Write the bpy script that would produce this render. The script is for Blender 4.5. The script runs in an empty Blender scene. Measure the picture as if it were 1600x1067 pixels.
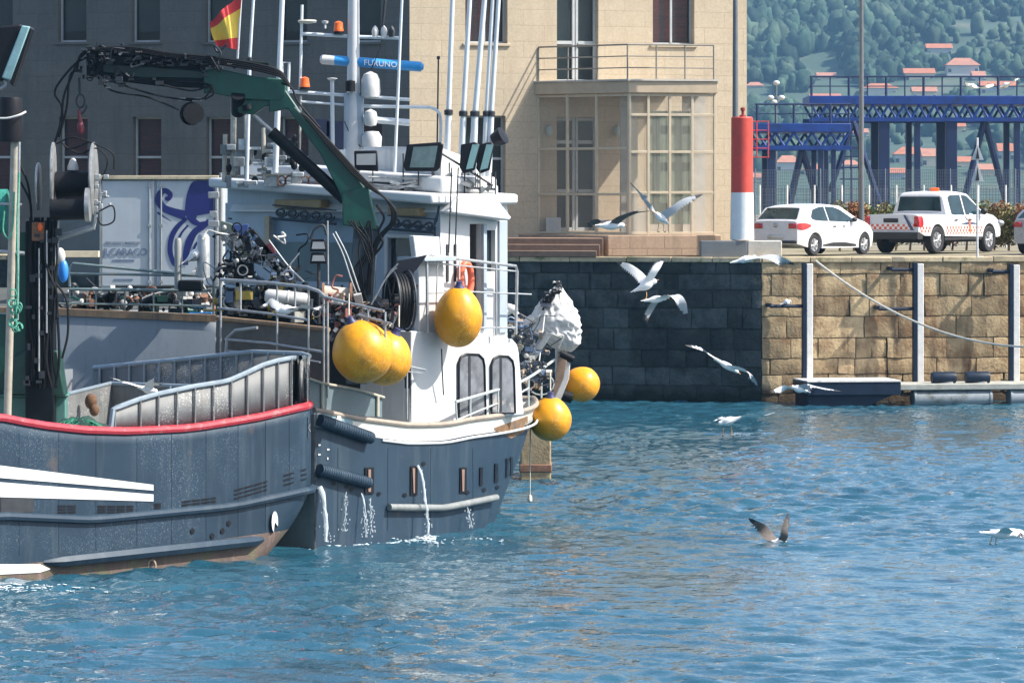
import bpy, bmesh, math, random
import numpy as np
from mathutils import Vector, Matrix, noise
V = Vector
rad = math.radians
random.seed(7)
sc = bpy.context.scene
COL = sc.collection

# ---------------------------------------------------------------- camera
F = 6500.0            # focal length in photo pixels (photo 1600 wide)
H = 5.8               # eye height over the water
HY = 300.0            # horizon row in the photo
cam_d = bpy.data.cameras.new('camera')
cam = bpy.data.objects.new('camera', cam_d); COL.objects.link(cam)
cam_d.sensor_width = 36.0; cam_d.lens = F / 1600 * 36
cam_d.shift_y = -(533.5 - HY) / 1600
cam_d.clip_start = 1.0; cam_d.clip_end = 9000
cam.location = (0, 0, H); cam.rotation_euler = (rad(90), 0, 0)
sc.camera = cam
# ---------------------------------------------------------------- sun, sky
SUN_AZ, SUN_EL = 80.0, 47.0     # azimuth to the right, measured from 'behind the camera'
sd = V((math.sin(rad(SUN_AZ)) * math.cos(rad(SUN_EL)), -math.cos(rad(SUN_AZ)) * math.cos(rad(SUN_EL)), math.sin(rad(SUN_EL))))
sl = bpy.data.lights.new('sun', 'SUN'); sl.energy = 5.0; sl.angle = rad(0.6); sl.color = (1.0, 0.95, 0.87)
so = bpy.data.objects.new('sun', sl); COL.objects.link(so)
so.rotation_euler = sd.to_track_quat('Z', 'Y').to_euler()
w = bpy.data.worlds.new('World'); sc.world = w; w.use_nodes = True
nt = w.node_tree; bg = nt.nodes['Background']
sky = nt.nodes.new('ShaderNodeTexSky'); sky.sky_type = 'NISHITA'; sky.sun_disc = False
sky.sun_elevation = rad(SUN_EL); sky.sun_rotation = math.atan2(sd.x, sd.y)
sky.air_density = 1.0; sky.dust_density = 2.6; sky.ozone_density = 1.6
nt.links.new(sky.outputs[0], bg.inputs[0]); bg.inputs[1].default_value = 0.145
sc.view_settings.view_transform = 'Standard'; sc.view_settings.look = 'None'
sc.view_settings.exposure = 0.8; sc.view_settings.gamma = 1
sc.cycles.max_bounces = 8; sc.cycles.transparent_max_bounces = 12; sc.cycles.volume_bounces = 0
sc.cycles.caustics_reflective = False; sc.cycles.caustics_refractive = False
sc.cycles.sample_clamp_indirect = 6

# ---------------------------------------------------------------- pixel rays (to place things at their real depth)
def ray(px, py): return V(((px - 800) / F, 1.0, -(py - HY) / F))
def R(px, py, d): return V((0, 0, H)) + ray(px, py) * d
class Fr:
    """a vertical frame: u along heading, v out of the visible side, z up"""
    def __init__(s, ox, oy, deg):
        s.o = V((ox, oy, 0)); b = rad(deg)
        s.h = V((math.cos(b), math.sin(b), 0)); s.n = V((math.sin(b), -math.cos(b), 0))
    def w(s, u, v, z): return s.o + s.h * u + s.n * v + V((0, 0, z))
    def hit(s, px, py, axis, c):
        r = ray(px, py); C = V((0, 0, H)) - s.o
        t = (c - C.dot(axis)) / r.dot(axis)
        return V((0, 0, H)) + r * t
    def pv(s, px, py, v=0.0): return s.hit(px, py, s.n, v)
    def pu(s, px, py, u=0.0): return s.hit(px, py, s.h, u)
    def loc(s, p): q = p - s.o; return (q.dot(s.h), q.dot(s.n), p.z)
    def uz(s, px, py, v=0.0): a = s.loc(s.pv(px, py, v)); return (a[0], a[2])
    def vz(s, px, py, u=0.0): a = s.loc(s.pu(px, py, u)); return (a[1], a[2])

# ---------------------------------------------------------------- materials
def new_mat(name):
    m = bpy.data.materials.new(name); m.use_nodes = True
    return m, m.node_tree, m.node_tree.nodes['Principled BSDF']
def N(nt, t, **k):
    n = nt.nodes.new(t)
    for a, b in k.items():
        if a in n.inputs: n.inputs[a].default_value = b
        else: setattr(n, a, b)
    return n
def rgb(c): return (c[0], c[1], c[2], 1)
def mapped(nt, scale=(1, 1, 1), src='Object'):
    tc = nt.nodes.new('ShaderNodeTexCoord'); mp = nt.nodes.new('ShaderNodeMapping')
    mp.inputs['Scale'].default_value = scale; nt.links.new(tc.outputs[src], mp.inputs['Vector']); return mp.outputs[0]
def mixc(nt, fac, a, b, mode='MIX'):
    m = nt.nodes.new('ShaderNodeMix'); m.data_type = 'RGBA'; m.blend_type = mode
    for s, i in ((fac, 0), (a, 6), (b, 7)):
        if hasattr(s, 'links') or hasattr(s, 'is_linked'): nt.links.new(s, m.inputs[i])
        else: m.inputs[i].default_value = s if i == 0 else rgb(s)
    return m.outputs[2]
def ramp(nt, src, a, b, inv=False):
    r = nt.nodes.new('ShaderNodeMapRange'); nt.links.new(src, r.inputs[0])
    r.inputs[1].default_value = a; r.inputs[2].default_value = b
    r.inputs[3].default_value = 1 if inv else 0; r.inputs[4].default_value = 0 if inv else 1
    return r.outputs[0]
def mat(name, col, rough=.5, metal=0.0, var=.18, scale=4, col2=None, patch=None, pscale=2, pth=(.55, .7), streak=None, sth=(.5, .8),
        sscale=(9, 9, .7), speck=None, bump=0.0, bscale=30, spec=.5, island=0.0, tide=None):
    m, nt, b = new_mat(name)
    n1 = N(nt, 'ShaderNodeTexNoise', Scale=scale, Detail=6.0, Roughness=.65); nt.links.new(mapped(nt), n1.inputs['Vector'])
    c = mixc(nt, ramp(nt, n1.outputs[0], .3, .7), tuple(x * (1 - var) for x in col), col2 or tuple(min(1, x * (1 + var)) for x in col))
    if island:
        g = nt.nodes.new('ShaderNodeNewGeometry')
        hs = nt.nodes.new('ShaderNodeHueSaturation'); nt.links.new(c, hs.inputs['Color'])
        r = ramp(nt, g.outputs['Random Per Island'], 0, 1); mr = r.node
        mr.inputs[3].default_value = 1 - island; mr.inputs[4].default_value = 1 + island
        nt.links.new(r, hs.inputs['Value']); c = hs.outputs[0]
    if patch:
        n2 = N(nt, 'ShaderNodeTexNoise', Scale=pscale, Detail=9.0, Roughness=.7); nt.links.new(mapped(nt), n2.inputs['Vector'])
        c = mixc(nt, ramp(nt, n2.outputs[0], *pth), c, patch)
    if streak:
        n3 = N(nt, 'ShaderNodeTexNoise', Scale=1.0, Detail=7.0, Roughness=.7); nt.links.new(mapped(nt, sscale), n3.inputs['Vector'])
        f = ramp(nt, n3.outputs[0], *sth); c = mixc(nt, f, c, streak)
    if speck:
        n4 = N(nt, 'ShaderNodeTexNoise', Scale=38.0, Detail=3.0); nt.links.new(mapped(nt), n4.inputs['Vector'])
        n5 = N(nt, 'ShaderNodeTexNoise', Scale=.9, Detail=2.0); nt.links.new(mapped(nt), n5.inputs['Vector'])
        mm = nt.nodes.new('ShaderNodeMath'); mm.operation = 'MULTIPLY'
        nt.links.new(ramp(nt, n4.outputs[0], .56, .66), mm.inputs[0]); nt.links.new(ramp(nt, n5.outputs[0], .46, .62), mm.inputs[1])
        c = mixc(nt, mm.outputs[0], c, speck)
    if tide:
        tc = nt.nodes.new('ShaderNodeTexCoord'); sp = nt.nodes.new('ShaderNodeSeparateXYZ'); nt.links.new(tc.outputs['Object'], sp.inputs[0])
        nn = N(nt, 'ShaderNodeTexNoise', Scale=1.6, Detail=6.0); nt.links.new(mapped(nt), nn.inputs['Vector'])
        ma = nt.nodes.new('ShaderNodeMath'); ma.operation = 'MULTIPLY_ADD'; nt.links.new(nn.outputs[0], ma.inputs[0]); ma.inputs[1].default_value = .9; nt.links.new(sp.outputs['Z'], ma.inputs[2])
        c = mixc(nt, ramp(nt, ma.outputs[0], tide[0], tide[0] + .25, True), c, tide[1])
    nt.links.new(c, b.inputs['Base Color'])
    rr = ramp(nt, n1.outputs[0], .2, .8); rr.node.inputs[3].default_value = max(0, rough - .1); rr.node.inputs[4].default_value = min(1, rough + .12)
    nt.links.new(rr, b.inputs['Roughness'])
    b.inputs['Metallic'].default_value = metal; b.inputs['Specular IOR Level'].default_value = spec
    if bump:
        n6 = N(nt, 'ShaderNodeTexNoise', Scale=bscale, Detail=5.0); nt.links.new(mapped(nt), n6.inputs['Vector'])
        bp = N(nt, 'ShaderNodeBump', Strength=bump, Distance=.02); nt.links.new(n6.outputs[0], bp.inputs['Height'])
        nt.links.new(bp.outputs[0], b.inputs['Normal'])
    return m
def stone_wall_mat(name, c1, c2, mortar, bw, bh, ms=.012, bump=.35, dirt=None, rough=.9):
    m, nt, b = new_mat(name)
    uv = mapped(nt, src='UV')
    nz = N(nt, 'ShaderNodeTexNoise', Scale=1.4, Detail=4.0); nt.links.new(uv, nz.inputs['Vector'])
    br = N(nt, 'ShaderNodeTexBrick', Scale=1.0); nt.links.new(uv, br.inputs['Vector'])
    br.inputs['Color1'].default_value = rgb(c1); br.inputs['Color2'].default_value = rgb(c2); br.inputs['Mortar'].default_value = rgb(mortar)
    br.inputs['Mortar Size'].default_value = ms; br.inputs['Mortar Smooth'].default_value = .4; br.inputs['Bias'].default_value = 0
    br.inputs['Brick Width'].default_value = bw; br.inputs['Row Height'].default_value = bh
    n1 = N(nt, 'ShaderNodeTexNoise', Scale=.8, Detail=9.0, Roughness=.75); nt.links.new(mapped(nt), n1.inputs['Vector'])
    c = mixc(nt, ramp(nt, n1.outputs[0], .35, .7), br.outputs[0], tuple(x * .8 for x in c1), 'MIX')
    n2 = N(nt, 'ShaderNodeTexNoise', Scale=14.0, Detail=8.0, Roughness=.7); nt.links.new(mapped(nt), n2.inputs['Vector'])
    f = ramp(nt, n2.outputs[0], .3, .7); f.node.inputs[3].default_value = .86; f.node.inputs[4].default_value = 1.12
    hs = nt.nodes.new('ShaderNodeHueSaturation'); nt.links.new(c, hs.inputs['Color']); nt.links.new(f, hs.inputs['Value']); c = hs.outputs[0]
    if dirt:
        n3 = N(nt, 'ShaderNodeTexNoise', Scale=1.0, Detail=7.0, Roughness=.7); nt.links.new(mapped(nt, (3, 3, .35)), n3.inputs['Vector'])
        c = mixc(nt, ramp(nt, n3.outputs[0], .5, .78), c, dirt)
    nt.links.new(c, b.inputs['Base Color']); b.inputs['Roughness'].default_value = rough
    b.inputs['Specular IOR Level'].default_value = .25
    bp = N(nt, 'ShaderNodeBump', Strength=bump, Distance=.02); 
    ad = nt.nodes.new('ShaderNodeMath'); ad.operation = 'MULTIPLY_ADD'
    nt.links.new(n2.outputs[0], ad.inputs[0]); ad.inputs[1].default_value = .5
    iv = nt.nodes.new('ShaderNodeMath'); iv.operation = 'MULTIPLY'; iv.inputs[1].default_value = -1; nt.links.new(br.outputs['Fac'], iv.inputs[0])
    nt.links.new(iv.outputs[0], ad.inputs[2]); nt.links.new(ad.outputs[0], bp.inputs['Height']); nt.links.new(bp.outputs[0], b.inputs['Normal'])
    return m
def glass_mat(name, col, rough=.06, spec=.8, var=.35, scale=1.2):
    m = mat(name, col, rough, 0, var, scale, spec=spec); return m
def clear_mat(name, tint, alpha):
    m, nt, b = new_mat(name)
    b.inputs['Base Color'].default_value = rgb(tint); b.inputs['Roughness'].default_value = .08; b.inputs['Alpha'].default_value = alpha
    return m

# ---------------------------------------------------------------- mesh builder
class MB:
    def __init__(s): s.v = []; s.f = []; s.mi = []; s.cur = 0
    def add(s, vs, fs, mi=None):
        o = len(s.v); s.v += [tuple(p) for p in vs]
        for f in fs: s.f.append([i + o for i in f]); s.mi.append(s.cur if mi is None else mi)
        return s
    def box(s, c, size, M=None):
        c = V(c); x, y, z = (k / 2 for k in size)
        vs = [V((a, b, d)) for d in (-z, z) for b in (-y, y) for a in (-x, x)]
        if M: vs = [M @ p for p in vs]
        vs = [p + c for p in vs]
        return s.add(vs, [(0, 2, 3, 1), (4, 5, 7, 6), (0, 1, 5, 4), (2, 6, 7, 3), (0, 4, 6, 2), (1, 3, 7, 5)])
    def fbox(s, fr, u0, u1, v0, v1, z0, z1):
        vs = [fr.w(u, v, z) for z in (z0, z1) for v in (v0, v1) for u in (u0, u1)]
        return s.add(vs, [(0, 2, 3, 1), (4, 5, 7, 6), (0, 1, 5, 4), (2, 6, 7, 3), (0, 4, 6, 2), (1, 3, 7, 5)])
    def prism(s, pts, vec):
        pts = [V(p) for p in pts]; n = len(pts); vec = V(vec)
        vs = pts + [p + vec for p in pts]
        fs = [tuple(range(n - 1, -1, -1)), tuple(range(n, 2 * n))] + [(i, (i + 1) % n, n + (i + 1) % n, n + i) for i in range(n)]
        return s.add(vs, fs)
    def quad(s, *p): return s.add(p, [tuple(range(len(p)))])
    def tube(s, pts, r, n=8, closed=False, caps=True):
        pts = [V(p) for p in pts]; m = len(pts)
        if not isinstance(r, (list, tuple)): r = [r] * m
        ts = []
        for i in range(m):
            if closed: t = pts[(i + 1) % m] - pts[i - 1]
            else: t = pts[min(i + 1, m - 1)] - pts[max(i - 1, 0)]
            ts.append(t.normalized() if t.length > 1e-9 else V((0, 0, 1)))
        ref = V((0, 0, 1)) if abs(ts[0].z) < .9 else V((1, 0, 0))
        a = ts[0].cross(ref).normalized(); vs = []
        for i in range(m):
            a = a - ts[i] * a.dot(ts[i])
            a = a.normalized() if a.length > 1e-6 else ts[i].orthogonal().normalized()
            b = ts[i].cross(a)
            k = 1.0
            if 0 < i < m - 1 and not closed:
                c = (pts[i] - pts[i - 1]).normalized().dot((pts[i + 1] - pts[i]).normalized())
                k = 1
            vs += [pts[i] + (a * math.cos(2 * math.pi * j / n) + b * math.sin(2 * math.pi * j / n)) * r[i] * k for j in range(n)]
        fs = []
        for i in range(m if closed else m - 1):
            i2 = (i + 1) % m
            fs += [(i * n + j, i * n + (j + 1) % n, i2 * n + (j + 1) % n, i2 * n + j) for j in range(n)]
        if caps and not closed: fs += [tuple(range(n - 1, -1, -1)), tuple(range((m - 1) * n, m * n))]
        return s.add(vs, fs)
    def cyl(s, a, b, r, r1=None, n=16): return s.tube([a, b], [r, r if r1 is None else r1], n)
    def lathe(s, o, ax, prof, n=20):
        o = V(o); ax = V(ax).normalized(); a = ax.orthogonal().normalized(); b = ax.cross(a); vs = []; m = len(prof)
        for t, r in prof:
            r = max(r, .0005); vs += [o + ax * t + (a * math.cos(2 * math.pi * j / n) + b * math.sin(2 * math.pi * j / n)) * r for j in range(n)]
        fs = [(i * n + j, i * n + (j + 1) % n, (i + 1) * n + (j + 1) % n, (i + 1) * n + j) for i in range(m - 1) for j in range(n)]
        if prof[0][1] > .001: fs.append(tuple(range(n - 1, -1, -1)))
        if prof[-1][1] > .001: fs.append(tuple(range((m - 1) * n, m * n)))
        return s.add(vs, fs)
    def ell(s, c, rr, M=None, nu=16, nv=10):
        c = V(c); vs = []; fs = []
        for i in range(nv + 1):
            th = math.pi * i / nv
            for j in range(nu):
                ph = 2 * math.pi * j / nu
                p = V((rr[0] * math.sin(th) * math.cos(ph), rr[1] * math.sin(th) * math.sin(ph), rr[2] * math.cos(th)))
                if M: p = M @ p
                vs.append(c + p)
        for i in range(nv):
            for j in range(nu):
                fs.append((i * nu + j, i * nu + (j + 1) % nu, (i + 1) * nu + (j + 1) % nu, (i + 1) * nu + j))
        return s.add(vs, fs)
    def grid(s, fn, nu, nv, closed_u=False):
        vs = [fn(i / nu, j / nv) for i in range(nu + (0 if closed_u else 1)) for j in range(nv + 1)]
        k = nv + 1; nn = nu if closed_u else nu + 1; fs = []
        for i in range(nu):
            i2 = (i + 1) % nn
            for j in range(nv): fs.append((i * k + j, i2 * k + j, i2 * k + j + 1, i * k + j + 1))
        return s.add(vs, fs)
    def build(s, name, m, parent=None, bevel=0, sharp=38, uv=False, origin=None, subsurf=0, weld=True, solid=0, recalc=True):
        me = bpy.data.meshes.new(name)
        if parent is not None and origin is None: o = parent.matrix_world.translation.copy() if parent.parent is None else V(parent['_w'])
        elif origin is not None: o = V(origin)
        else:
            a = np.array(s.v); o = V(((a[:, 0].min() + a[:, 0].max()) / 2, (a[:, 1].min() + a[:, 1].max()) / 2, a[:, 2].min()))
        base = o
        me.from_pydata([(p[0] - base.x, p[1] - base.y, p[2] - base.z) for p in s.v], [], s.f)
        ms = m if isinstance(m, (list, tuple)) else [m]
        for x in ms: me.materials.append(x)
        if len(ms) > 1: me.polygons.foreach_set('material_index', s.mi)
        if recalc or weld:
            bm = bmesh.new(); bm.from_mesh(me)
            if weld: bmesh.ops.remove_doubles(bm, verts=bm.verts, dist=1e-5)
            if recalc: bmesh.ops.recalc_face_normals(bm, faces=bm.faces)
            bm.to_mesh(me); bm.free()
        me.polygons.foreach_set('use_smooth', [True] * len(me.polygons))
        me.set_sharp_from_angle(angle=rad(sharp))
        if uv:
            ul = me.uv_layers.new(name='UVMap')
            for p in me.polygons:
                n = p.normal
                if abs(n.z) > .7: t, q = V((1, 0, 0)), V((0, 1, 0))
                else: t, q = V((-n.y, n.x, 0)).normalized(), V((0, 0, 1))
                for li in p.loop_indices:
                    co = me.vertices[me.loops[li].vertex_index].co + base
                    ul.data[li].uv = (co.dot(t), co.dot(q))
        ob = bpy.data.objects.new(name, me); COL.objects.link(ob)
        if parent is not None: ob.parent = parent; ob.location = (0, 0, 0) if origin is None else tuple(V(o) - pw(parent))
        else: ob.location = o
        ob['_w'] = tuple(o)
        if bevel:
            bv = ob.modifiers.new('Bevel', 'BEVEL'); bv.width = bevel; bv.segments = 2; bv.limit_method = 'ANGLE'; bv.angle_limit = rad(35)
        if subsurf:
            ss = ob.modifiers.new('Sub', 'SUBSURF'); ss.levels = subsurf; ss.render_levels = subsurf
        return ob
def pw(o): return V(o['_w'])
def tag(o, label=None, cat=None, group=None, kind=None):
    if label: o['label'] = label
    if cat: o['category'] = cat
    if group: o['group'] = group
    if kind: o['kind'] = kind
    return o
def thing(name, label, cat, loc, group=None):
    o = bpy.data.objects.new(name, None); COL.objects.link(o); o.location = loc; o.empty_display_size = .2; o['_w'] = tuple(loc)
    bpy.context.view_layer.update()
    return tag(o, label, cat, group)
def copy_tree(o, delta, label=None, parent=None):
    c = o.copy(); COL.objects.link(c)
    if parent is None:
        c.location = o.location + V(delta)
        if label: c['label'] = label
    else: c.parent = parent
    c['_w'] = tuple(V(o['_w']) + V(delta))
    for ch in list(o.children): copy_tree(ch, delta, None, c)
    return c
def text_mesh(name, body, m, parent, origin, xdir, size, extrude=.004, spacing=1.0, zdir=V((0, 0, 1)), italic=0):
    cu = bpy.data.curves.new(name, 'FONT'); cu.body = body; cu.size = size; cu.extrude = extrude; cu.space_character = spacing; cu.shear = italic; cu.offset = size * .004
    cu.align_x = 'CENTER'; cu.align_y = 'CENTER'; cu.resolution_u = 3
    tmp = bpy.data.objects.new('tmp', cu); COL.objects.link(tmp); bpy.context.view_layer.update()
    me = bpy.data.meshes.new_from_object(tmp.evaluated_get(bpy.context.evaluated_depsgraph_get()))
    bpy.data.objects.remove(tmp); bpy.data.curves.remove(cu)
    x = V(xdir).normalized(); z = V(zdir); y = z.cross(x)
    # text x -> x, text y -> z, text z -> -y (towards the viewer)
    M = Matrix(((x.x, z.x, -y.x), (x.y, z.y, -y.y), (x.z, z.z, -y.z)))
    base = pw(parent)
    for v in me.vertices: v.co = V(origin) + M @ v.co - base
    me.materials.clear(); me.materials.append(m); me.name = name
    ob = bpy.data.objects.new(name, me); COL.objects.link(ob); ob.parent = parent; ob['_w'] = tuple(base)
    return ob
def wall_with_holes(mb, fr, u0, u1, z0, z1, holes, v=0.0, depth=.3):
    """front skin of a wall with rectangular openings and their reveals"""
    us = sorted({u0, u1, *[h[0] for h in holes], *[h[1] for h in holes]}); zs = sorted({z0, z1, *[h[2] for h in holes], *[h[3] for h in holes]})
    for a, b in zip(us, us[1:]):
        for c, d in zip(zs, zs[1:]):
            mu, mz = (a + b) / 2, (c + d) / 2
            if any(h[0] < mu < h[1] and h[2] < mz < h[3] for h in holes): continue
            mb.quad(fr.w(a, v, c), fr.w(b, v, c), fr.w(b, v, d), fr.w(a, v, d))
    for a, b, c, d in holes:
        P = [(a, c), (b, c), (b, d), (a, d)]
        for i in range(4):
            p, q = P[i], P[(i + 1) % 4]
            mb.quad(fr.w(p[0], v, p[1]), fr.w(q[0], v, q[1]), fr.w(q[0], v - depth, q[1]), fr.w(p[0], v - depth, p[1]))
def bez(pts, n=8):
    """Catmull-Rom through points"""
    pts = [V(p) for p in pts]; out = []
    P = [pts[0] * 2 - pts[1]] + pts + [pts[-1] * 2 - pts[-2]]
    for i in range(1, len(P) - 2):
        a, b, c, d = P[i - 1:i + 3]
        for k in range(n):
            t = k / n
            out.append(.5 * ((2 * b) + (c - a) * t + (2 * a - 5 * b + 4 * c - d) * t * t + (3 * b - a - 3 * c + d) * t ** 3))
    out.append(pts[-1]); return out

# ---------------------------------------------------------------- shared materials
M = {}
M['steel'] = mat('galvanised_steel', (.36, .38, .39), .45, .5, .2, 8, patch=(.28, .2, .14), pscale=6, pth=(.62, .74))
M['steel_dark'] = mat('dark_steel', (.028, .032, .038), .55, .2, .3, 8, patch=(.13, .07, .04), pth=(.6, .75))
M['alu'] = mat('worn_aluminium', (.40, .40, .39), .4, .7, .25, 9, patch=(.16, .14, .11), pscale=5, pth=(.56, .7))
M['black'] = mat('black_rubber', (.006, .007, .009), .55, 0, .4, 12, bump=.2, spec=.2)
M['blackpl'] = mat('black_plastic', (.007, .007, .01), .45, 0, .3, 12, spec=.25)
M['white'] = mat('white_gloss_paint', (.56, .57, .57), .35, 0, .06, 2, streak=(.5, .42, .33), sth=(.66, .9), sscale=(6, 6, .6))
M['whitec'] = mat('white_plastic', (.54, .54, .52), .4, 0, .1, 8, patch=(.5, .48, .42), pth=(.6, .8))
M['greyp'] = mat('grey_deck_paint', (.27, .28, .27), .6, 0, .15, 3, patch=(.2, .15, .1), pth=(.62, .75), streak=(.16, .14, .11), sth=(.55, .85))
M['green'] = mat('dark_green_crane_paint', (.004, .062, .045), .4, 0, .25, 3, patch=(.02, .03, .03), pscale=4, pth=(.55, .75), streak=(.012, .03, .025), sth=(.55, .8))
M['glass'] = glass_mat('dark_glass', (.02, .03, .035), .05, .9)
M['orange'] = mat('orange_lamp_plastic', (.85, .13, .015), .3, 0, .15, 10)
def clutter(mb_fn, name, pts, n, size, parent, mats, seed, tubes=4, tr=.012, root_label=None):
    """small mixed machinery: boxes, drums, rings and short hoses scattered round traced points (px, py, spread, depth)"""
    rn = random.Random(seed); mb = MB()
    for k in range(n):
        px, py, sx, sy, d = pts[rn.randrange(len(pts))]; q = R(px + rn.gauss(0, sx), py + rn.gauss(0, sy), d + rn.uniform(-.15, .15)); mb.cur = rn.randrange(len(mats)); s = size * rn.uniform(.35, 1.3); kd = rn.random()
        Mx = Matrix.Rotation(rn.choice([0, 0, 0, 1.57, rn.uniform(0, 3)]), 3, 'Y') @ Matrix.Rotation(rn.uniform(-.6, .6), 3, 'Z')
        if kd < .42: mb.box(q, (s * rn.uniform(.5, 2.2), s, s * rn.uniform(.4, 1.4)), Mx)
        elif kd < .7:
            ax = Mx @ V((1, 0, 0)); mb.lathe(q - ax * s, ax, [(0, s * .3), (0, s * .5), (s * .3, s * .5), (s * .3, s * .35), (s * 1.6, s * .35), (s * 1.6, s * .5), (s * 1.9, s * .5)], 10)
        elif kd < .85: mb.ell(q, (s * .5, s * .5, s * .6), nu=10, nv=6)
        else: mb.tube([q + Mx @ V((s * .9 * math.cos(a), 0, s * .9 * math.sin(a))) for a in np.linspace(0, 6.28, 12)[:-1]], s * .14, 5, closed=True)
    for k in range(tubes):
        mb.cur = rn.randrange(len(mats)); px, py, sx, sy, d = pts[rn.randrange(len(pts))]; P = [R(px + rn.gauss(0, sx), py + rn.gauss(0, sy), d + rn.uniform(-.1, .1))]
        for _ in range(4): P.append(P[-1] + V((rn.gauss(0, size * 2), rn.gauss(0, .05), rn.gauss(0, size * 1.6))))
        mb.tube(bez(P, 5), tr * rn.uniform(.7, 1.6), 6)
    return mb.build(name, mats, parent, weld=False, sharp=40)
M['wood'] = mat('weathered_wood', (.26, .17, .1), .7, 0, .3, 5, streak=(.12, .08, .05))
M['rope'] = mat('pale_rope', (.55, .52, .45), .8, 0, .3, 30)
M['grope'] = mat('green_rope', (.09, .34, .24), .8, 0, .4, 30)
M['rust'] = mat('rusty_steel', (.2, .1, .06), .8, 0, .4, 10)
# ================================================================ WATER (one sheet with real waves)
def wave(X, Y, det=True):
    rs = np.random.RandomState(5); h = np.zeros_like(X)
    wx = .35 * np.sin(X * .9 + Y * .37) + .25 * np.sin(X * .41 - Y * .83 + 2); wy = .35 * np.sin(Y * .77 - X * .52 + 1) + .2 * np.sin(X * 1.3 + Y * .3)
    for lam, amp, cnt in ((7, .006, 4), (3.2, .0045, 6), (1.6, .0060, 14), (.92, .0092, 26), (.56, .0085, 34), (.36, .0046, 28)):
        for k in range(cnt):
            th = rs.normal(1.42, .58); l = lam * rs.uniform(.75, 1.3); ph = rs.uniform(0, 6.28); kk = 2 * math.pi / l
            a = kk * (math.cos(th) * (X + wx) + math.sin(th) * (Y + wy)) + ph
            s = np.sin(a); h += amp * rs.uniform(.5, 1.2) * (s - .22 * np.cos(2 * a)) * (1 if cnt < 1 else 3 / math.sqrt(cnt)) * .95
    g = .72 + .35 * np.sin(X * .23 + 1.1 * np.sin(Y * .11)) * np.sin(Y * .16 + 1.3)
    return h * g
def water_mat():
    m, nt, b = new_mat('harbour_water')
    n = N(nt, 'ShaderNodeTexNoise', Scale=.35, Detail=4.0); nt.links.new(mapped(nt), n.inputs['Vector'])
    nt.links.new(mixc(nt, ramp(nt, n.outputs[0], .3, .7), (.014, .064, .100), (.020, .084, .125)), b.inputs['Base Color'])
    b.inputs['Roughness'].default_value = .03; b.inputs['IOR'].default_value = 1.34; b.inputs['Specular IOR Level'].default_value = .85
    n2 = N(nt, 'ShaderNodeTexNoise', Scale=7.5, Detail=3.0, Roughness=.5); nt.links.new(mapped(nt, (1, .8, 1)), n2.inputs['Vector'])
    bp = N(nt, 'ShaderNodeBump', Strength=.6, Distance=.03); nt.links.new(n2.outputs[0], bp.inputs['Height']); nt.links.new(bp.outputs[0], b.inputs['Normal'])
    return m
def build_water():
    xs = np.concatenate([np.linspace(-1500, -40, 12), np.linspace(-32, -16.6, 40), np.arange(-16.5, 16.5, .085), np.linspace(16.6, 34, 40), np.linspace(45, 1500, 12)])
    ys = np.concatenate([np.linspace(-60, 25, 20), np.arange(26, 40, .3), np.arange(40, 80, .095), np.arange(80, 118, .13), np.linspace(119, 3000, 30)])
    X, Y = np.meshgrid(xs, ys, indexing='ij')
    Z = wave(X, Y); fade = np.clip((130 - np.abs(Y)) / 12, 0, 1) * np.clip((40 - np.abs(X)) / 6, 0, 1); Z = Z * fade
    nx, ny = X.shape; co = np.stack([X, Y, Z], -1).reshape(-1, 3)
    i, j = np.meshgrid(np.arange(nx - 1), np.arange(ny - 1), indexing='ij'); a = (i * ny + j).ravel()
    fs = np.stack([a, a + ny, a + ny + 1, a + 1], -1)
    me = bpy.data.meshes.new('water'); me.vertices.add(len(co)); me.vertices.foreach_set('co', co.ravel())
    me.loops.add(fs.size); me.loops.foreach_set('vertex_index', fs.ravel().astype(np.int32))
    me.polygons.add(len(fs)); me.polygons.foreach_set('loop_start', np.arange(0, fs.size, 4, dtype=np.int32))
    me.update(); me.validate(); me.polygons.foreach_set('use_smooth', [True] * len(fs)); me.materials.append(water_mat())
    o = bpy.data.objects.new('water', me); COL.objects.link(o); tag(o, kind='structure')
build_water()

# ================================================================ QUAY
ZQ = 4.0
dark = Fr(R(1190, 403, 114.3).x, 114.3, -12); sunny = Fr(R(1190, 403, 114.3).x, 114.3, 9)
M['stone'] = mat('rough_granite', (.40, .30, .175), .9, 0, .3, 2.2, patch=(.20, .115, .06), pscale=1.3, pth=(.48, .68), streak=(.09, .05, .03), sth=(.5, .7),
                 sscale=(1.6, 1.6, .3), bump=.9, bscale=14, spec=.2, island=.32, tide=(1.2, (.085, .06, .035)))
M['stone2'] = mat('shade_toned_granite', (.050, .062, .062), .9, 0, .35, 2.2, patch=(.018, .024, .024), pscale=1.0, pth=(.46, .66), bump=.8, bscale=12, spec=.2, island=.4, tide=(1.15, (.012, .018, .014)))  # quay granite with the wall's shade put into its dark bluish colour
M['conc'] = mat('concrete', (.34, .34, .30), .85, 0, .2, 3, patch=(.2, .17, .12), pth=(.55, .72), bump=.4, bscale=22)
M['conc_l'] = mat('pale_concrete', (.50, .46, .40), .85, 0, .15, 3, patch=(.35, .3, .23), pth=(.6, .75), bump=.3, bscale=22)
M['pave'] = mat('quay_paving', (.22, .19, .13), .9, 0, .25, 2, patch=(.12, .13, .05), pth=(.5, .7), bump=.4)
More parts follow.
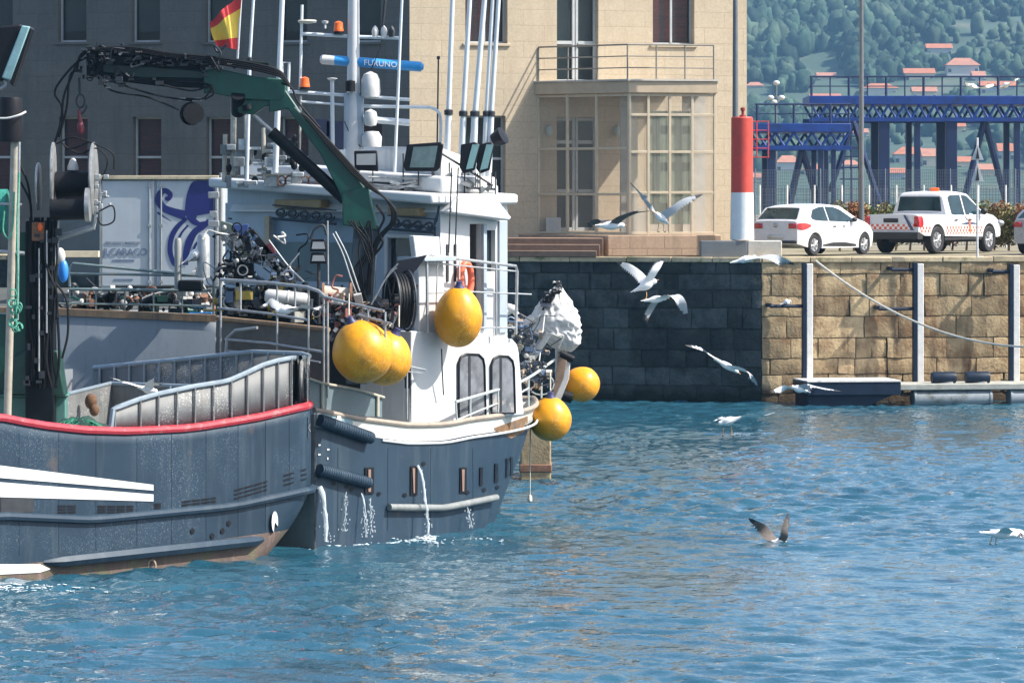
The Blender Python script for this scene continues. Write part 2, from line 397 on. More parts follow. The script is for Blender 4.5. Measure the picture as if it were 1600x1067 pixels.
def block_wall(name, fr, u0, u1, z1, z0, m, seed, label, rows=None):
    rn = random.Random(seed); mb = MB(); z = z1
    while z > z0:
        h = rn.uniform(.42, .62) if z < z1 else .36
        zb = max(z - h, z0 - .3); u = u0 - rn.uniform(0, .6)
        while u < u1:
            wd = rn.choice([rn.uniform(.35, .8), rn.uniform(.7, 1.5)]); a, b = max(u, u0), min(u + wd, u1)
            if b - a > .05:
                g = .012; off = rn.uniform(-.03, .03); nu, nv = 6, 4; sx = rn.uniform(0, 99)
                def fn(s, t, a=a, b=b, zb=zb, zt=z, off=off, sx=sx):
                    uu, zz = a + g + (b - a - 2 * g) * s, zb + g + (zt - zb - 2 * g) * t
                    e = min(s, 1 - s) * (b - a), min(t, 1 - t) * (zt - zb)
                    rnd = -.016 if min(e) < 1e-6 else 0
                    nz = noise.noise(V((uu * 3 + sx, zz * 3, 0)* 1)) * .032 + noise.noise(V((uu * 9 + sx, zz * 9, 0))) * .015
                    du = noise.noise(V((uu * 2, zz * 2 + sx, 5))) * .03
                    return fr.w(uu + (du if 0 < s < 1 or u0 < uu < u1 else 0), off + rnd + nz, zz + noise.noise(V((uu * 1.7, zz, 9))) * .025)
                mb.grid(fn, nu, nv)
            u += wd
        z = zb
    r = thing(name, label, 'quay wall', fr.w((u0 + u1) / 2, 0, -.5))
    mb.build('stone_facing', m, r, weld=False, sharp=50, recalc=False)
    bk = MB(); bk.fbox(fr, u0, u1, -1.2, -.06, -1.5, z1 - .01); bk.build('joint_backing', M['stone2'] if m is M['stone2'] else mat('wall_joints', (.06, .045, .03), .95), r)
    return r
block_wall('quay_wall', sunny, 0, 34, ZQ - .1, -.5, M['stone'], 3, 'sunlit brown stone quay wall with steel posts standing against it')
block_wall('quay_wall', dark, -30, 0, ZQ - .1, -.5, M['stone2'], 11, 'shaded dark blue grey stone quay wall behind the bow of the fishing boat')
# quay deck with its coping stones
cop = MB(); uu = 0
for fr, a, b in ((sunny, 0, 34), (dark, -30, 0)):
    u = a
    while u < b:
        e = min(u + random.uniform(1.1, 1.9), b); cop.fbox(fr, u + .006, e - .006, -1.0, .05 + random.uniform(0, .02), ZQ - .14, ZQ + random.uniform(0, .025)); u = e
tag(cop.build('coping', mat('coping_stone', (.42, .34, .22), .85, 0, .25, 2, patch=(.13, .13, .05), pscale=2.5, pth=(.5, .65), bump=.5, island=.2), bevel=.02), 'stone coping course along the top of the quay wall', 'coping')
dk = MB(); A, B, C = dark.w(-30, -.9, ZQ - .02), sunny.w(0, -.9, ZQ - .02), sunny.w(34, -.9, ZQ - .02)
dk.prism([A, B, C, V((60, 330, ZQ - .02)), V((-60, 330, ZQ - .02))], (0, 0, -3.8))
tag(dk.build('quay_pavement', M['pave']), kind='structure')
lq = MB(); lq.prism([R(780, 400, 92.5).xy.to_3d() + V((0, 0, 3.2)), V((R(780, 400, 113).x, 113, 3.2)), V((-45, 113, 3.2)), V((-45, 92.5, 3.2))], (0, 0, -4.2))
tag(lq.build('lower_quay', mat('lower_quay_tarmac', (.055, .06, .055), .9, 0, .3, 1, patch=(.03, .035, .03))), kind='structure')

# ---- guide piles, pontoon
M['navy'] = mat('blue_painted_steel', (.006, .016, .036), .5, 0, .3, 5, patch=(.08, .05, .03), pth=(.62, .74), spec=.25)
M['galv'] = mat('dull_zinc', (.62, .60, .57), .6, 0, .15, 6, streak=(.45, .27, .14), sth=(.6, .8))
def pile(px, top, arms, label):
    p = sunny.pv(px, 590, .45); u, v, _ = sunny.loc(p); r = thing('mooring_pile', label, 'mooring post', V((p.x, p.y, -.8)), 'steel mooring posts on the sunlit quay wall')
    zt = H - (top - HY) / F * p.y
    mb = MB(); mb.fbox(sunny, u - .045, u + .13, v - .06, v + .09, -.8, zt); mb.build('post', M['galv'], r, bevel=.015)
    mb = MB(); mb.fbox(sunny, u - .15, u - .048, v - .12, v + .08, -.8, zt + .03); mb.build('flange', M['navy'], r, bevel=.01)
    for k, (ax, ay) in enumerate(arms):
        a = sunny.loc(sunny.pv(ax, ay, .05)); z = a[2]
        mb = MB(); q = sunny.w(u - .12, v - .02, z)
        mb.tube([q, sunny.w(a[0], v - .02, z)], .055, 6); mb.tube([sunny.w(a[0], v - .02, z + .03), sunny.w(a[0], .0, z + .03)], .06, 6); mb.build('arm', M['navy'], r)
    return r
pile(1262, 412, [(1199, 478)], 'leftmost blue and grey steel mooring post against the quay wall')
pile(1435, 412, [(1368, 482), (1388, 421)], 'middle blue and grey steel mooring post behind the light rope')
pile(1585, 414, [(1545, 424)], 'rightmost blue and grey steel mooring post by the photo edge')
# pontoon
def pont():
    a = sunny.loc(sunny.pv(1255, 600, 1.6)); u0 = a[0]; u1 = u0 + 14
    r = thing('pontoon', 'grey floating pontoon with navy end moored at the foot of the stone wall', 'pontoon', sunny.w(u0 + 3, 1.2, 0))
    mb = MB(); mb.fbox(sunny, u0 + 2.55, u1, .35, 2.0, .42, .58); mb.build('deck', M['conc'], r, bevel=.02)
    mb = MB(); mb.fbox(sunny, u0, u0 + 2.6, .3, 2.1, .30, .66); mb.prism([sunny.w(u0 + .05, 2.0, .3), sunny.w(u0 + 2.4, 2.0, .3), sunny.w(u0 + 1.0, 2.0, -.3), sunny.w(u0 + .05, 2.0, -.3)], sunny.n * -1.6)
    mb.build('end_frame', M['navy'], r, bevel=.02)
    mb = MB(); mb.fbox(sunny, u0 + .0, u0 + 2.6, .3, 2.12, .66, .70); mb.build('end_rim', M['galv'], r)
    x = u0 + 3.0
    while x < u1 - 2.3:
        mb = MB(); mb.cyl(sunny.w(x, 1.75, .18), sunny.w(x + 2.2, 1.75, .18), .25, n=20)
        for q in (.02, .98): mb.cyl(sunny.w(x + 2.2 * q - .03, 1.75, .18), sunny.w(x + 2.2 * q + .03, 1.75, .18), .27, n=20)
        mb.build('float', mat('float_plastic', (.24, .27, .29), .5, 0, .2, 4, patch=(.06, .07, .05), pth=(.5, .65)) if 'flt' not in M else M['flt'], r); x += 2.7
    for px in (1475, 1528):
        q = sunny.loc(sunny.pv(px, 591, 1.5)); f = thing('fender_roll', 'dark blue rubber fender roll on the pontoon deck, ' + ('left' if px == 1475 else 'right') + ' one of two', 'fender', sunny.w(q[0], 1.5, .58), 'fender rolls on the pontoon')
        mb = MB(); mb.lathe(sunny.w(q[0] - .33, 1.45, .73), sunny.h, [(0, .08), (0, .15), (.05, .165), (.6, .165), (.66, .15), (.66, .08)], 16); mb.build('roll', M['navy'], f)
        mb = MB(); mb.box(sunny.w(q[0], 1.45, .6), (.5, .2, .05)); mb.build('bracket', M['galv'], f)
pont()
pb = MB(); q0 = R(1275, 408, 113.7); q1 = R(1606, 542, 109.0)
pts = [q0.lerp(q1, t) - V((0, 0, .55 * 4 * t * (1 - t))) for t in [i / 24 for i in range(25)]]
pb.tube(pts, .028, 6); tag(pb.build('mooring_rope', M['rope']), 'long pale mooring rope sagging across the stone wall', 'rope')
# stone pile in the water by the bow (right of hull)
r = thing('stone_pier_block', 'small weathered stone block rising from the water by the bow', 'stone block', R(837, 740, 84).xy.to_3d())
p0 = R(837, 700, 84)
mb = MB(); mb.box(V((p0.x, p0.y + .6, .35)), (.62, 1.1, 1.7)); mb.build('block', mat('pier_stone', (.34, .25, .14), .9, 0, .3, 4, patch=(.12, .08, .04), pth=(.5, .65), bump=.6), r, bevel=.03)
mb = MB(); mb.box(V((p0.x, p0.y + .6, .22)), (.66, 1.14, .16)); mb.build('weed_band', M['rust'], r, bevel=.02)

# ================================================================ STONE BUILDING
cx = R(640, 300, 118.5)
lit = Fr(cx.x, cx.y, 20); shd = Fr(cx.x, cx.y, -20)
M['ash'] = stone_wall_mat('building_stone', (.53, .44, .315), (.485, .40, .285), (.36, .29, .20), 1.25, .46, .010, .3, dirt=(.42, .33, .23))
M['ashd'] = stone_wall_mat('building_stone_shade_toned', (.128, .132, .126), (.114, .118, .113), (.08, .083, .08), 1.25, .46, .010, .3, dirt=(.08, .085, .085))  # same building stone, the side's shade put into a darker colour
M['wframe'] = mat('grey_window_frame', (.40, .42, .42), .5, 0, .1, 5)
M['pane'] = glass_mat('window_pane', (.03, .045, .05), .04, .8, .6, .8)
M['blind'] = mat('pale_blind', (.12, .15, .16), .8, 0, .15, 2, streak=(.14, .17, .16), sth=(.5, .6), sscale=(14, 14, .1))
M['curtain'] = mat('rust_red_shutter', (.26, .05, .04), .8, 0, .2, 3, streak=(.12, .03, .03), sth=(.5, .6), sscale=(1, 1, 30))
bld = thing('stone_building', 'large pale stone harbour building with tall windows and a glazed porch', 'building', cx.xy.to_3d() + V((0, 0, ZQ)))
TOP = 15.5; u_r = lit.uz(1167, 300)[0]; u_l = shd.uz(-420, 300)[0]
def hole(fr, x0, x1, y0, y1):
    a = fr.uz(x0, (y0 + y1) / 2)[0]; b = fr.uz(x1, (y0 + y1) / 2)[0]; xm = (x0 + x1) / 2
    return (a, b, fr.uz(xm, y1)[1], fr.uz(xm, y0)[1])
hl_lit = [hole(lit, 727, 793, -75, 68), hole(lit, 1020, 1085, -75, 70), hole(lit, 870, 935, -50, 130), hole(lit, 722, 790, 181, 330), hole(lit, 870, 935, 183, 361)]
hl_sh = []
for k in range(-3, 5):
    x = 90 + 115 * k
    if x + 45 < 628: hl_sh += [hole(shd, x, x + 45, -75, 66), hole(shd, x + 2, x + 47, 183, 340)]
mb = MB(); wall_with_holes(mb, lit, 0, u_r, 2.5, TOP, hl_lit, 0, .32); mb.fbox(lit, u_r - .01, u_r, -9, 0, 2.5, TOP); mb.quad(lit.w(0, 0, TOP), lit.w(u_r, 0, TOP), lit.w(u_r, -9, TOP), lit.w(0, -9, TOP))
mb.build('front_wall', M['ash'], bld, uv=True, weld=False)
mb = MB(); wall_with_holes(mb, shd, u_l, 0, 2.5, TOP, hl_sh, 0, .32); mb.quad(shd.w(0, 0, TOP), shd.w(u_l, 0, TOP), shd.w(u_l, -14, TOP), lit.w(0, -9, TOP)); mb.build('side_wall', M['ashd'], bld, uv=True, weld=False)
mb = MB(); mb.fbox(lit, -.4, u_r + .35, -9.4, .35, TOP, TOP + .5); mb.build('cornice', M['conc_l'], bld, bevel=.05)
mb = MB(); mb.fbox(lit, .3, u_r - .3, -8, -2.2, 3.9, TOP - .2); mb.fbox(shd, u_l + .3, -1.6, -8, -2.2, 3.3, TOP - .2); mb.build('interior_partition', M['blind'], bld)
def window(fr, h, style, bars):
    a, b, c, d = h; w = .055; v0, v1 = -.30, -.22
    mb = MB()
    mb.fbox(fr, a, a + w, v0, v1, c, d); mb.fbox(fr, b - w, b, v0, v1, c, d); mb.fbox(fr, a + w, b - w, v0, v1, c, c + w); mb.fbox(fr, a + w, b - w, v0, v1, d - w, d)
    for z in bars: mb.fbox(fr, a + w, b - w, v0 + .005, v1 + .01, c + (d - c) * z - .035, c + (d - c) * z + .035)
    if 'm' in style:
        seg = [0] + list(bars) + [1]; mb.fbox(fr, (a + b) / 2 - .035, (a + b) / 2 + .035, v0 + .01, v1 + .02, c + w, c + (d - c) * (bars[-1] if bars else 1))
    f = mb.build('window', M['wframe'], bld, bevel=.008)
    g = MB(); g.fbox(fr, a + .02, b - .02, -.285, -.275, c + .02, d - .02); g.build('pane', M['paneclr'], f)
    if 'c' in style: g = MB(); g.fbox(fr, a + .06, b - .06, -.40, -.37, c + .05, d - .05); g.build('shutter', M['curtain'], f)
    if 'b' in style: g = MB(); g.fbox(fr, a + .06, b - .06, -.40, -.37, c + (d - c) * .12, d - .05); g.build('blind', M['blind'], f)
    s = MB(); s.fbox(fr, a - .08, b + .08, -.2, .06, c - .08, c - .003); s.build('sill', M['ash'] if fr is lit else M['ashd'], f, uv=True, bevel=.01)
M['paneclr'] = clear_mat('window_glazing', (.03, .05, .06), .32)
window(lit, hl_lit[0], 'mc', [.62]); window(lit, hl_lit[1], 'mc', [.62]); window(lit, hl_lit[3], 'm', [.55]); 
for i, h in enumerate(hl_sh): window(shd, h, 'c' if i % 2 else 'b', [.6])
# balcony door and ground door
def door(h, nm):
    a, b, c, d = h; mb = MB(); w = .08
    for x0, x1 in ((a, (a + b) / 2 - .01), ((a + b) / 2 + .01, b)):
        mb.fbox(lit, x0, x0 + w, -.3, -.2, c, d); mb.fbox(lit, x1 - w, x1, -.3, -.2, c, d)
        for z in (c + .05, c + (d - c) * .35, c + (d - c) * .78, d - .06): mb.fbox(lit, x0 + w, x1 - w, -.295, -.205, z - .05, z + .05)
    f = mb.build(nm, M['wframe'], bld, bevel=.008)
    g = MB(); g.fbox(lit, a + .03, b - .03, -.27, -.26, c + .03, d - .03); g.build('pane', M['paneclr'], f)
    g = MB(); g.fbox(lit, a + .1, b - .1, -.45, -.42, c + .8, d - .1); g.build('curtain', M['blind'], f)
    g = MB(); g.cyl(lit.w((a + b) / 2 + .06, -.17, c + 1.0), lit.w((a + b) / 2 + .06, -.17, c + 1.15), .015, n=6); g.build('handle', M['steel_dark'], f)
door(hl_lit[2], 'balcony_door'); door(hl_lit[4], 'entrance_door')
g = MB()
for x in (857, 962):
    q = lit.loc(lit.pv(x, 205, 0)); g2 = MB(); g2.ell(lit.w(q[0], .08, q[2]), (.1, .1, .17)); g2.build('wall_lamp', mat('lamp_glass_pale', (.35, .42, .38), .3), bld)
# ---- porch: side face slanting out (in shade), front face lit
W0 = lit.pv(835, 130, 0); P1 = R(982, 130, lit.pv(982, 130, 0).y - 3.3); 
pf = Fr(P1.x, P1.y, 14); P2 = pf.pv(1122, 130, 0)
zs_t, zs_b = W0.z, W0.z - .34
zfl = 4.58
mb = MB(); W1 = lit.w(lit.uz(835, 130)[0], 0, 0); E2 = lit.w(lit.loc(V((P2.x, P2.y, 0)))[0] - .2, 0, 0)
pl = [V((W1.x, W1.y, zs_b)), V((P1.x, P1.y, zs_b)), V((P2.x, P2.y, zs_b)), V((E2.x, E2.y, zs_b))]
mb.prism(pl, (0, 0, zs_t - zs_b)); mb.build('porch_roof', mat('porch_fascia', (.45, .36, .25), .8, 0, .1, 3), bld, bevel=.02)
mb = MB(); c0 = sum((p for p in pl), V((0, 0, 0))) / 4
mb.prism([V((p.x, p.y, zs_t + .003)) + (V((p.x, p.y, 0)) - V((c0.x, c0.y, 0))).normalized() * .06 for p in pl], (0, 0, .05)); mb.build('porch_roof_edge', M['conc_l'], bld)
sf_len = (V((P1.x, P1.y)) - V((W1.x, W1.y))).length; sang = math.degrees(math.atan2(P1.y - W1.y, P1.x - W1.x)); sf = Fr(W1.x, W1.y, sang)
fr_len = (V((P2.x, P2.y)) - V((P1.x, P1.y))).length
def glazing(fr, u0, u1, v, z0, z1, us, zs, nm, r=.035):
    mb = MB()
    for u in us: mb.fbox(fr, u - r, u + r, v - .05, v + .03, z0, z1)
    for z in zs:
        for a, b in zip(us, us[1:]): mb.fbox(fr, a + r, b - r, v - .045, v + .025, z - r, z + r)
    f = mb.build(nm, mat('porch_frame', (.50, .42, .30), .5, 0, .1, 4) if 'pfr' not in M else M['pfr'], bld, bevel=.006)
    g = MB(); g.fbox(fr, u0, u1, v - .015, v - .009, z0, z1); g.build('glass', M['porchgl'], f)
M['pfr'] = mat('porch_frame_paint', (.50, .42, .30), .5, 0, .1, 4); M['porchgl'] = clear_mat('porch_glass', (.45, .42, .34), .16)
Ls = sf_len
glazing(sf, .05, Ls - .05, -.1, zfl, zs_b, [.06, Ls * .33, Ls * .64, Ls - .07], [zfl + .05, zfl + 1.15, zfl + 2.45, zs_b - .05], 'porch_side_glazing')
Lf = fr_len
glazing(pf, .05, Lf - .05, -.1, zfl, zs_b, [.06, Lf * .23, Lf * .47, Lf * .72, Lf - .07], [zfl + .05, zfl + 1.2, zfl + 2.35, zfl + 3.4, zs_b - .05], 'porch_front_glazing')
# items behind the porch front glass: pale blinds
mb = MB()
for a, b in ((.235, .465), (.475, .715)): mb.fbox(pf, Lf * a, Lf * b, -.30, -.27, zfl + .3, zs_b - .5)
mb.build('porch_blinds', mat('greenish_blind', (.24, .29, .22), .8, 0, .2, 2, streak=(.12, .16, .12), sth=(.5, .62), sscale=(10, 10, .2)), bld)
mb = MB(); mb.fbox(pf, Lf * .03, Lf * .22, -1.2, -1.1, zfl, zs_b); mb.fbox(pf, Lf * .73, Lf * .98, -1.2, -1.1, zfl, zs_b); mb.fbox(pf, 0.1, Lf - .1, -1.3, -1.2, zfl, zfl + .8); mb.build('porch_inner_wall', M['conc_l'], bld)
# railing on porch roof
def rail(fr, u0, u1, v, z0, hgt, posts, bars=3, r=.022, m=None, parent=None, nm='railing'):
    mb = MB()
    for k in range(posts): u = u0 + (u1 - u0) * k / (posts - 1); mb.cyl(fr.w(u, v, z0), fr.w(u, v, z0 + hgt), r, n=8)
    for k in range(bars): z = z0 + hgt * (1 - k / bars); mb.cyl(fr.w(u0, v, z), fr.w(u1, v, z), r * (1.15 if k == 0 else .8), n=8)
    return mb.build(nm, m or M['railp'], parent)
M['railp'] = mat('brown_grey_rail_paint', (.22, .2, .17), .5, .2, .15, 5)
rail(sf, .08, Ls - .12, -.1, zs_t + .05, .98, 4, parent=bld); rail(pf, .0, Lf - .1, -.1, zs_t + .05, .98, 4, parent=bld)
# plinth and steps
mb = MB(); q = pf
mb.prism([V((W1.x - .6, W1.y, ZQ)), V((P1.x - .9, P1.y - .5, ZQ)), V((P1.x - .6, P1.y - .9, ZQ)), V((P2.x + .05, P2.y - .9, ZQ)), V((P2.x + .1, P2.y + 4, ZQ))], (0, 0, zfl - ZQ))
mb.build('plinth', stone_wall_mat('plinth_stone', (.44, .31, .22), (.40, .29, .2), (.28, .2, .14), 1.0, .6, .02, .3, dirt=(.22, .17, .12)), bld, uv=True, bevel=.02)
for k in range(3):
    mb = MB(); a = R(800, 400, 115.6 - k * .0); z1 = ZQ + .17 * (3 - k); 
    mb.prism([V((R(700, 300, 117).x, 116.4 - k * .35 + .35, ZQ)), V((P1.x - .75 - .1 * k, 116.4 - k * .35 - .9 + .35, ZQ)), V((P1.x - .75 - .1 * k, P1.y + .5, ZQ)), V((R(700, 300, 117).x, P1.y + 1.4, ZQ))], (0, 0, z1 - ZQ)); mb.build('step', mat('brown_step', (.20, .13, .09), .85, 0, .2, 4), bld, bevel=.015)
# small white cabinet by the door
mb = MB(); q = sf.w(.42, -.35, zfl); mb.box(q + V((0, 0, .24)), (.42, .3, .48)); u = mb.build('air_unit', M['whitec'], bevel=.02); tag(u, 'small white box unit standing in the porch', 'unit')

# ================================================================ BEACON
bd = 115.0; bx = R(1159.5, 375, bd); s_ = F / bd
r = thing('harbour_beacon', 'red and white round harbour beacon standing on a concrete block', 'beacon', V((bx.x, bd, 4.48)))
zt = H + (HY - 183) / s_; zm = H + (HY - 301) / s_; zb = 4.48; rr = 17.3 / s_
mb = MB(); mb.lathe((bx.x, bd, zb), (0, 0, 1), [(0, 0), (0, rr * 1.08), (zm - zb, rr * 1.02)], 28); mb.build('white_base', mat('beacon_white', (.68, .70, .70), .5, 0, .08, 3, streak=(.4, .38, .34), sth=(.6, .85)), r)
mb = MB(); mb.lathe((bx.x, bd, zm), (0, 0, 1), [(.0, rr), (zt - zm - .03, rr * .98), (zt - zm, rr * .9), (zt - zm, 0)], 28); mb.build('red_shaft', mat('beacon_red', (.52, .055, .035), .5, 0, .12, 3, patch=(.4, .05, .035), pth=(.55, .7)), r)
mb = MB(); mb.lathe((bx.x + .02, bd, zt), (0, 0, 1), [(0, .10), (.05, .09), (.06, .04), (.16, .04), (.17, .065), (.25, .065), (.27, 0)], 14); mb.build('lantern', M['orange'] if 0 else mat('lantern_dark_red', (.25, .03, .03), .3), r)
mb = MB(); x0 = bx.x + rr; redm = mat('ladder_red', (.5, .05, .04), .5)
for dx in (.1, .42): mb.cyl((x0 + dx, bd, H + (HY - 247) / s_), (x0 + dx, bd, H + (HY - 190) / s_), .018, n=6)
for k in range(5): z = H + (HY - 246 + 14 * k) / s_; mb.cyl((x0 - .02, bd, z), (x0 + .44, bd, z), .015, n=6)
mb.build('ladder', redm, r)
mb = MB(); a = R(1095, 398, 114.7); b = R(1168, 398, 114.7); c = R(1221, 398, 114.9)
mb.box(V(((a.x + b.x) / 2, 115.2, 4.22)), (b.x - a.x, 1.0, .46)); tag(mb.build('concrete_block', mat('grey_concrete_block', (.16, .17, .175), .9, 0, .12, 4, bump=.3), bevel=.02), 'dark grey concrete block under the beacon', 'concrete block')
mb = MB(); mb.box(V(((b.x + c.x) / 2 + .005, 115.25, 4.22)), (c.x - b.x - .01, 1.1, .46)); tag(mb.build('concrete_block', M['conc_l'], bevel=.02), 'pale concrete block right of the beacon foot', 'concrete block')

# ================================================================ LAMP POSTS, SIGN POST
def lamp_post(px, d, label, base=None, rr=.075):
    p = R(px, 300, d); r = thing('lamp_post', label, 'lamp post', V((p.x, d, ZQ)), 'tall lamp posts on the quay')
    mb = MB(); mb.lathe((p.x, d, ZQ), (0, 0, 1), [(0, .14), (.04, .14), (.05, rr * 1.3), (.5, rr * 1.2), (8.5, rr * .75)], 12); mb.build('pole', M['galv2'], r)
    mb = MB(); mb.tube(bez([(p.x, d, ZQ + 8.4), (p.x + .1, d, ZQ + 8.9), (p.x + .7, d, ZQ + 9.1)], 5), .035, 8); mb.build('arm', M['galv2'], r)
    mb = MB(); mb.ell((p.x + .95, d, ZQ + 9.1), (.35, .14, .07)); mb.build('lamp_head', M['galv2'], r)
M['galv2'] = mat('pole_grey', (.13, .145, .16), .5, .3, .1, 5)
lamp_post(1346, 127, 'tall grey lamp post behind the white hatchback'); lamp_post(1149, 117, 'tall grey lamp post beside the beacon and building corner', rr=.085)
p = R(1527, 400, 114.5); r = thing('sign_post', 'slim post with two triangular warning signs seen from the side', 'road sign', V((p.x, p.y, ZQ)))
mb = MB(); mb.cyl((p.x, p.y, ZQ), (p.x, p.y, H + (HY - 215) / 57), .032, n=10); mb.build('pole', M['galv'], r)
for y0, y1 in ((225, 250), (255, 284)):
    mb = MB(); z0, z1 = H + (HY - y1) / 57, H + (HY - y0) / 57; mb.prism([(p.x - .17, p.y - .04, z0), (p.x + .17, p.y - .05, z0), (p.x, p.y - .045, z1)], (0.0, .02, 0)); mb.build('sign_plate', M['whitec'], r, bevel=.004)
    mb = MB(); mb.prism([(p.x - .05, p.y - .075, z0 + .03), (p.x + .05, p.y - .075, z0 + .03), (p.x, p.y - .075, z1 - .1)], (0, .02, 0)); mb.build('sign_symbol', M['steel_dark'], r)

# ================================================================ FENCES, HEDGE
def mesh_fence(d, z0, z1, x0, x1, pitch, pm, wm, label, gap, wr, zp):
    r = thing('fence', label, 'fence', V(((x0 + x1) / 2, d, ZQ)))
    x = x0
    while x <= x1:
        mb = MB(); mb.cyl((x, d, ZQ), (x, d, zp), .028, n=8); mb.build('post', pm, r); x += pitch
    mb = MB(); x = x0
    while x <= x1: mb.box((x, d + .03, (z0 + z1) / 2), (wr, wr, z1 - z0)); x += gap
    z = z0
    while z <= z1 + .001: mb.box(((x0 + x1) / 2, d + .03 + wr, z), (x1 - x0, wr, wr)); z += gap * 1.6
    mb.build('mesh_panel', wm, r)
M['fw'] = mat('white_fence_paint', (.66, .68, .68), .5); M['fg'] = mat('blue_grey_fence_wire', (.12, .15, .2), .6)
xa, xb = R(1180, 300, 134).x, R(1650, 300, 134).x
mesh_fence(134, 4.1, 5.95, xa + .15, xb + 1, .88, M['fw'], M['fg'], 'low mesh fence with white posts behind the parked cars', .10, .014, 6.02)
xa, xb = R(1180, 300, 160).x, R(1650, 300, 160).x
mesh_fence(160, 4.6, 6.65, xa, xb + 1, 2.5, M['fg'], M['fg'], 'taller fine grey fence beyond the white posts', .075, .013, 6.7)
def leaves(mb, c, rr, n, size, rn):
    for _ in range(n):
        while True:
            p = V((rn.uniform(-1, 1), rn.uniform(-1, 1), rn.uniform(-1, 1)))
            if .35 < p.length < 1: break
        p = V((c[0] + p.x * rr[0], c[1] + p.y * rr[1], c[2] + p.z * rr[2])); q = V((rn.gauss(0, 1), rn.gauss(0, 1), rn.gauss(0, 1))).normalized(); t = q.orthogonal().normalized(); b = q.cross(t)
        s = size * rn.uniform(.6, 1.4); mb.add([p - t * s, p + b * s * .5, p + t * s, p - b * s * .5], [(0, 1, 2, 3)])
lm = [mat('leaf_olive', (.15, .13, .035), .6, 0, .35, 3, island=.5), mat('leaf_rust', (.27, .12, .04), .6, 0, .35, 3, island=.5), mat('leaf_green', (.09, .13, .035), .6, 0, .35, 3, island=.5)]
rn = random.Random(4)
for k in range(15):
    px = 1312 + k * 22; d = 127.5 + rn.uniform(-.5, .8); c = R(px, 323 + rn.uniform(-3, 3), d)
    r = thing('shrub', ['rusty', 'olive', 'green'][k % 3] + ' shrub behind the parked cars, number ' + ['one', 'two', 'three', 'four', 'five', 'six', 'seven', 'eight', 'nine', 'ten', 'eleven', 'twelve', 'thirteen', 'fourteen', 'fifteen'][k] + ' from the left', 'shrub', V((c.x, d, ZQ)), 'hedge shrubs behind the cars')
    mb = MB(); hh = rn.uniform(.42, .6)
    for b in range(6): leaves(mb, (c.x + rn.uniform(-.2, .2), d + rn.uniform(-.2, .2), 4.0 + 1.12 + rn.uniform(-.6, .02)), (.34, .4, .45), 420, .05, rn)
    mb.build('foliage', lm[(k + (k // 4)) % 3], r, weld=False, recalc=False)
    mb = MB(); mb.tube([(c.x, d, ZQ), (c.x + .05, d, 4.8)], [.04, .02], 6); mb.build('stem', M['wood'], r)

# ================================================================ BLUE GANTRIES
M['blue'] = mat('gantry_blue_paint', (.004, .040, .23), .5, 0, .3, 1.2, patch=(.006, .025, .09), pth=(.5, .7))
M['navyg'] = mat('gantry_dark_blue', (.004, .018, .075), .5, 0, .3, 1.5)
def gantry(d, x0, x1, ydeck, ybot, yrail, legs, posts, label, ramp_tower=None):
    a, b = R(x0, ydeck, d), R(x1, ydeck, d); s = F / d; Z = lambda y: H + (HY - y) / s; dep = 5
    r = thing('blue_gantry', label, 'gantry', V(((a.x + b.x) / 2, d, ZQ)), 'blue steel gantries beyond the fence')
    g = 14 / s
    mb = MB(); mb.box(((a.x + b.x) / 2, d + dep / 2, Z(ydeck) - g / 2), (b.x - a.x, dep, g)); mb.build('deck_girder', M['blue'], r, bevel=.03)
    n = int((b.x - a.x) / .75); zt, zb = Z(ydeck) - g, Z(ybot)
    for yy in (d + .12, d + dep - .12):
        mb = MB()
        for k in range(n):
            x = a.x + .1 + (b.x - a.x - .2) * k / n; xx = a.x + .1 + (b.x - a.x - .2) * (k + 1) / n; xm = (x + xx) / 2
            mb.cyl((x, yy, zt), (xm, yy, zb + .05), .07, n=6); mb.cyl((xm, yy, zb + .05), (xx, yy, zt), .07, n=6)
        mb.box(((a.x + b.x) / 2, yy, zb), (b.x - a.x, .22, .2)); mb.build('truss', M['blue'], r)
    mb = MB()
    for k in range(posts):
        x = a.x + .1 + (b.x - a.x - .2) * k / (posts - 1); mb.cyl((x, d + .1, Z(ydeck)), (x, d + .1, Z(yrail)), .07 if k % 2 == 0 else .04, n=6)
    for q in (0, .5): mb.cyl((a.x, d + .1, Z(yrail) - q * (Z(yrail) - Z(ydeck))), (b.x, d + .1, Z(yrail) - q * (Z(yrail) - Z(ydeck))), .05 if q == 0 else .03, n=6)
    mb.build('handrail', M['navyg'], r)
    for (kind, px, wpx, px2) in legs:
        p = R(px, 300, d); mb = MB()
        if kind == 'I':
            for yy in (d + .3, d + dep - .3): mb = MB(); mb.box((p.x, yy, (ZQ + zb) / 2 - .05), (wpx / s, .45, zb - ZQ - .1)); mb.build('leg', M['navyg'], r, bevel=.02)
        else:
            q = R(px2, 300, d); mb.cyl((p.x, d + .4, zb), (q.x, d + .4, ZQ + (.0)), .16, n=8); mb.build('brace_leg', M['navyg'], r)
    return r, Z
gantry(205, 1265, 1680, 150, 187, 120, [('I', 1382, 17, 0), ('I', 1434, 9, 0), ('I', 1487, 18, 0), ('I', 1590, 9, 0), ('A', 1540, 0, 1496), ('A', 1540, 0, 1584)], 15, 'large dark blue steel gantry with handrail at upper right')
r, Z = gantry(190, 1180, 1330, 193, 231, 163, [('I', 1206, 12, 0), ('I', 1283, 8, 0), ('I', 1303, 7, 0), ('A', 1254, 0, 1226), ('A', 1254, 0, 1292)], 6, 'lower blue steel gantry between the beacon and lamp post')
p = R(1330, 300, 196); s = F / 196
r = thing('stair_tower', 'dark blue open stair frame between the two gantries', 'stair tower', V((p.x, 196, ZQ)))
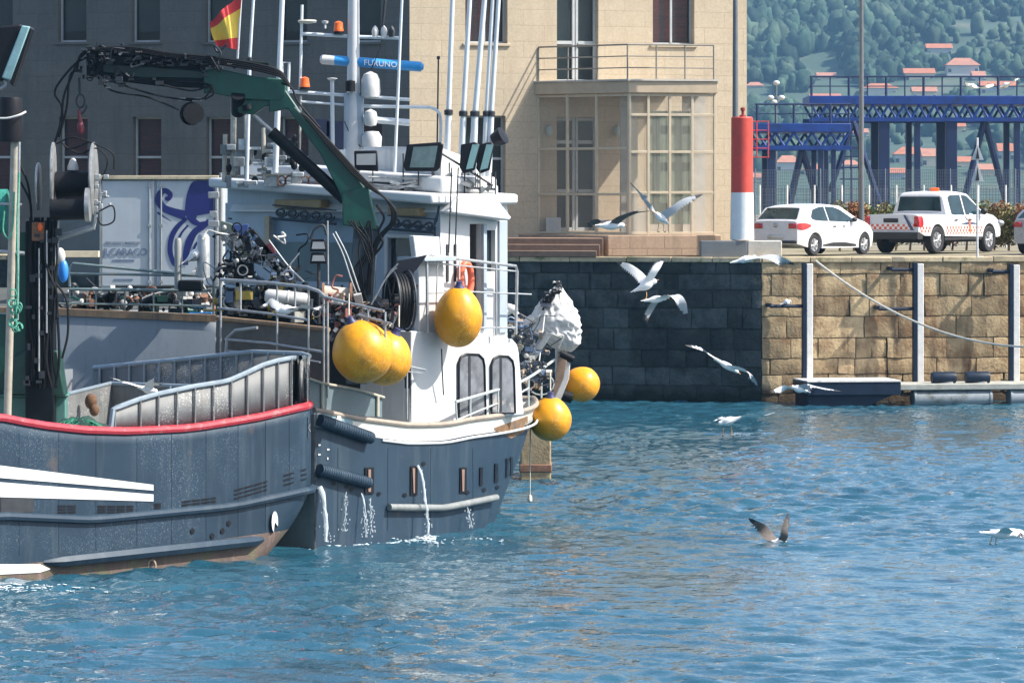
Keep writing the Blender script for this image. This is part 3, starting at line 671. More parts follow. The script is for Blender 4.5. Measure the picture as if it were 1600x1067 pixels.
mb = MB(); mb.cyl(R(1333, 190, 196), R(1297, 300, 196), .13, n=8); mb.cyl(R(1333, 190, 196), R(1375, 320, 196), .13, n=8); mb.build('a_frame', M['navyg'], r)
mb = MB()
for px in (1318, 1330, 1342): mb.cyl(R(px, 200, 197), R(px, 350, 197), .05, n=6)
for py in (200, 213, 231, 245, 262, 280): mb.cyl(R(1312, py, 197), R(1348, py, 197), .045, n=6)
mb.build('ladder_frame', M['navyg'], r)
# white floodlight mast beyond fence
p = R(1213, 300, 230); r = thing('floodlight_mast', 'small white cluster of lamps on a mast by the lower gantry', 'floodlight', V((p.x, 230, ZQ)))
mb = MB(); mb.cyl((p.x, 230, ZQ), R(1213, 128, 230), .06, n=6); mb.build('mast', M['galv2'], r)
mb = MB()
for a, b in ((1213, 130), (1204, 153), (1221, 153), (1210, 160)): mb.ell(R(a, b, 229.8), (.19, .15, .14))
mb.build('lamp_heads', M['whitec'], r)

# ================================================================ HILL, WOOD, VILLAGE, HAZE
def hill_z(x, y):
    t = max(0, (y - 1150) / 1400); base = 1.5 + 215 * t ** 1.05
    return base + 16 * noise.noise(V((x * .006, y * .006, 2))) * min(1, t * 5) + 5 * noise.noise(V((x * .02, y * .02, 4))) * min(1, t * 6)
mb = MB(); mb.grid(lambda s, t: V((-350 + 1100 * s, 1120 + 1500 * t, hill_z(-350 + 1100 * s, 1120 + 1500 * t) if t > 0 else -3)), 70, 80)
tag(mb.build('hill', mat('hillside', (.04, .07, .045), .95, 0, .3, .02, patch=(.09, .10, .065), pscale=.03, pth=(.55, .65)), sharp=90), kind='structure')  # bluish dark ground colour carries part of the distance haze
rn = random.Random(12)
ico = bmesh.new(); bmesh.ops.create_icosphere(ico, subdivisions=2, radius=1); iv = [v.co.copy() for v in ico.verts]; fi = [[v.index for v in f.verts] for f in ico.faces]; ico.free()
houses = [(1278, 103, 34, 12), (1292, 117, 32, 14), (1468, 73, 42, 18), (1505, 98, 55, 28), (1437, 112, 50, 20), (1530, 116, 22, 18), (1375, 135, 60, 18), (1445, 140, 40, 22), (1560, 132, 60, 20), (1180, 132, 30, 14), (1290, 150, 50, 14),
          (1172, 155, 28, 16), (1425, 237, 60, 28), (1460, 240, 40, 30), (1572, 232, 26, 30), (1232, 250, 40, 26), (1495, 195, 30, 20), (1345, 205, 26, 16), (1275, 262, 40, 20), (1540, 262, 44, 22), (1395, 268, 44, 20), (1330, 255, 30, 18), (1510, 250, 30, 20), (1590, 190, 30, 18), (1205, 205, 30, 18), (1190, 275, 36, 18)]
placed = []
for (px, py, wpx, hpx) in houses:
    best = None
    for y in np.arange(1170, 2500, 8):      # where the pixel ray meets the hill
        if (H + (HY - (py + hpx * .8)) / F * y) <= hill_z((px - 800) / F * y, y): best = y; break
    y = best or 1500; placed.append((px, py, wpx, hpx, y, (px - 800) / F * y))
rs = np.random.RandomState(12); IV = np.array([tuple(c) for c in iv]); FI = np.array(fi); shapes = []
for q in range(10):
    sh = []
    for c in iv: sh.append(1 + .55 * noise.noise(c * 1.7 + V((q * 7, 0, 0))) + .45 * noise.noise(c * 4.5 + V((0, q * 5, 0))))
    shapes.append(IV * np.array(sh)[:, None])
Vs = []; Fs = []; off = 0; nW = 0
while nW < 11000:
    y = 1225 + 900 * rs.rand() ** 1.15; x = rs.uniform(.048, .15) * y
    if any(abs(x - h[5]) < h[2] / F * h[4] * .5 + 4.5 and -42 < y - h[4] < 10 for h in placed): continue
    clear = noise.noise(V((x * .013, y * .007, 7)))
    if clear < -.18 and y < 1750 and rs.rand() < .9: continue
    if y < 1600 and rs.rand() < .35: continue
    z = hill_z(x, y); s_ = rs.uniform(1.0, 2.7) * (1.35 if clear > .25 else 1); tall = rs.uniform(.9, 1.9); a = rs.rand() * 6.28
    P = shapes[rs.randint(10)]; ca, sa = math.cos(a), math.sin(a)
    Q = np.stack([x + (P[:, 0] * ca - P[:, 1] * sa) * s_, y + (P[:, 0] * sa + P[:, 1] * ca) * s_, z + s_ * tall * .8 + P[:, 2] * s_ * tall], -1)
    Vs.append(Q); Fs.append(FI + off); off += len(Q); nW += 1
Vs = np.concatenate(Vs); Fs = np.concatenate(Fs)
me = bpy.data.meshes.new('woodland'); me.vertices.add(len(Vs)); me.vertices.foreach_set('co', (Vs - np.array([150, 1500, 0])).ravel()); me.loops.add(Fs.size); me.loops.foreach_set('vertex_index', Fs.ravel().astype(np.int32))
me.polygons.add(len(Fs)); me.polygons.foreach_set('loop_start', np.arange(0, Fs.size, 3, dtype=np.int32)); me.update(); me.validate(); me.polygons.foreach_set('use_smooth', [True] * len(me.polygons))
me.materials.append(mat('wood_foliage', (.020, .042, .030), .9, 0, .5, .35, col2=(.042, .075, .048), island=.65, bump=1, bscale=1.5, spec=.1, patch=(.07, .10, .065), pscale=.02, pth=(.5, .6)))  # crown colour darkened and blued to make up for thin haze
wo = bpy.data.objects.new('woodland', me); COL.objects.link(wo); wo.location = (150, 1500, 0); tag(wo, 'dense green wood covering the far hillside', 'woodland', kind='stuff')
roofm = [mat('terracotta_roof', (.34, .12, .055), .85, 0, .2, .6), mat('faded_red_roof', (.34, .15, .09), .85, 0, .2, .6)]
hwm = [mat('house_white', (.5, .48, .44), .8), mat('house_cream', (.62, .52, .36), .8), mat('house_grey', (.42, .42, .42), .8)]
side = ['with hipped red roof', 'with long red gable roof', 'with faded terracotta roof']; wc = ['white', 'cream', 'grey']
near_ = ['beyond the lamp post', 'above the hatchback', 'above the pickup cab', 'over the gantry handrail', 'by the gantry leg']
ordn = ['first', 'second', 'third', 'fourth', 'fifth', 'sixth', 'seventh', 'eighth', 'ninth', 'tenth', 'eleventh', 'twelfth', 'thirteenth', 'fourteenth', 'fifteenth', 'sixteenth', 'seventeenth', 'eighteenth', 'nineteenth', 'twentieth', 'twenty-first', 'twenty-second', 'twenty-third', 'twenty-fourth', 'twenty-fifth', 'twenty-sixth']
rank = {h: i for i, h in enumerate(sorted(range(len(placed)), key=lambda i: placed[i][1]))}
for i, (px, py, wpx, hpx, y, x) in enumerate(placed):
    s = F / y; W, HH = wpx / s, hpx / s; z = hill_z(x, y) - 1; zt = H + (HY - (py + hpx * .15)) / s; wallh = max(HH * .8, 4.5) + 1
    z = zt - wallh; D = max(7, W * .6)
    r = thing('far_house', wc[i % 3] + ' far house ' + side[i % 3] + ', ' + ordn[rank[i]] + ' from the top of the hillside', 'house', V((x, y, z)), 'houses on the far hillside')
    mb = MB(); mb.box((x, y + D / 2, z + wallh / 2 - 3), (W * .9, D, wallh + 6)); mb.build('wall', hwm[i % 3], r)
    o = .5; rh = HH * .42; mb = MB(); hw = W / 2; ins = hw * (.55 if i % 3 == 0 else .0)
    vs = [(x - hw, y - o, zt), (x + hw, y - o, zt), (x + hw, y + D + o, zt), (x - hw, y + D + o, zt), (x - hw + ins, y + D / 2, zt + rh), (x + hw - ins, y + D / 2, zt + rh)]
    mb.add(vs, [(0, 1, 5, 4), (1, 2, 5), (2, 3, 4, 5), (3, 0, 4), (0, 3, 2, 1)]); mb.build('roof', roofm[i % 2], r)
    nwin = max(2, int(W / 4.5))
    for k in range(nwin):
        mb = MB(); mb.box((x - W * .38 + W * .76 * k / (nwin - 1), y - .03, zt - 1.9), (1.1, .1, 1.3)); mb.build('window', M['glass'], r)
hz = MB(); hz.box((60, 1320, 124), (1700, 2900, 256)); hzo = hz.build('haze', bpy.data.materials.new('haze_air')); tag(hzo, kind='stuff')
m = hzo.data.materials[0]; m.use_nodes = True; nt = m.node_tree; nt.nodes.clear()
out = nt.nodes.new('ShaderNodeOutputMaterial'); pv = nt.nodes.new('ShaderNodeVolumePrincipled')
pv.inputs['Color'].default_value = (.32, .64, 1.0, 1); pv.inputs['Density'].default_value = .00014; pv.inputs['Anisotropy'].default_value = 0.0
nt.links.new(pv.outputs[0], out.inputs['Volume'])
# ================================================================ VEHICLES
M['carwhite'] = mat('car_white', (.60, .61, .63), .25, 0, .03, 2, spec=.6); M['tyre'] = mat('tyre_rubber', (.018, .018, .02), .8); M['hub'] = mat('wheel_alloy', (.42, .43, .45), .35, .7)
M['taill'] = mat('tail_light_red', (.42, .015, .02), .2, spec=.8); M['cglass'] = glass_mat('car_glass', (.012, .03, .035), .04, .45, .5, 2); M['trim'] = mat('black_trim', (.02, .02, .022), .55)
def interp(t, x): 
    xs = [a for a, b in t]; ys = [b for a, b in t]; return float(np.interp(x, xs, ys))
class Car:
    def __init__(s, L, W, top, belt, zb, taper, plan):
        s.L, s.W, s.top, s.belt, s.zb, s.taper, s.plan = L, W, top, belt, zb, taper, plan
    def hw(s, x, z):
        b = interp(s.belt, x); w0 = s.W / 2 * interp(s.plan, x)
        if z <= b: k = (z - .55) / max(.1, b - .35); return w0 * (1 - .045 * k * k)
        return w0 * .955 - (z - b) * s.taper
    def body(s, paint, parent, stations=60):
        mb = MB(); nz = 12; nr = 5; xs = [s.L * i / stations for i in range(stations + 1)]
        rows = []
        for x in xs:
            zt = interp(s.top, x); zb = interp(s.zb, x); pts = []
            for j in range(nz + 1): z = zb + (zt - .05 - zb) * j / nz; pts.append((x, s.hw(x, z), z))
            wt = s.hw(x, zt - .05)
            for j in range(1, nr + 1):
                a = j / nr; pts.append((x, wt * math.cos(a * math.pi / 2) ** .55 if j < nr else 0, zt - .05 + .05 * math.sin(a * math.pi / 2) ** .8))
            rows.append(pts)
        n = len(rows[0]); full = [[(p[0], -p[1], p[2]) for p in r] + [p for p in r[-2::-1]] for r in rows]; m = len(full[0])
        vs = [p for r in full for p in r]; fs = []
        for i in range(len(full) - 1):
            for j in range(m - 1): fs.append((i * m + j, (i + 1) * m + j, (i + 1) * m + j + 1, i * m + j + 1))
            fs.append((i * m + m - 1, (i + 1) * m + m - 1, (i + 1) * m, i * m))
        fs.append(tuple(range(m))); fs.append(tuple((len(full) - 1) * m + k for k in range(m - 1, -1, -1)))
        mb.add([s.T @ V(p) for p in vs], fs); return mb
def place(car, px, py, d, ang):
    p = R(px, py, d); a = rad(ang); h = V((math.sin(a), math.cos(a), 0)); l = V((-h.y, h.x, 0))
    car.T = Matrix(((h.x, l.x, 0, p.x), (h.y, l.y, 0, p.y), (0, 0, 1, ZQ + .01), (0, 0, 0, 1)))
    return V((p.x, p.y, ZQ)) + h * (car.L / 2)
def boolcut(ob, cutters):
    for c in cutters:
        md = ob.modifiers.new('cut', 'BOOLEAN'); md.operation = 'DIFFERENCE'; md.object = c; md.solver = 'EXACT'
    bpy.context.view_layer.update(); dg = bpy.context.evaluated_depsgraph_get()
    me = bpy.data.meshes.new_from_object(ob.evaluated_get(dg)); ob.modifiers.clear(); old = ob.data; ob.data = me
    for c in cutters: bpy.data.objects.remove(c)
    me.polygons.foreach_set('use_smooth', [True] * len(me.polygons)); me.set_sharp_from_angle(angle=rad(32))
def side_panel(car, poly, side, off=.008, nx=8, nz=4):
    """poly: list (x, zlow, zhigh) along x"""
    mb = MB()
    def fn(s, t):
        x = poly[0][0] + (poly[-1][0] - poly[0][0]) * s; z0 = interp([(a, b) for a, b, c in poly], x); z1 = interp([(a, c) for a, b, c in poly], x); z = z0 + (z1 - z0) * t
        return car.T @ V((x, side * (car.hw(x, z) + off), z))
    mb.grid(fn, nx * 2, nz); return mb
def wheel(car, x, side, rad_, parent, wd=.2, yo=0.0):
    y = side * (car.W / 2 - wd / 2 - .02 + yo); c = car.T @ V((x, y, rad_)); ax = (car.T.to_3x3() @ V((0, side, 0)))
    mb = MB(); mb.lathe(c - ax * wd / 2, ax, [(0, rad_ * .6), (0, rad_ * .92), (.03, rad_), (wd - .03, rad_), (wd, rad_ * .92), (wd - .01, rad_ * .66), (wd - .05, rad_ * .62)], 28); w_ = mb.build('wheel', M['tyre'], parent)
    mb = MB(); mb.lathe(c + ax * (wd / 2 - .05), ax, [(0, rad_ * .62), (.03, rad_ * .6), (.02, rad_ * .5)], 24); up = V((0, 0, 1)); fw = ax.cross(up)
    for k in range(7):
        a = 2 * math.pi * k / 7; dr = up * math.cos(a) + fw * math.sin(a); mb.tube([c + ax * (wd / 2 - .02), c + ax * (wd / 2 - .03) + dr * rad_ * .58], [.03, .025], 6)
    mb.lathe(c + ax * (wd / 2 - .04), ax, [(0, rad_ * .2), (.03, rad_ * .17), (.04, 0)], 12); mb.build('rim', M['hub'], w_)
    mb = MB(); mb.lathe(c + ax * (wd / 2 - .12), ax, [(0, 0), (0, rad_ * .6)], 20); mb.build('brake_shadow_disc', M['trim'], w_)
def arch(car, ob, specs):
    cut = []
    for x, r in specs:
        for sd_ in (-1, 1):
            mb = MB(); c = car.T @ V((x, sd_ * (car.W / 2 - .12), r[1])); ax = car.T.to_3x3() @ V((0, 1, 0)); mb.cyl(c - ax * .22, c + ax * .22, r[0], n=32); cut.append(mb.build('cutter', M['trim']))
    boolcut(ob, cut)
def patch_top(car, x0, x1, w0, w1, off=.01, nm='window', m=None, parent=None, n=6, inset=0):
    mb = MB()
    def fn(s, t):
        x = x0 + (x1 - x0) * s; zt = interp(car.top, x); w_ = (w0 + (w1 - w0) * s); y = w_ * (2 * t - 1); return car.T @ V((x - off * .6, y, zt + off - .012 * (2 * t - 1) ** 2))
    mb.grid(fn, n, 10); return mb.build(nm, m or M['cglass'], parent)

# ---- white hatchback
c = Car(4.05, 1.74, [(0, .98), (.06, 1.0), (.42, 1.36), (.9, 1.43), (1.6, 1.455), (2.3, 1.41), (3.05, .98 + .06), (3.6, .93), (3.95, .78), (4.05, .62)],
        [(0, .95), (1, .97), (3, .90), (4.05, .62)], [(0, .32), (.5, .2), (3.6, .2), (4.05, .3)], .42, [(0, .84), (.12, .93), (.5, 1), (3.2, 1), (3.8, .9), (4.05, .72)])
loc = place(c, 1212, 398, 117.3, 38)
car = thing('parked_car', 'white five door hatchback parked beside the beacon', 'car', loc)
b = c.body(M['carwhite'], car).build('body', M['carwhite'], car, sharp=32)
arch(c, b, [(.72, (.345, .31)), (3.28, (.345, .31))])
for x in (.72, 3.28):
    for sd_ in (-1, 1): wheel(c, x, sd_, .30, car)
for sd_ in (-1, 1):
    side_panel(c, [(.62, 1.02, 1.10), (.8, .99, 1.29), (1.15, .97, 1.36), (1.42, .965, 1.375)], sd_).build('window', M['cglass'], car)
    side_panel(c, [(1.48, .965, 1.375), (1.9, .95, 1.36), (2.2, .94, 1.29), (2.72, .93, 1.03), (2.84, .93, .95)], sd_).build('window', M['cglass'], car)
    side_panel(c, [(1.1, .26, .30), (1.6, .25, .36), (2.2, .24, .36), (2.8, .24, .30)], sd_).build('sill_trim', M['trim'], car)
    side_panel(c, [(.0, .74, .90), (.18, .72, .92), (.36, .76, .90), (.5, .82, .86)], sd_, .012).build('tail_light', M['taill'], car)
    side_panel(c, [(1.60, .80, .83), (1.78, .80, .83)], sd_, .02).build('door_handle', M['trim'], car)
    side_panel(c, [(2.10, .80, .83), (2.25, .80, .83)], sd_, .012).build('lettering', M['trim'], car)
    mb = MB(); q = c.T @ V((2.62, sd_ * .93, 1.0)); mb.ell(q, (.08, .1, .07)); mb.build('wing_mirror', M['trim'], car)
    for xa, za, zb2 in ((1.45, .35, .95), (2.6, .35, .93)):
        side_panel(c, [(xa, za, zb2), (xa + .012, za, zb2)], sd_, .002, 1, 4).build('door_gap', M['trim'], car)
patch_top(c, .09, .40, .66, .55, parent=car, nm='rear_window'); patch_top(c, 2.42, 2.98, .58, .70, parent=car, nm='windscreen')
def rear(c, par, yy, zz, nm, m, x=-.012, nn=6):
    mb = MB(); mb.grid(lambda s, t: c.T @ V((x, yy[0] + (yy[1] - yy[0]) * s, zz[0] + (zz[1] - zz[0]) * t)), 2, 2)
    o = mb.build(nm, m, par); md = o.modifiers.new('Solid', 'SOLIDIFY'); md.thickness = .02; md.offset = 0; return o
rear(c, car, (-.72, .72), (.34, .42), 'bumper_trim', M['trim']); rear(c, car, (-.26, .26), (.47, .58), 'number_plate', M['whitec'])
for sd_ in (-1, 1): rear(c, car, (sd_ * .45, sd_ * .71), (.76, .90), 'tail_light', M['taill'])
rear(c, car, (-.06, .06), (.80, .90), 'badge', M['hub'])

# ---- white pickup with orange chequers
def chequer_mat():
    m, nt, b = new_mat('orange_white_chequers'); ck = N(nt, 'ShaderNodeTexChecker', Scale=11.5); nt.links.new(mapped(nt, src='UV'), ck.inputs[0])
    ck.inputs[1].default_value = (.75, .75, .73, 1); ck.inputs[2].default_value = (.62, .085, .03, 1); nt.links.new(ck.outputs[0], b.inputs['Base Color']); b.inputs['Roughness'].default_value = .35; return m
M['cheq'] = chequer_mat()
def chq(mb, nm, par, wd, hg, n_u, n_v):
    o = mb.build(nm, M['cheq'], par); me = o.data; ul = me.uv_layers.new(name='UVMap')
    inv = (Matrix.Translation(-pw(par)) @ c.T).inverted()
    for p in me.polygons:
        for li in p.loop_indices:
            q = inv @ me.vertices[me.loops[li].vertex_index].co; ul.data[li].uv = ((q.x if wd == 'x' else q.y), q.z)
    return o
c = Car(5.3, 1.86, [(0, 1.14), (1.62, 1.15), (1.66, 1.72), (1.8, 1.79), (2.6, 1.82), (3.2, 1.76), (3.95, 1.20), (4.7, 1.12), (5.15, .98), (5.3, .72)],
        [(0, 1.1), (1.6, 1.11), (3.9, 1.10), (5.3, .75)], [(0, .62), (.3, .52), (4.8, .45), (5.3, .5)], .30, [(0, .94), (.1, .98), (.6, 1), (4.4, 1), (5.0, .9), (5.3, .75)])
loc = place(c, 1394, 398, 120.9, 35)
car = thing('pickup_truck', 'white double cab pickup with orange chequer bands behind the sign post', 'pickup', loc)
b = c.body(M['carwhite'], car, 80).build('body', M['carwhite'], car, sharp=32)
arch(c, b, [(1.05, (.44, .42)), (4.2, (.44, .42))])
for x in (1.05, 4.2):
    for sd_ in (-1, 1): wheel(c, x, sd_, .39, car, .25, .02)
for sd_ in (-1, 1):
    side_panel(c, [(1.95, 1.14, 1.62), (2.1, 1.12, 1.69), (2.72, 1.12, 1.70)], sd_).build('window', M['cglass'], car)
    side_panel(c, [(2.80, 1.12, 1.70), (3.1, 1.12, 1.68), (3.6, 1.13, 1.37), (3.82, 1.13, 1.19)], sd_).build('window', M['cglass'], car)
    chq(side_panel(c, [(.06, .60, .80), (.62, .60, .80)], sd_, .006, 6, 2), 'chequer_band', car, 'x', 1, 1, 1)
    chq(side_panel(c, [(1.52, .56, .80), (3.72, .56, .80)], sd_, .006, 6, 2), 'chequer_band', car, 'x', 1, 1, 1)
    side_panel(c, [(.0, .78, 1.08), (.16, .76, 1.08), (.22, .84, 1.0)], sd_, .012).build('tail_light', M['taill'], car)
    for x in (2.0, 2.85): side_panel(c, [(x + .05, .95, .99), (x + .22, .95, .99)], sd_, .03).build('door_handle', M['trim'], car)
    side_panel(c, [(1.5, .38, .46), (3.75, .38, .46)], sd_, -.02).build('side_step', M['trim'], car)
    for xa in (1.72, 2.76, 3.7): side_panel(c, [(xa, .5, 1.1), (xa + .014, .5, 1.1)], sd_, .002, 1, 4).build('door_gap', M['trim'], car)
    # emblem on the doors: dark swoosh with orange stroke
    side_panel(c, [(2.45, .84, .85), (2.8, .84, .90), (3.1, .84, .90), (3.5, .84, .85)], sd_, .01).build('door_emblem', mat('emblem_navy', (.03, .05, .12), .4), car)
    side_panel(c, [(2.92, .62, 1.0), (3.02, .62, 1.02)], sd_, .014).build('door_emblem', mat('emblem_orange', (.75, .12, .03), .4), car)
    side_panel(c, [(2.60, 1.10, 1.12), (2.9, .93, .97), (3.0, .9, .95)], sd_, .012).build('door_emblem', mat('emblem_grey', (.15, .17, .2), .4), car)
    mb = MB(); q = c.T @ V((3.62, sd_ * 1.05, 1.22)); mb.ell(q, (.1, .12, .11)); mb.build('wing_mirror', M['trim'], car)
    mb = MB(); q = c.T @ V((5.05, sd_ * .78, .86)); mb.ell(q, (.16, .1, .1)); mb.build('headlight', M['hub'], car)
# cab rear window on the vertical cab back
mb = MB(); mb.grid(lambda s, t: c.T @ V((1.60 + .03 * t, (2 * s - 1) * (.74 - .08 * t), 1.22 + .43 * t)), 4, 2); o = mb.build('rear_window', M['cglass'], car)
rear(c, car, (-.20, .28), (.90, 1.02), 'tailgate_handle', M['trim'])
mb = MB(); mb.grid(lambda s, t: c.T @ V((-.016, -.74 + 1.48 * s, .68 + .17 * t)), 2, 2); chq(mb, 'chequer_band', car, 'y', 1, 1, 1)
for y0, y1 in ((-.5, -.38), (-.32, -.2)):
    mb = MB(); mb.quad(c.T @ V((-.03, y0 - .25, .68)), c.T @ V((-.03, y1 - .25, .68)), c.T @ V((-.03, y1, 1.12)), c.T @ V((-.03, y0 + .06, 1.12))); o = mb.build('tailgate_emblem', mat('emblem_navy', (.03, .05, .12), .4), car); break
mb = MB()
for pr in ((-.9, .9),): mb.grid(lambda s, t: c.T @ V((-.10 - .04 * math.sin(s * math.pi), -.9 + 1.8 * s, .42 + .2 * t)), 6, 2)
mb.add([c.T @ V(p) for p in ((-.10, -.9, .42), (-.1, .9, .42), (.2, .9, .42), (.2, -.9, .42), (-.10, -.9, .62), (-.1, .9, .62), (.2, .9, .62), (.2, -.9, .62))], [(0, 1, 2, 3), (4, 5, 6, 7), (0, 3, 7, 4), (1, 2, 6, 5)])
mb.build('bumper', M['trim'], car, recalc=False)
mb = MB(); mb.box(c.T @ V((2.6, 0, .42)), (.8, 4.2, .22), Matrix.Rotation(-rad(35), 3, 'Z')); mb.build('chassis', M['trim'], car)
for sd_ in (-1, 1): rear(c, car, (sd_ * .74, sd_ * .9), (.78, 1.08), 'tail_light', M['taill'])
mb = MB(); mb.box(c.T @ V((2.5, 0, 1.86)), (.24, .5, .1)); mb.build('roof_beacon', M['orange'], car, bevel=.02)
# ---- dark car cut by the photo edge
c = Car(4.4, 1.78, [(0, 1.0), (.5, 1.3), (1.4, 1.45), (2.6, 1.42), (3.3, 1.0), (4.2, .85), (4.4, .6)], [(0, .95), (4.4, .8)], [(0, .3), (4.4, .3)], .4, [(0, .85), (.3, 1), (3.8, .95), (4.4, .75)])
loc = place(c, 1622, 398, 119.6, 31)
car = thing('parked_car', 'dark silver car cut off by the right edge of the photo', 'car', loc)
b = c.body(None, car).build('body', mat('car_silver', (.28, .29, .31), .25, .5, .05, 2), car, sharp=32); arch(c, b, [(.8, (.36, .33)), (3.5, (.36, .33))])
for x in (.8, 3.5):
    for sd_ in (-1, 1): wheel(c, x, sd_, .31, car)
for sd_ in (-1, 1): side_panel(c, [(.7, 1.0, 1.1), (1.2, 1.0, 1.37), (2.5, 1.0, 1.36), (3.1, .98, 1.03)], sd_).build('window', M['cglass'], car); rear(c, car, (sd_ * .5, sd_ * .76), (.78, .92), 'tail_light', M['taill'])
patch_top(c, .08, .48, .66, .58, parent=car, nm='rear_window')

# ---- refrigerated trailer with the octopus emblem
d = 96.5; s = F / d; X = lambda px: (px - 800) / s; Z = lambda py: H + (HY - py) / s
tr = thing('lorry_trailer', 'white box trailer with a navy octopus on its rear doors', 'trailer', V((X(245), d, 3.2)))
M['trw'] = mat('trailer_white', (.40, .44, .47), .4, 0, .08, 1.5, streak=(.45, .47, .48), sth=(.55, .85)); M['navyd'] = mat('octopus_navy', (.008, .013, .12), .4, 0, .1, 4)  # trailer white greyed so its colour carries the shade
mb = MB(); mb.box(((X(155) + X(343)) / 2, d + 5.0, (Z(279) + Z(448)) / 2), (X(343) - X(155), 9.9, Z(279) - Z(448))); mb.build('box', M['trw'], tr, bevel=.02)
for a, b_ in ((159, 241), (245, 335)):
    mb = MB(); mb.box(((X(a) + X(b_)) / 2, d + .02, (Z(283) + Z(446)) / 2), (X(b_) - X(a), .06, Z(283) - Z(446))); dr = mb.build('door', M['trw'], tr, bevel=.012)
    for px in ((234,) if a == 159 else (252,)):
        mb = MB(); mb.cyl((X(px), d - .03, Z(446)), (X(px), d - .03, Z(283)), .018, n=8)
        for py in (290, 352, 440): mb.box((X(px), d - .03, Z(py)), (.08, .05, .06))
        mb.build('locking_bar', M['steel'], dr)
for px in (156.5, 338.5): mb = MB(); mb.box((X(px), d, Z(364)), (.06, .1, Z(279) - Z(448))); mb.build('door_post', M['alu'], tr, bevel=.01)
mb = MB(); mb.box((X(248), d, Z(277.5)), (X(343) - X(155), .16, .09)); mb.build('top_rail', mat('rail_tan', (.5, .42, .28), .5, .3, .3, 6), tr, bevel=.01)
def navy_shape(pts, nm='octopus_emblem'): mb = MB(); mb.prism([(X(a), d - .018, Z(b)) for a, b in pts], (0, -.006, 0)); mb.build(nm, M['navyd'], tr, weld=False)
def navy_band(pts, ws):
    P = bez([(a, b, 0) for a, b in pts], 6); n = len(P); L, Rr = [], []
    for i, p in enumerate(P):
        t = (P[min(i + 1, n - 1)] - P[max(i - 1, 0)]).normalized(); nrm = V((-t.y, t.x, 0)); w_ = float(np.interp(i / (n - 1) * (len(ws) - 1), range(len(ws)), ws)) / 2
        L.append(p + nrm * w_); Rr.append(p - nrm * w_)
    mb = MB()
    for i in range(n - 1):
        a, b, c_, d_ = L[i], L[i + 1], Rr[i + 1], Rr[i]; mb.quad(*[V((X(q.x), d - .022, Z(q.y))) for q in (a, b, c_, d_)])
    o = mb.build('octopus_emblem', M['navyd'], tr, recalc=False)
navy_shape([(a.x, a.y) for a in bez([(332, 283, 0), (304, 283, 0), (294, 298, 0), (290, 318, 0), (290, 334, 0), (297, 347, 0), (308, 353, 0), (322, 350, 0)], 5)] + [(325, 345), (312, 347), (306, 342), (308, 337), (334, 332), (334, 283)])
navy_band([(290, 337), (270, 331), (256, 325), (248, 314), (250, 303), (258, 298), (266, 304), (263, 311), (258, 309)], [15, 12, 11, 11, 10, 8, 8, 7, 5])
navy_band([(292, 341), (277, 355), (268, 372), (266, 392), (271, 410), (278, 420)], [5, 8, 8, 8, 7, 3])
navy_band([(294, 352), (284, 364), (278, 378), (277, 385)], [3, 3, 3, 2])
navy_band([(326, 344), (320, 352), (305, 362), (296, 378), (291, 396), (290, 414)], [5, 9, 10, 12, 10, 8])
navy_band([(316, 372), (306, 382), (302, 394)], [3, 4, 3]); navy_band([(246, 332), (258, 340), (268, 346)], [3, 2, 1])
tx = mat('trailer_lettering', (.13, .17, .25), .5)
text_mesh('trailer_text', 'JLCARACO', tx, tr, (X(196), d - .02, Z(394)), (1, 0, 0), .225, spacing=.9)
text_mesh('trailer_text', 'PESCADOS Y MARISCOS', tx, tr, (X(192), d - .02, Z(379.5)), (1, 0, 0), .075)
mb = MB()
for k, wd in enumerate((34, 30)): mb.box((X(193), d - .015, Z(407 + k * 30)), (wd / s, .006, .035))
mb.build('small_print', tx, tr)
mb = MB(); mb.box((X(245), d + 4.8, 3.45), (1.0, 9, .28)); mb.build('chassis', M['trim'], tr)
for yy in (7.2, 8.4):
    for sx in (-1, 1): mb = MB(); mb.cyl((X(245) + sx * 1.2 - .14, d + yy, 3.68), (X(245) + sx * 1.2 + .14, d + yy, 3.68), .48, n=24); mb.build('wheel', M['tyre'], tr)
# ================================================================ BOAT IN FRONT (rounded stern, red gunwale)
M['hull'] = mat('blue_grey_hull_paint', (.014, .032, .054), .5, 0, .22, .9, streak=(.05, .075, .095), sth=(.5, .85), sscale=(4, 4, .3), patch=(.10, .07, .055), pscale=1.6, pth=(.63, .78), speck=(.08, .105, .125), spec=.3)
M['hull_c'] = mat('blue_grey_hull_paint_clean', (.018, .038, .062), .5, 0, .14, .9, streak=(.055, .08, .10), sth=(.5, .85), sscale=(4, 4, .3), patch=(.10, .07, .055), pscale=1.5, pth=(.64, .78), spec=.3)
M['anti'] = mat('antifouling', (.11, .075, .06), .85, 0, .3, 3, patch=(.10, .12, .05), pscale=2, pth=(.5, .65), streak=(.28, .2, .17), sth=(.55, .8), sscale=(6, 6, 1), bump=.5)
M['red'] = mat('red_gunwale_paint', (.42, .03, .045), .45, 0, .2, 6, patch=(.28, .16, .15), pscale=6, pth=(.56, .68))
M['panel'] = mat('worn_bulwark_plate', (.145, .15, .15), .6, 0, .2, 2.5, streak=(.10, .095, .09), sth=(.5, .8), sscale=(10, 10, .8), patch=(.16, .13, .10), pth=(.6, .75), speck=(.5, .5, .48))
M['paneld'] = mat('blue_grey_bulwark_plate', (.13, .15, .17), .6, 0, .15, 2.5, streak=(.09, .09, .09), sth=(.5, .8))
M['pipe'] = mat('pale_blue_grey_pipe', (.24, .29, .33), .4, .3, .12, 6, patch=(.2, .17, .15), pth=(.65, .75))
M['stripe'] = mat('white_hull_stripe', (.58, .59, .59), .4, 0, .08, 3, streak=(.55, .53, .5), sth=(.6, .9))
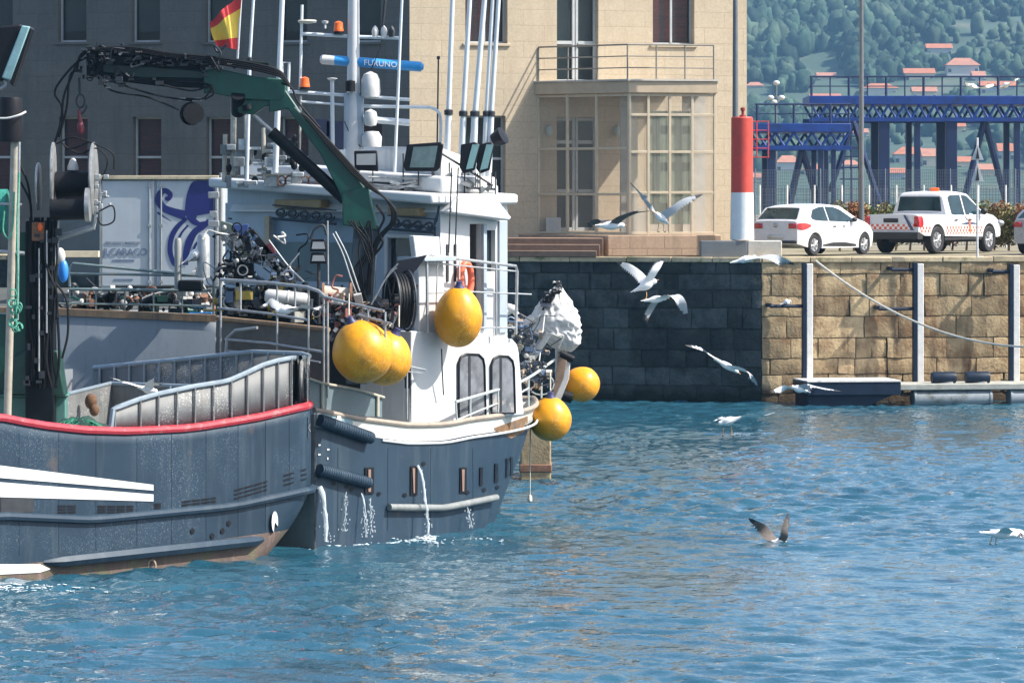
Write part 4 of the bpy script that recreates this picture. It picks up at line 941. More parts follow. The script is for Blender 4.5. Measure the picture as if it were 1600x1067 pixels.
M['teal'] = mat('teal_box_paint', (.075, .20, .175), .5, 0, .15, 3, patch=(.12, .14, .12), pth=(.6, .75))
F1 = Fr((430 - 800) / F * 66.4, 66.4, 50); B1 = 5.6
zg_pts = sorted([F1.uz(px, py) for px, py in ((0, 655), (60, 667), (130, 675), (200, 677), (300, 672), (400, 656), (470, 640))]) ; zg_pts = [(-16, 3.1)] + zg_pts + [(1.6, zg_pts[-1][1] + .05)]
def zg1(u): return interp(zg_pts, u)
def ue1(z): return 1.42 if z > 1.15 else 1.42 - 1.0 * ((1.15 - z) / 1.15) ** 1.6
def out1(z, n=14, rc=.95, inset=0.0):
    """plan outline at height z: list of (u, v) from near side aft, round the stern, to the far side"""
    e = ue1(z) - inset; a = rc; P = [(u, -inset) for u in np.linspace(-16, e - a, 40)]
    for k in range(1, n + 1): t = k / n * math.pi / 2; P.append((e - a + a * math.sin(t), -a + a * math.cos(t) - inset))
    for v in np.linspace(-a - .3, -B1 + a + .3, 12): P.append((e, v))
    for k in range(0, n + 1): t = k / n * math.pi / 2; P.append((e - a + a * math.cos(t), -B1 + a - a * math.sin(t) + inset))
    P += [(u, -B1 + inset) for u in np.linspace(e - a - .3, -16, 20)]
    return P
def hull_mesh(outf, zgf, zanti, zmin=-.5, nl=12, bands=()):
    """grid of plan outlines; returns MB with material slots 0 hull, 1 antifouling, 2.. bands (distance below gunwale)"""
    mb = MB(); base = outf(2.0); m = len(base); lev = []
    fr_ = [0, .5, 1]; fr_ += list(np.linspace(1, 2, nl)[1:])
    for f in fr_:
        row = []
        P2 = None
        for j in range(m):
            u, v = base[j]; za = zanti(u); zt = zgf(u, v); top2 = zt - sum(bands)
            z = zmin + (za - zmin) * f if f <= 1 else za + (top2 - za) * (f - 1)
            row.append(z)
        lev.append(row)
    for k in range(len(bands)): lev.append([zgf(*base[j]) - sum(bands[k + 1:]) for j in range(m)])
    idx = []
    for row in lev:
        r = []
        for j in range(m):
            u, v = outf(row[j])[j]; r.append(len(mb.v)); mb.v.append((u, v, row[j]))
        idx.append(r)
    for i in range(len(lev) - 1):
        mi = 1 if i < 2 else (0 if i < len(lev) - 1 - len(bands) else 2 + (i - (len(lev) - 1 - len(bands))))
        for j in range(m - 1): mb.f.append([idx[i][j], idx[i][j + 1], idx[i + 1][j + 1], idx[i + 1][j]]); mb.mi.append(mi)
    return mb, base
def to_world(mb, fr): mb.v = [tuple(fr.w(*p)) for p in mb.v]; return mb
boat1 = thing('fishing_boat', 'dark blue grey fishing boat with red gunwale and two white stripes in front', 'boat', F1.w(-5, -2.8, 0))
mb, base = hull_mesh(lambda z: out1(z), lambda u, v: zg1(u), lambda u: interp([(-16, .30), (-3.2, .24), (-.8, .34), (-.2, .36), (.5, .38), (1.4, .40)], u))
to_world(mb, F1); hl = mb.build('hull', [M['hull'], M['anti']], boat1, weld=False, sharp=50)
sol = hl.modifiers.new('Solid', 'SOLIDIFY'); sol.thickness = .08; sol.offset = -1 if True else 1
mb = MB(); P = out1(1.55, inset=.1); mb.prism([F1.w(u, v, 1.5) for u, v in P], (0, 0, .06)); mb.build('deck', M['greyp'], boat1, recalc=True)
def along(outp, zf, off, lo=None, hi=None, fr=F1):
    pts = []
    for i, (u, v) in enumerate(outp):
        a = outp[max(i - 1, 0)]; b = outp[min(i + 1, len(outp) - 1)]; t = V((b[0] - a[0], b[1] - a[1], 0)).normalized(); nr = V((-t.y, t.x, 0))
        pts.append(fr.w(u + nr.x * off, v + nr.y * off, zf(u)))
    return pts
o1 = out1(2.0)
mb = MB(); mb.tube(along(o1, lambda u: zg1(u) + .03, -.02), .065, 8); mb.build('gunwale_rail', M['red'], boat1)
# dark lower strake and stern fender bar
near = [p for p in o1 if p[1] > -1.2]
stz = sorted([F1.uz(a, b) for a, b in ((0, 806), (143, 812), (363, 791), (470, 768))]); stz = [(-16, stz[0][1])] + stz + [(1.5, stz[-1][1] + .02)]
mb = MB(); mb.tube(along(o1, lambda u: interp(stz, u), .02), .065, 8); mb.build('rubbing_strake', M['hull_c'], boat1)
ua, za = F1.uz(72, 878); ub, zb_ = F1.uz(405, 843)
mb = MB(); mb.tube([F1.w(ua - .05, -.02, za), F1.w(ua + .25, .08, za), F1.w((ua + ub) / 2, .08, (za + zb_) / 2 + .0), F1.w(ub - .2, .08, zb_), F1.w(ub + .1, -.02, zb_)], [.03, .085, .09, .085, .04], 6); mb.build('fender_bar', M['hull_c'], boat1)
def on1(px, py, off=.012): u, z = F1.uz(px, py); v = 0.0
def hullpt1(px, py, off=.012):
    # walk the near side and rounded corner for the point whose picture column is px
    u, z = F1.uz(px, py); e = ue1(z); a = .95
    best = None
    if u <= e - a: return F1.w(u, off, z)
    for k in range(200):
        t = k / 199 * math.pi / 2; uu = e - a + a * math.sin(t); vv = -a + a * math.cos(t); p = F1.w(uu + math.sin(t) * off, vv + math.cos(t) * off, z); x = 800 + F * p.x / p.y
        if best is None or abs(x - px) < best[0]: best = (abs(x - px), p)
    p = best[1]; return V((p.x, p.y, H + (HY - py) / F * p.y))
def band1(top, bot, nm, m, parent=boat1, n=14, thick=.012, hp=hullpt1):
    mb = MB(); ta = [interp(top, top[0][0] + (top[-1][0] - top[0][0]) * k / n) for k in range(n + 1)]
    xs = [top[0][0] + (top[-1][0] - top[0][0]) * k / n for k in range(n + 1)]
    mb.grid(lambda s, t: hp(top[0][0] + (top[-1][0] - top[0][0]) * s, interp(top, top[0][0] + (top[-1][0] - top[0][0]) * s) * (1 - t) + interp(bot, top[0][0] + (top[-1][0] - top[0][0]) * s) * t, thick), n, 2)
    return mb.build(nm, m, parent)
band1([(-150, 708), (239, 757)], [(-150, 734), (239, 766)], 'white_stripe', M['stripe']); band1([(-150, 741), (239, 772)], [(-150, 772), (239, 783)], 'white_stripe', M['stripe'])
band1([(-150, 880), (62, 881), (78, 888)], [(-150, 905), (62, 894), (78, 889)], 'white_stripe', M['stripe'])
for x0, x1, y, hh in ((90, 118, 795, 14), (152, 208, 795, 13), (240, 251, 791, 12), (284, 337, 789, 15), (366, 417, 773, 19), (443, 479, 751, 22)):
    sl = -.12 if x0 > 260 else 0; sl = -.28 if x0 > 350 else sl
    for k in range(3):
        yy = y - hh / 2 + hh * (k + .2) / 3; xx = x0
        while xx < x1 - 3:
            xe = min(xx + 13, x1); band1([(xx, yy + sl * (xx - x0)), (xe, yy + sl * (xe - x0))], [(xx, yy + 2.6 + sl * (xx - x0)), (xe, yy + 2.6 + sl * (xe - x0))], 'scupper_slot', M['blackpl'], n=2); xx += 15
def spot(px, py, rx, ry, nm, m, hp=hullpt1, parent=boat1, off=.015):
    mb = MB(); c_ = hp(px, py, off); q = [hp(px + rx * math.cos(a), py + ry * math.sin(a), off) for a in np.linspace(0, 2 * math.pi, 17)[:-1]]
    mb.add([c_] + q, [(0, i + 1, (i + 1) % 16 + 1) for i in range(16)]); return mb.build(nm, m, parent)
spot(426, 815, 5, 17, 'white_oval_mark', M['stripe'], off=.05); spot(482, 668, 3.2, 17, 'white_oval_mark', M['stripe'])
for a, b in ((300, 829), (331, 837), (347, 829), (357, 817)): spot(a, b, 3.2, 4.5, 'drain_hole', M['blackpl'])
mb = MB(); c_ = hullpt1(235, 884, .03); mb.tube([c_ + V((.06 * math.cos(a), 0, .1 * math.sin(a))) for a in np.linspace(0, 6.28, 14)[:-1]], .018, 6, closed=True); mb.build('mooring_ring', mat('ring_tan', (.4, .28, .2), .6), boat1)
band1([(0, 777), (52, 778)], [(0, 801), (52, 800)], 'hull_recess', M['steel_dark'])
for px in (30, 92, 150, 214, 268, 322, 372, 415, 452):
    mb = MB(); pts = [hullpt1(px, py, .002) for py in np.linspace(interp([(0, 668), (200, 686), (480, 650)], px), interp([(0, 868), (60, 868), (400, 838), (460, 800)], px), 14)]; mb.tube(pts, .004, 4); mb.build('weld_seam', M['hull'], boat1)
# ---- bulwark plates with pipe rail round the stern
cols = [181, 221, 249, 278, 306, 335, 363, 388, 413, 436, 457, 478]
topr = [(181, 639), (221, 624), (249, 616), (306, 604), (351, 597), (363, 594), (388, 583), (413, 571), (436, 564), (457, 560), (480, 558)]
def z_on(px, py, p): return H + (HY - py) / F * p.y
railp = []; platetop = []
def near_xy(px):
    p = hullpt1(px, 640, -.05); return p
for k, px in enumerate(range(181, 481, 6)):
    p = near_xy(px); railp.append(V((p.x, p.y, H + (HY - interp(topr, px)) / F * p.y)))
mb = MB(); mb.tube([railp[0] - V((.05, .03, .42))] + railp, .045, 8); mb.build('bulwark_rail', M['pipe'], boat1)
mb = MB()
def inv_u(p): return F1.loc(p)[0]
n = len(railp); vs = []; fs = []
for p in railp: vs += [V((p.x, p.y, zg1(inv_u(p)) + .05)), V((p.x, p.y, p.z - .03))]
fs = [(2 * i, 2 * i + 2, 2 * i + 3, 2 * i + 1) for i in range(n - 1)]
mb.add(vs, fs); pl_ = mb.build('bulwark_plate', M['panel'], boat1); sm = pl_.modifiers.new('Solid', 'SOLIDIFY'); sm.thickness = .02
for px in cols:
    p = near_xy(px); q = F1.n * .03; mb = MB(); zt = H + (HY - interp(topr, px)) / F * p.y; mb.cyl(p + q - V((0, 0, p.z - zg1(inv_u(p)) - .04)), V((p.x, p.y, zt)) + q, .017, n=8); mb.build('bulwark_stay', M['panel'], boat1)
# stern (transom) bulwark seen from inside
e = ue1(2.5) - .03; tv = []
for px, py in ((484, 557), (472, 553), (394, 550), (274, 563), (97, 567), (20, 570)):
    p = F1.pu(px, py, e); tv.append((F1.loc(p)[1], p.z))
tv = [(a, b) for a, b in tv if a > -B1 + .1] + [(-B1 + .05, tv[-1][1])]
mb = MB(); vs = []; fs = []
for a, b in tv: vs += [F1.w(e, a, 1.55), F1.w(e, a, b)]
mb.add(vs, [(2 * i, 2 * i + 2, 2 * i + 3, 2 * i + 1) for i in range(len(tv) - 1)]); o = mb.build('stern_bulwark_plate', M['panel'], boat1); sm = o.modifiers.new('Solid', 'SOLIDIFY'); sm.thickness = .02
mb = MB(); mb.tube([F1.w(e, a, b) for a, b in tv], .045, 8); mb.build('stern_rail', M['pipe'], boat1)
for k in range(14):
    a = tv[0][0] + (tv[-1][0] - tv[0][0]) * (k + .5) / 14; zt = interp(sorted(tv), a); mb = MB(); mb.cyl(F1.w(e - .04, a, 1.55), F1.w(e - .04, a, zt), .022, n=6); mb.build('bulwark_stay', M['pipe'], boat1)
mb = MB(); vs = [F1.w(-16, -B1 + .05, 1.5), F1.w(e - .5, -B1 + .05, 1.5), F1.w(e - .5, -B1 + .05, tv[-1][1]), F1.w(-16, -B1 + .05, tv[-1][1])]; mb.add(vs, [(0, 1, 2, 3)]); o = mb.build('far_bulwark_plate', M['paneld'], boat1); o.modifiers.new('Solid', 'SOLIDIFY').thickness = .03
# inner bulkheads on the deck
A, Bq, Cq = R(173, 599, 69.3), R(367, 606, 67.9), R(100, 617, 67.0)
for p, q, m_ in ((Cq, A, M['panel']), (A, Bq, M['panel'])):
    mb = MB(); mb.prism([V((p.x, p.y, 1.55)), V((q.x, q.y, 1.55)), q, p], V((.03, .04, 0))); mb.build('deck_bulkhead', m_, boat1)
    mb = MB(); mb.tube([p, q], .035, 8); mb.build('bulkhead_rail', M['pipe'], boat1)
    for t in (.0, .5, 1): a = p.lerp(q, t); mb = MB(); mb.cyl((a.x - .03, a.y - .05, 1.55), (a.x - .03, a.y - .05, a.z), .025, n=6); mb.build('bulkhead_post', M['pipe'], boat1)
# teal hatch box + green net heap
p = R(36, 620, 66.3); fx = Fr(p.x, p.y, 4)
mb = MB(); mb.fbox(fx, -1.4, .68, -1.1, 0, 1.55, p.z); tb = mb.build('hatch_box', M['teal'], boat1, bevel=.02)
mb = MB(); mb.fbox(fx, -1.45, .72, -1.15, .04, p.z, p.z + .035); mb.build('lid', M['teal'], tb, bevel=.01)
mb = MB(); mb.fbox(fx, .32, .335, 0, .012, 1.75, p.z - .02); mb.build('seam', M['steel_dark'], tb)
nrn = random.Random(2)
def heap(name, label, cat, c_, rr, m, seed, strands=60, col2=None, group=None):
    rn = random.Random(seed); r = thing(name, label, cat, V((c_[0], c_[1], c_[2])), group)
    mb = MB()
    def fn(s, t):
        a = 2 * math.pi * s; e_ = math.pi / 2 * t; q = V((math.cos(a) * math.cos(e_), math.sin(a) * math.cos(e_), math.sin(e_)))
        k = 1 + .3 * noise.noise(q * 2.2 + V((seed, 0, 0))) + .12 * noise.noise(q * 7)
        return V((c_[0] + q.x * rr[0] * k, c_[1] + q.y * rr[1] * k, c_[2] + q.z * rr[2] * k))
    mb.grid(fn, 36, 12); mb.build('net_bulk', m, r)
    mb = MB()
    for _ in range(strands):
        a0 = rn.uniform(0, 6.28); pts = []
        for k in range(7): e_ = .1 + k * .22; a = a0 + k * rn.uniform(-.2, .35); kk = 1.04; pts.append((c_[0] + math.cos(a) * math.cos(e_) * rr[0] * kk, c_[1] + math.sin(a) * math.cos(e_) * rr[1] * kk, c_[2] + math.sin(e_) * rr[2] * kk))
        mb.tube(pts, .012, 4, caps=False)
    mb.build('strands', col2 or m, r); return r
M['netd'] = mat('dark_green_net', (.02, .06, .045), .9, 0, .5, 14, bump=1, bscale=60)
p = R(122, 672, 64.6); heap('fishing_net', 'dark green fishing net heaped inside the red gunwale', 'net', (p.x, p.y, 1.6), (.62, .5, .66), M['netd'], 3, 80, M['grope'] if 0 else mat('net_strand_green', (.02, .16, .10), .8))
# small brown floats hung on the bulkhead
p = R(142, 627, 67.6); mb = MB(); mb.ell(p, (.10, .10, .13)); mb.ell(p + V((.06, -.05, -.14)), (.08, .08, .1)); tag(mb.build('rope_bundle', mat('brown_rope', (.12, .06, .03), .9, 0, .4, 20)), 'small brown rope bundle hanging on the deck bulkhead', 'rope bundle')

# ================================================================ CRANE AND GEAR ON THE FRONT BOAT (left edge)
D1 = 66.0; s1 = F / D1
def P1_(px, py, dd=0): return R(px, py, D1 + dd)
def hoses(mb, lines, r=.02, n=6, k=6):
    for pts in lines: mb.tube(bez(pts, k), r, n)
cr = thing('deck_crane', 'black and dark green crane column with hoses at the left edge', 'crane', V((P1_(55, 600).x, D1, 1.55)))
M['cblack'] = mat('oily_black_paint', (.004, .006, .008), .5, 0, .5, 5, patch=(.008, .025, .02), pth=(.55, .7), streak=(.02, .014, .01), sth=(.6, .8), spec=.2)
mb = MB(); x0, x1 = P1_(42, 0).x, P1_(86, 0).x
mb.box(((x0 + x1) / 2, D1, (P1_(0, 345).z + 1.55) / 2), (x1 - x0, .45, P1_(0, 345).z - 1.55)); mb.build('column', M['cblack'], cr, bevel=.03)
mb = MB(); mb.prism([P1_(4, 615, -.1), P1_(18, 560, -.1), P1_(46, 545, -.1), P1_(90, 548, -.1), P1_(100, 618, -.1)], (0, .6, 0)); mb.build('foot', mat('foot_green', (.012, .05, .04), .45, 0, .4, 5), cr, bevel=.02)
mb = MB(); mb.box(P1_(32, 470, .15), (.22, .3, 2.2)); mb.build('side_cheek', M['green'], cr, bevel=.02)
mb = MB()
rnh = random.Random(9)
for k in range(11):
    x = 48 + k * 4; hoses(mb, [[P1_(x + rnh.uniform(-4, 4), 340, -.3), P1_(x + rnh.uniform(-6, 6), 400, -.32), P1_(x + rnh.uniform(-5, 5), 480, -.3), P1_(x + rnh.uniform(-5, 5), 560, -.3), P1_(x + rnh.uniform(-2, 10), 606, -.28)]], rnh.uniform(.015, .03))
mb.build('hoses', M['black'], cr)
mb = MB(); hoses(mb, [[P1_(72, 345, -.35), P1_(70, 400, -.36), P1_(78, 430, -.36), P1_(86, 448, -.36), P1_(90, 470, -.34), P1_(88, 500, -.34)], [P1_(86, 440, -.3), P1_(104, 470, -.3), P1_(106, 520, -.3), P1_(97, 560, -.3)], [P1_(28, 250, -.2), P1_(44, 290, -.2), P1_(50, 350, -.2)], [P1_(30, 280, -.2), P1_(48, 320, -.2), P1_(46, 370, -.2)]], .02)
mb.build('hoses', M['black'], cr)
for px, y0, y1 in ((61, 388, 580), (73, 360, 520)): mb = MB(); mb.cyl(P1_(px, y0, -.36), P1_(px, y1, -.36), .014, n=6); mb.build('control_pipe', M['steel'], cr)
mb = MB(); mb.box(P1_(62, 362, -.28), (.24, .15, .3)); mb.build('valve_block', M['rust'], cr, bevel=.02); mb = MB(); mb.ell(P1_(63, 355, -.38), (.045, .045, .07)); mb.build('amber_cap', M['orange'], cr)
mb = MB()
for k in range(26):
    mb = MB(); a, b = rnh.uniform(40, 92), rnh.uniform(330, 600); mb.box(P1_(a, b, -.33), (rnh.uniform(.04, .12), .08, rnh.uniform(.04, .12))); mb.build('fitting', M['steel_dark'], cr)
# net hauler: black drums between aluminium flanges
nh = thing('net_hauler', 'net hauler with two black drums between worn aluminium flanges', 'net hauler', V((P1_(115, 340).x, D1, 2.9)))
def flange(px, py, ry, rx, wd=.055):
    c_ = P1_(px, py); mb = MB(); R_ = ry / s1; th_ = -math.asin(min(.9, rx / ry)) - math.atan((px - 800) / F); ax = V((math.cos(th_), math.sin(th_), 0))
    mb.lathe(c_ - ax * wd / 2, ax, [(0, R_ * .15), (0, R_ * .93), (wd * .3, R_), (wd * .7, R_), (wd, R_ * .93), (wd, R_ * .15)], 28); return mb
for px, py, ry, rx in ((83, 282, 60, 3.5), (146, 280, 58, 6), (60, 292, 38, 3.5)): flange(px, py, ry, rx).build('flange', M['alu'], nh)
mb = MB(); mb.cyl(P1_(88, 290), P1_(143, 288), .22, .21, 24); mb.build('drum', M['black'], nh); mb = MB(); mb.cyl(P1_(79, 328, -.5), P1_(134, 327, -.5), .165, n=24); mb.build('drum', M['black'], nh)
mb = MB(); mb.cyl(P1_(134, 320, -.5), P1_(141, 320, -.5), .27, n=24); mb.build('flange', M['alu'], nh)
mb = MB(); mb.lathe(P1_(114, 266), (0, 0, 1), [(0, .09), (.05, .09), (.16, .05), (.19, .02)], 12); mb.build('guide_cap', M['whitec'], nh)
mb = MB(); mb.tube(bez([P1_(86, 345), P1_(84, 400), P1_(72, 440)], 4), .07, 8); mb.tube([P1_(148, 335), P1_(146, 355), P1_(90, 372)], .05, 8); mb.build('support_arm', M['steel'], nh)
mb = MB(); hoses(mb, [[P1_(88, 225, -.1), P1_(115, 215, -.1), P1_(150, 226, -.1), P1_(176, 240, -.1), P1_(178, 265, -.1)], [P1_(100, 228, -.1), P1_(125, 240, -.1), P1_(150, 232, -.1), P1_(168, 250, -.1), P1_(160, 280, -.1)], [P1_(155, 330, -.2), P1_(176, 322, -.2), P1_(178, 345, -.2), P1_(160, 352, -.2), P1_(152, 340, -.2)], [P1_(95, 222, -.1), P1_(110, 232, -.1), P1_(140, 222, -.1)]], .014); mb.build('hoses', M['black'], nh)
mb = MB()
for k in range(14): mb.box(P1_(rnh.uniform(150, 172), rnh.uniform(270, 330), -.1), (rnh.uniform(.04, .1), .1, rnh.uniform(.03, .1)))
mb.build('hydraulic_motor', M['steel'], nh, bevel=.01)
# mast pole with floodlight, lamp, green ropes
mp_ = thing('light_pole', 'beige grey pole at the left edge carrying a big floodlight', 'pole', V((P1_(20, 520).x, D1 - .6, 1.6)))
mb = MB(); mb.cyl(V((P1_(17, 520).x, D1 - .6, 1.6)), P1_(23, 222, -.6), .062, n=12); mb.build('pole', mat('pole_beige', (.36, .33, .27), .5, 0, .2, 6, patch=(.2, .12, .08), pth=(.6, .7)), mp_)
mb = MB(); mb.cyl(P1_(30, 222, -.7), P1_(27, 500, -.7), .022, n=8); mb.cyl(P1_(-10, 392, -.6), P1_(38, 396, -.6), .03, n=8); mb.cyl(P1_(-10, 318, -.6), P1_(34, 320, -.6), .02, n=8); mb.build('side_pipe', M['steel'], mp_)
mb = MB(); mb.lathe(P1_(16, 222, -.6), (0, 0, 1), [(0, .0), (0, .19), (.06, .2), (.62, .19), (.7, .17), (.71, 0)], 20); mb.build('lamp_canister', M['blackpl'], mp_)
mb = MB(); mb.tube(bez([P1_(-14, 184, -.8), P1_(10, 185, -.85), P1_(30, 180, -.82), P1_(40, 175, -.7)], 5), .018, 6); mb.build('cable', M['whitec'], mp_)
fl = thing('floodlight', 'big black floodlight with pale edge at the upper left corner', 'floodlight', P1_(15, 130, -.4))
mb = MB(); mb.prism([P1_(-30, 45, -.4), P1_(34, 38, -.4), P1_(4, 128, -.4), P1_(-34, 120, -.4)], (0, .35, 0)); mb.build('housing', M['blackpl'], fl, bevel=.03)
mb = MB(); mb.prism([P1_(34, 40, -.44), P1_(47, 42, -.44), P1_(16, 126, -.44), P1_(2, 122, -.44)], (0, .42, 0)); mb.build('lens_rim', mat('pale_blue_lens', (.22, .38, .40), .15, 0, .2, 6), fl, bevel=.02)
mb = MB(); mb.prism([P1_(47.5, 42, -.4), P1_(50, 46, -.4), P1_(20, 135, -.4), P1_(15, 130, -.4)], (0, .38, 0)); mb.build('front_frame', M['blackpl'], fl, bevel=.01)
mb = MB(); mb.tube(bez([P1_(0, 140, -.3), P1_(10, 130, -.3), P1_(-4, 115, -.3)], 5), .03, 8); mb.build('bracket', M['steel'], fl)
mb = MB(); hoses(mb, [[P1_(7, 330, -.75), P1_(5, 360, -.75), P1_(14, 372, -.75), P1_(20, 350, -.75), P1_(22, 300, -.75)], [P1_(30, 270, -.78), P1_(27, 350, -.78), P1_(28, 440, -.78), P1_(26, 500, -.78)]], .018, 6)
for k in range(16): a = rnh.uniform(0, 6.28); q = P1_(24 + rnh.uniform(-7, 8), 490 + rnh.uniform(-36, 26), -.85); mb.tube([q + V((.05 * math.cos(t + a), .03 * math.sin(t), .06 * math.sin(t + a))) for t in np.linspace(0, 5.5, 9)], .013, 5)
tag(mb.build('green_rope', M['grope']), 'pale green rope knotted around the pole at the left edge', 'rope')
gw = thing('net_drum', 'teal green winch drum standing behind the pole at the left edge', 'winch', V((P1_(5, 400).x, D1 + .6, 1.6)))
mb = MB(); mb.box(V((P1_(-8, 400).x, D1 + .7, 2.7)), (.7, .5, 2.3)); mb.build('frame', M['green'], gw, bevel=.03); mb = MB(); mb.cyl(P1_(-40, 330, .3), P1_(12, 330, .3), .35, n=20); mb.build('drum', mat('teal_net', (.02, .22, .17), .8, 0, .4, 12, bump=1), gw)
mb = MB(); mb.box(P1_(36, 440, .5), (.2, .2, 1.5)); mb.build('grey_post', M['greyp'], gw, bevel=.02)
# bright blue float with white cap
p = P1_(97, 412, 1.5); r = thing('float', 'bright blue float with a white cap beside the crane column', 'float', p - V((0, 0, .3)))
mb = MB(); mb.ell(p - V((-.02, 0, .12)), (.085, .085, .19)); mb.build('blue_body', mat('bright_blue_plastic', (.03, .22, .68), .4, 0, .12, 8), r)
mb = MB(); mb.ell(p + V((-.03, 0, .12)), (.085, .085, .14)); mb.tube(bez([p + V((-.06, 0, .2)), p + V((-.14, 0, .36)), p + V((-.13, 0, .42))], 4), .03, 8); mb.build('white_cap', M['whitec'], r)

# ================================================================ THIRD BOAT (grey side and rails behind)
F3 = Fr(R(85, 497, 77.5).x, 77.5, -6)
boat3 = thing('trawler', 'pale blue grey boat side with brown rail lying behind the front boat', 'boat', F3.w(1, -2, 0))
e3 = F3.uz(338, 497)[0]; g3 = lambda u: interp([(-9, F3.uz(85, 489)[1] + .1), (0, F3.uz(85, 489)[1]), (e3, F3.uz(337, 500)[1])], u)
mb = MB(); mb.grid(lambda s, t: F3.w(-9 + (9 + e3) * s, .10 * math.sin(t * math.pi) * 2.4 - (.6 * max(0, t - .6)), g3(-9 + (9 + e3) * s) * (1 - t) + -.4 * t), 30, 14)
mb.quad(F3.w(e3, 0, g3(e3)), F3.w(e3, -4, g3(e3)), F3.w(e3, -4, -.4), F3.w(e3, -.2, -.4)); mb.build('hull', mat('pale_blue_grey_paint', (.20, .23, .26), .45, 0, .1, 1.2, streak=(.12, .15, .18), sth=(.55, .85), patch=(.27, .30, .33), pth=(.6, .75)), boat3, recalc=False)
mb = MB(); mb.grid(lambda s, t: F3.w(-9 + (9 + e3) * s, .05 - .3 * t, g3(-9 + (9 + e3) * s) + .09), 20, 1); mb.grid(lambda s, t: F3.w(-9 + (9 + e3) * s, .05, g3(-9 + (9 + e3) * s) - .04 + .13 * t), 20, 1); mb.build('wooden_rail', M['wood'], boat3, recalc=False)
mb = MB(); mb.prism([F3.w(-9, -.3, 2.9), F3.w(e3, -.3, 2.9), F3.w(e3, -4, 2.9), F3.w(-9, -4, 2.9)], (0, 0, .06)); mb.build('deck', M['greyp'], boat3)
def r3(pts, v=-.15): return [F3.pv(a, b, v) for a, b in pts]
M['railg'] = mat('green_grey_rail_paint', (.16, .22, .22), .5, .2, .2, 6, patch=(.25, .2, .16), pth=(.6, .7))
mb = MB()
for pts, rr_ in (([(109, 448), (108, 420), (114, 412), (240, 424), (310, 431), (330, 433), (334, 440), (334, 478)], .028), ([(92, 427), (310, 431)], .024), ([(108, 452), (330, 454)], .03), ([(92, 474), (330, 478)], .02), ([(60, 484), (335, 492)], .02)): mb.tube(r3(pts), rr_, 8)
for px in (109, 150, 195, 240, 285, 333): mb.cyl(r3([(px, 452)])[0], r3([(px, 494)])[0], .018, n=6)
mb.build('guard_rail', M['railg'], boat3)
mb = MB(); mb.box(F3.w(1.4, -1.6, 3.3), (2.2, .8, .5)); mb.build('hatch', M['greyp'], boat3, bevel=.03)
mb = MB(); rb = random.Random(21)
for k in range(26): q = F3.w(rb.uniform(-.2, e3 - .2), rb.uniform(-1.0, -.35), 3.1); mb.box(q + V((0, 0, .2)), (rb.uniform(.08, .4), .2, rb.uniform(.15, .5)), Matrix.Rotation(rb.uniform(-.5, .5), 3, 'Y'))
mb.build('deck_gear', M['cblack'], boat3, bevel=.01)
clutter(None, 'deck_fittings', [(130, 470, 25, 9, 77.9), (190, 472, 30, 8, 77.9), (250, 472, 30, 8, 77.9), (300, 474, 24, 8, 77.9)], 130, .13, boat3, [M['cblack'], M['green'], M['steel_dark'], M['rust'], M['greyp'], M['whitec']], 77, 6)
for px, w_, y0, y1, m_ in ((278, 11, 372, 452, 'greyp'), (318, 20, 366, 434, 'steel')):
    mb = MB(); a = R(px, y1, 77); b = R(px, y0, 77); mb.tube([a, b - V((0, 0, .06)), b], [w_ / 2 / 84, w_ / 2 / 84, w_ / 3 / 84], 12); mb.build('bollard_post', M[m_], boat3)
mb = MB(); mb.cyl(r3([(345, 560)])[0], R(345, 270, 77.3), .035, n=8); mb.build('gallows_post', M['greyp'], boat3); mb = MB()
for yy, wd in ((335, .14), (350, .2), (305, .2)): mb.box(R(334, yy, 77.2), (wd, .15, .12))
mb.build('gallows_fittings', M['steel'], boat3, bevel=.01)
mb = MB(); mb.box(R(115, 397, 82), (1.0, .3, .12)); mb.build('davit_bar', mat('tan_foam', (.55, .47, .33), .8), boat3); 
mb = MB(); mb.box(R(118, 380, 84), (1.0, .3, 1.3)); mb.build('wheelhouse_panel', mat('dark_navy_panel', (.03, .05, .065), .6), boat3)
mb = MB(); mb.box(R(298, 446, 76.8), (.45, .3, .2)); mb.build('winch', M['cblack'], boat3, bevel=.03)
# blue crate / yellow bits on its deck
mb = MB(); mb.box(F3.w(e3 - .35, -.3, g3(e3) + .06), (.42, .3, .14)); tag(mb.build('fish_crate', mat('blue_crate_plastic', (.03, .2, .5), .5), bevel=.01), 'bright blue fish crate on the brown rail behind', 'crate')
# ================================================================ SECOND BOAT (white wheelhouse)
F2 = Fr((640 - 800) / F * 69.6, 69.6, 50); HB = 3.2
zs = sorted([F2.uz(a, b) for a, b in ((490, 641), (560, 655), (640, 665), (700, 664), (750, 656))]); 
BOWZ = H + (HY - 622) / F * 77.0
zs = [(-2.4, zs[0][1])] + zs + [(5.5, zs[-1][1] + .03), (7.3, BOWZ)]
def zg2(u): return interp(zs, u)
def ub2(z): return 5.75 + 1.3 * max(0, z + .3) / 2.25
def out2(z, inset=0.0, n=44):
    b = ub2(z); P = []; us = [-2.35 + (b + 2.35) * (1 - (1 - k / n) ** 1.6) for k in range(n + 1)]
    def hb(u): 
        t = max(0, (u - (-.2)) / (b + .2)); k = HB * (1 - t ** 2.3); low = max(0, (1.2 - z)) * .12 * HB * .5 * max(0, t) ; return max(0, k - inset - low)
    near_ = [(u, hb(u) - HB) for u in us]; far_ = [(u, -hb(u) - HB) for u in reversed(us[:-1])]
    return near_ + far_
boat2 = thing('fishing_boat', 'fishing boat with blue grey hull and white wheelhouse, bow pointing right', 'boat', F2.w(2, -HB, 0))
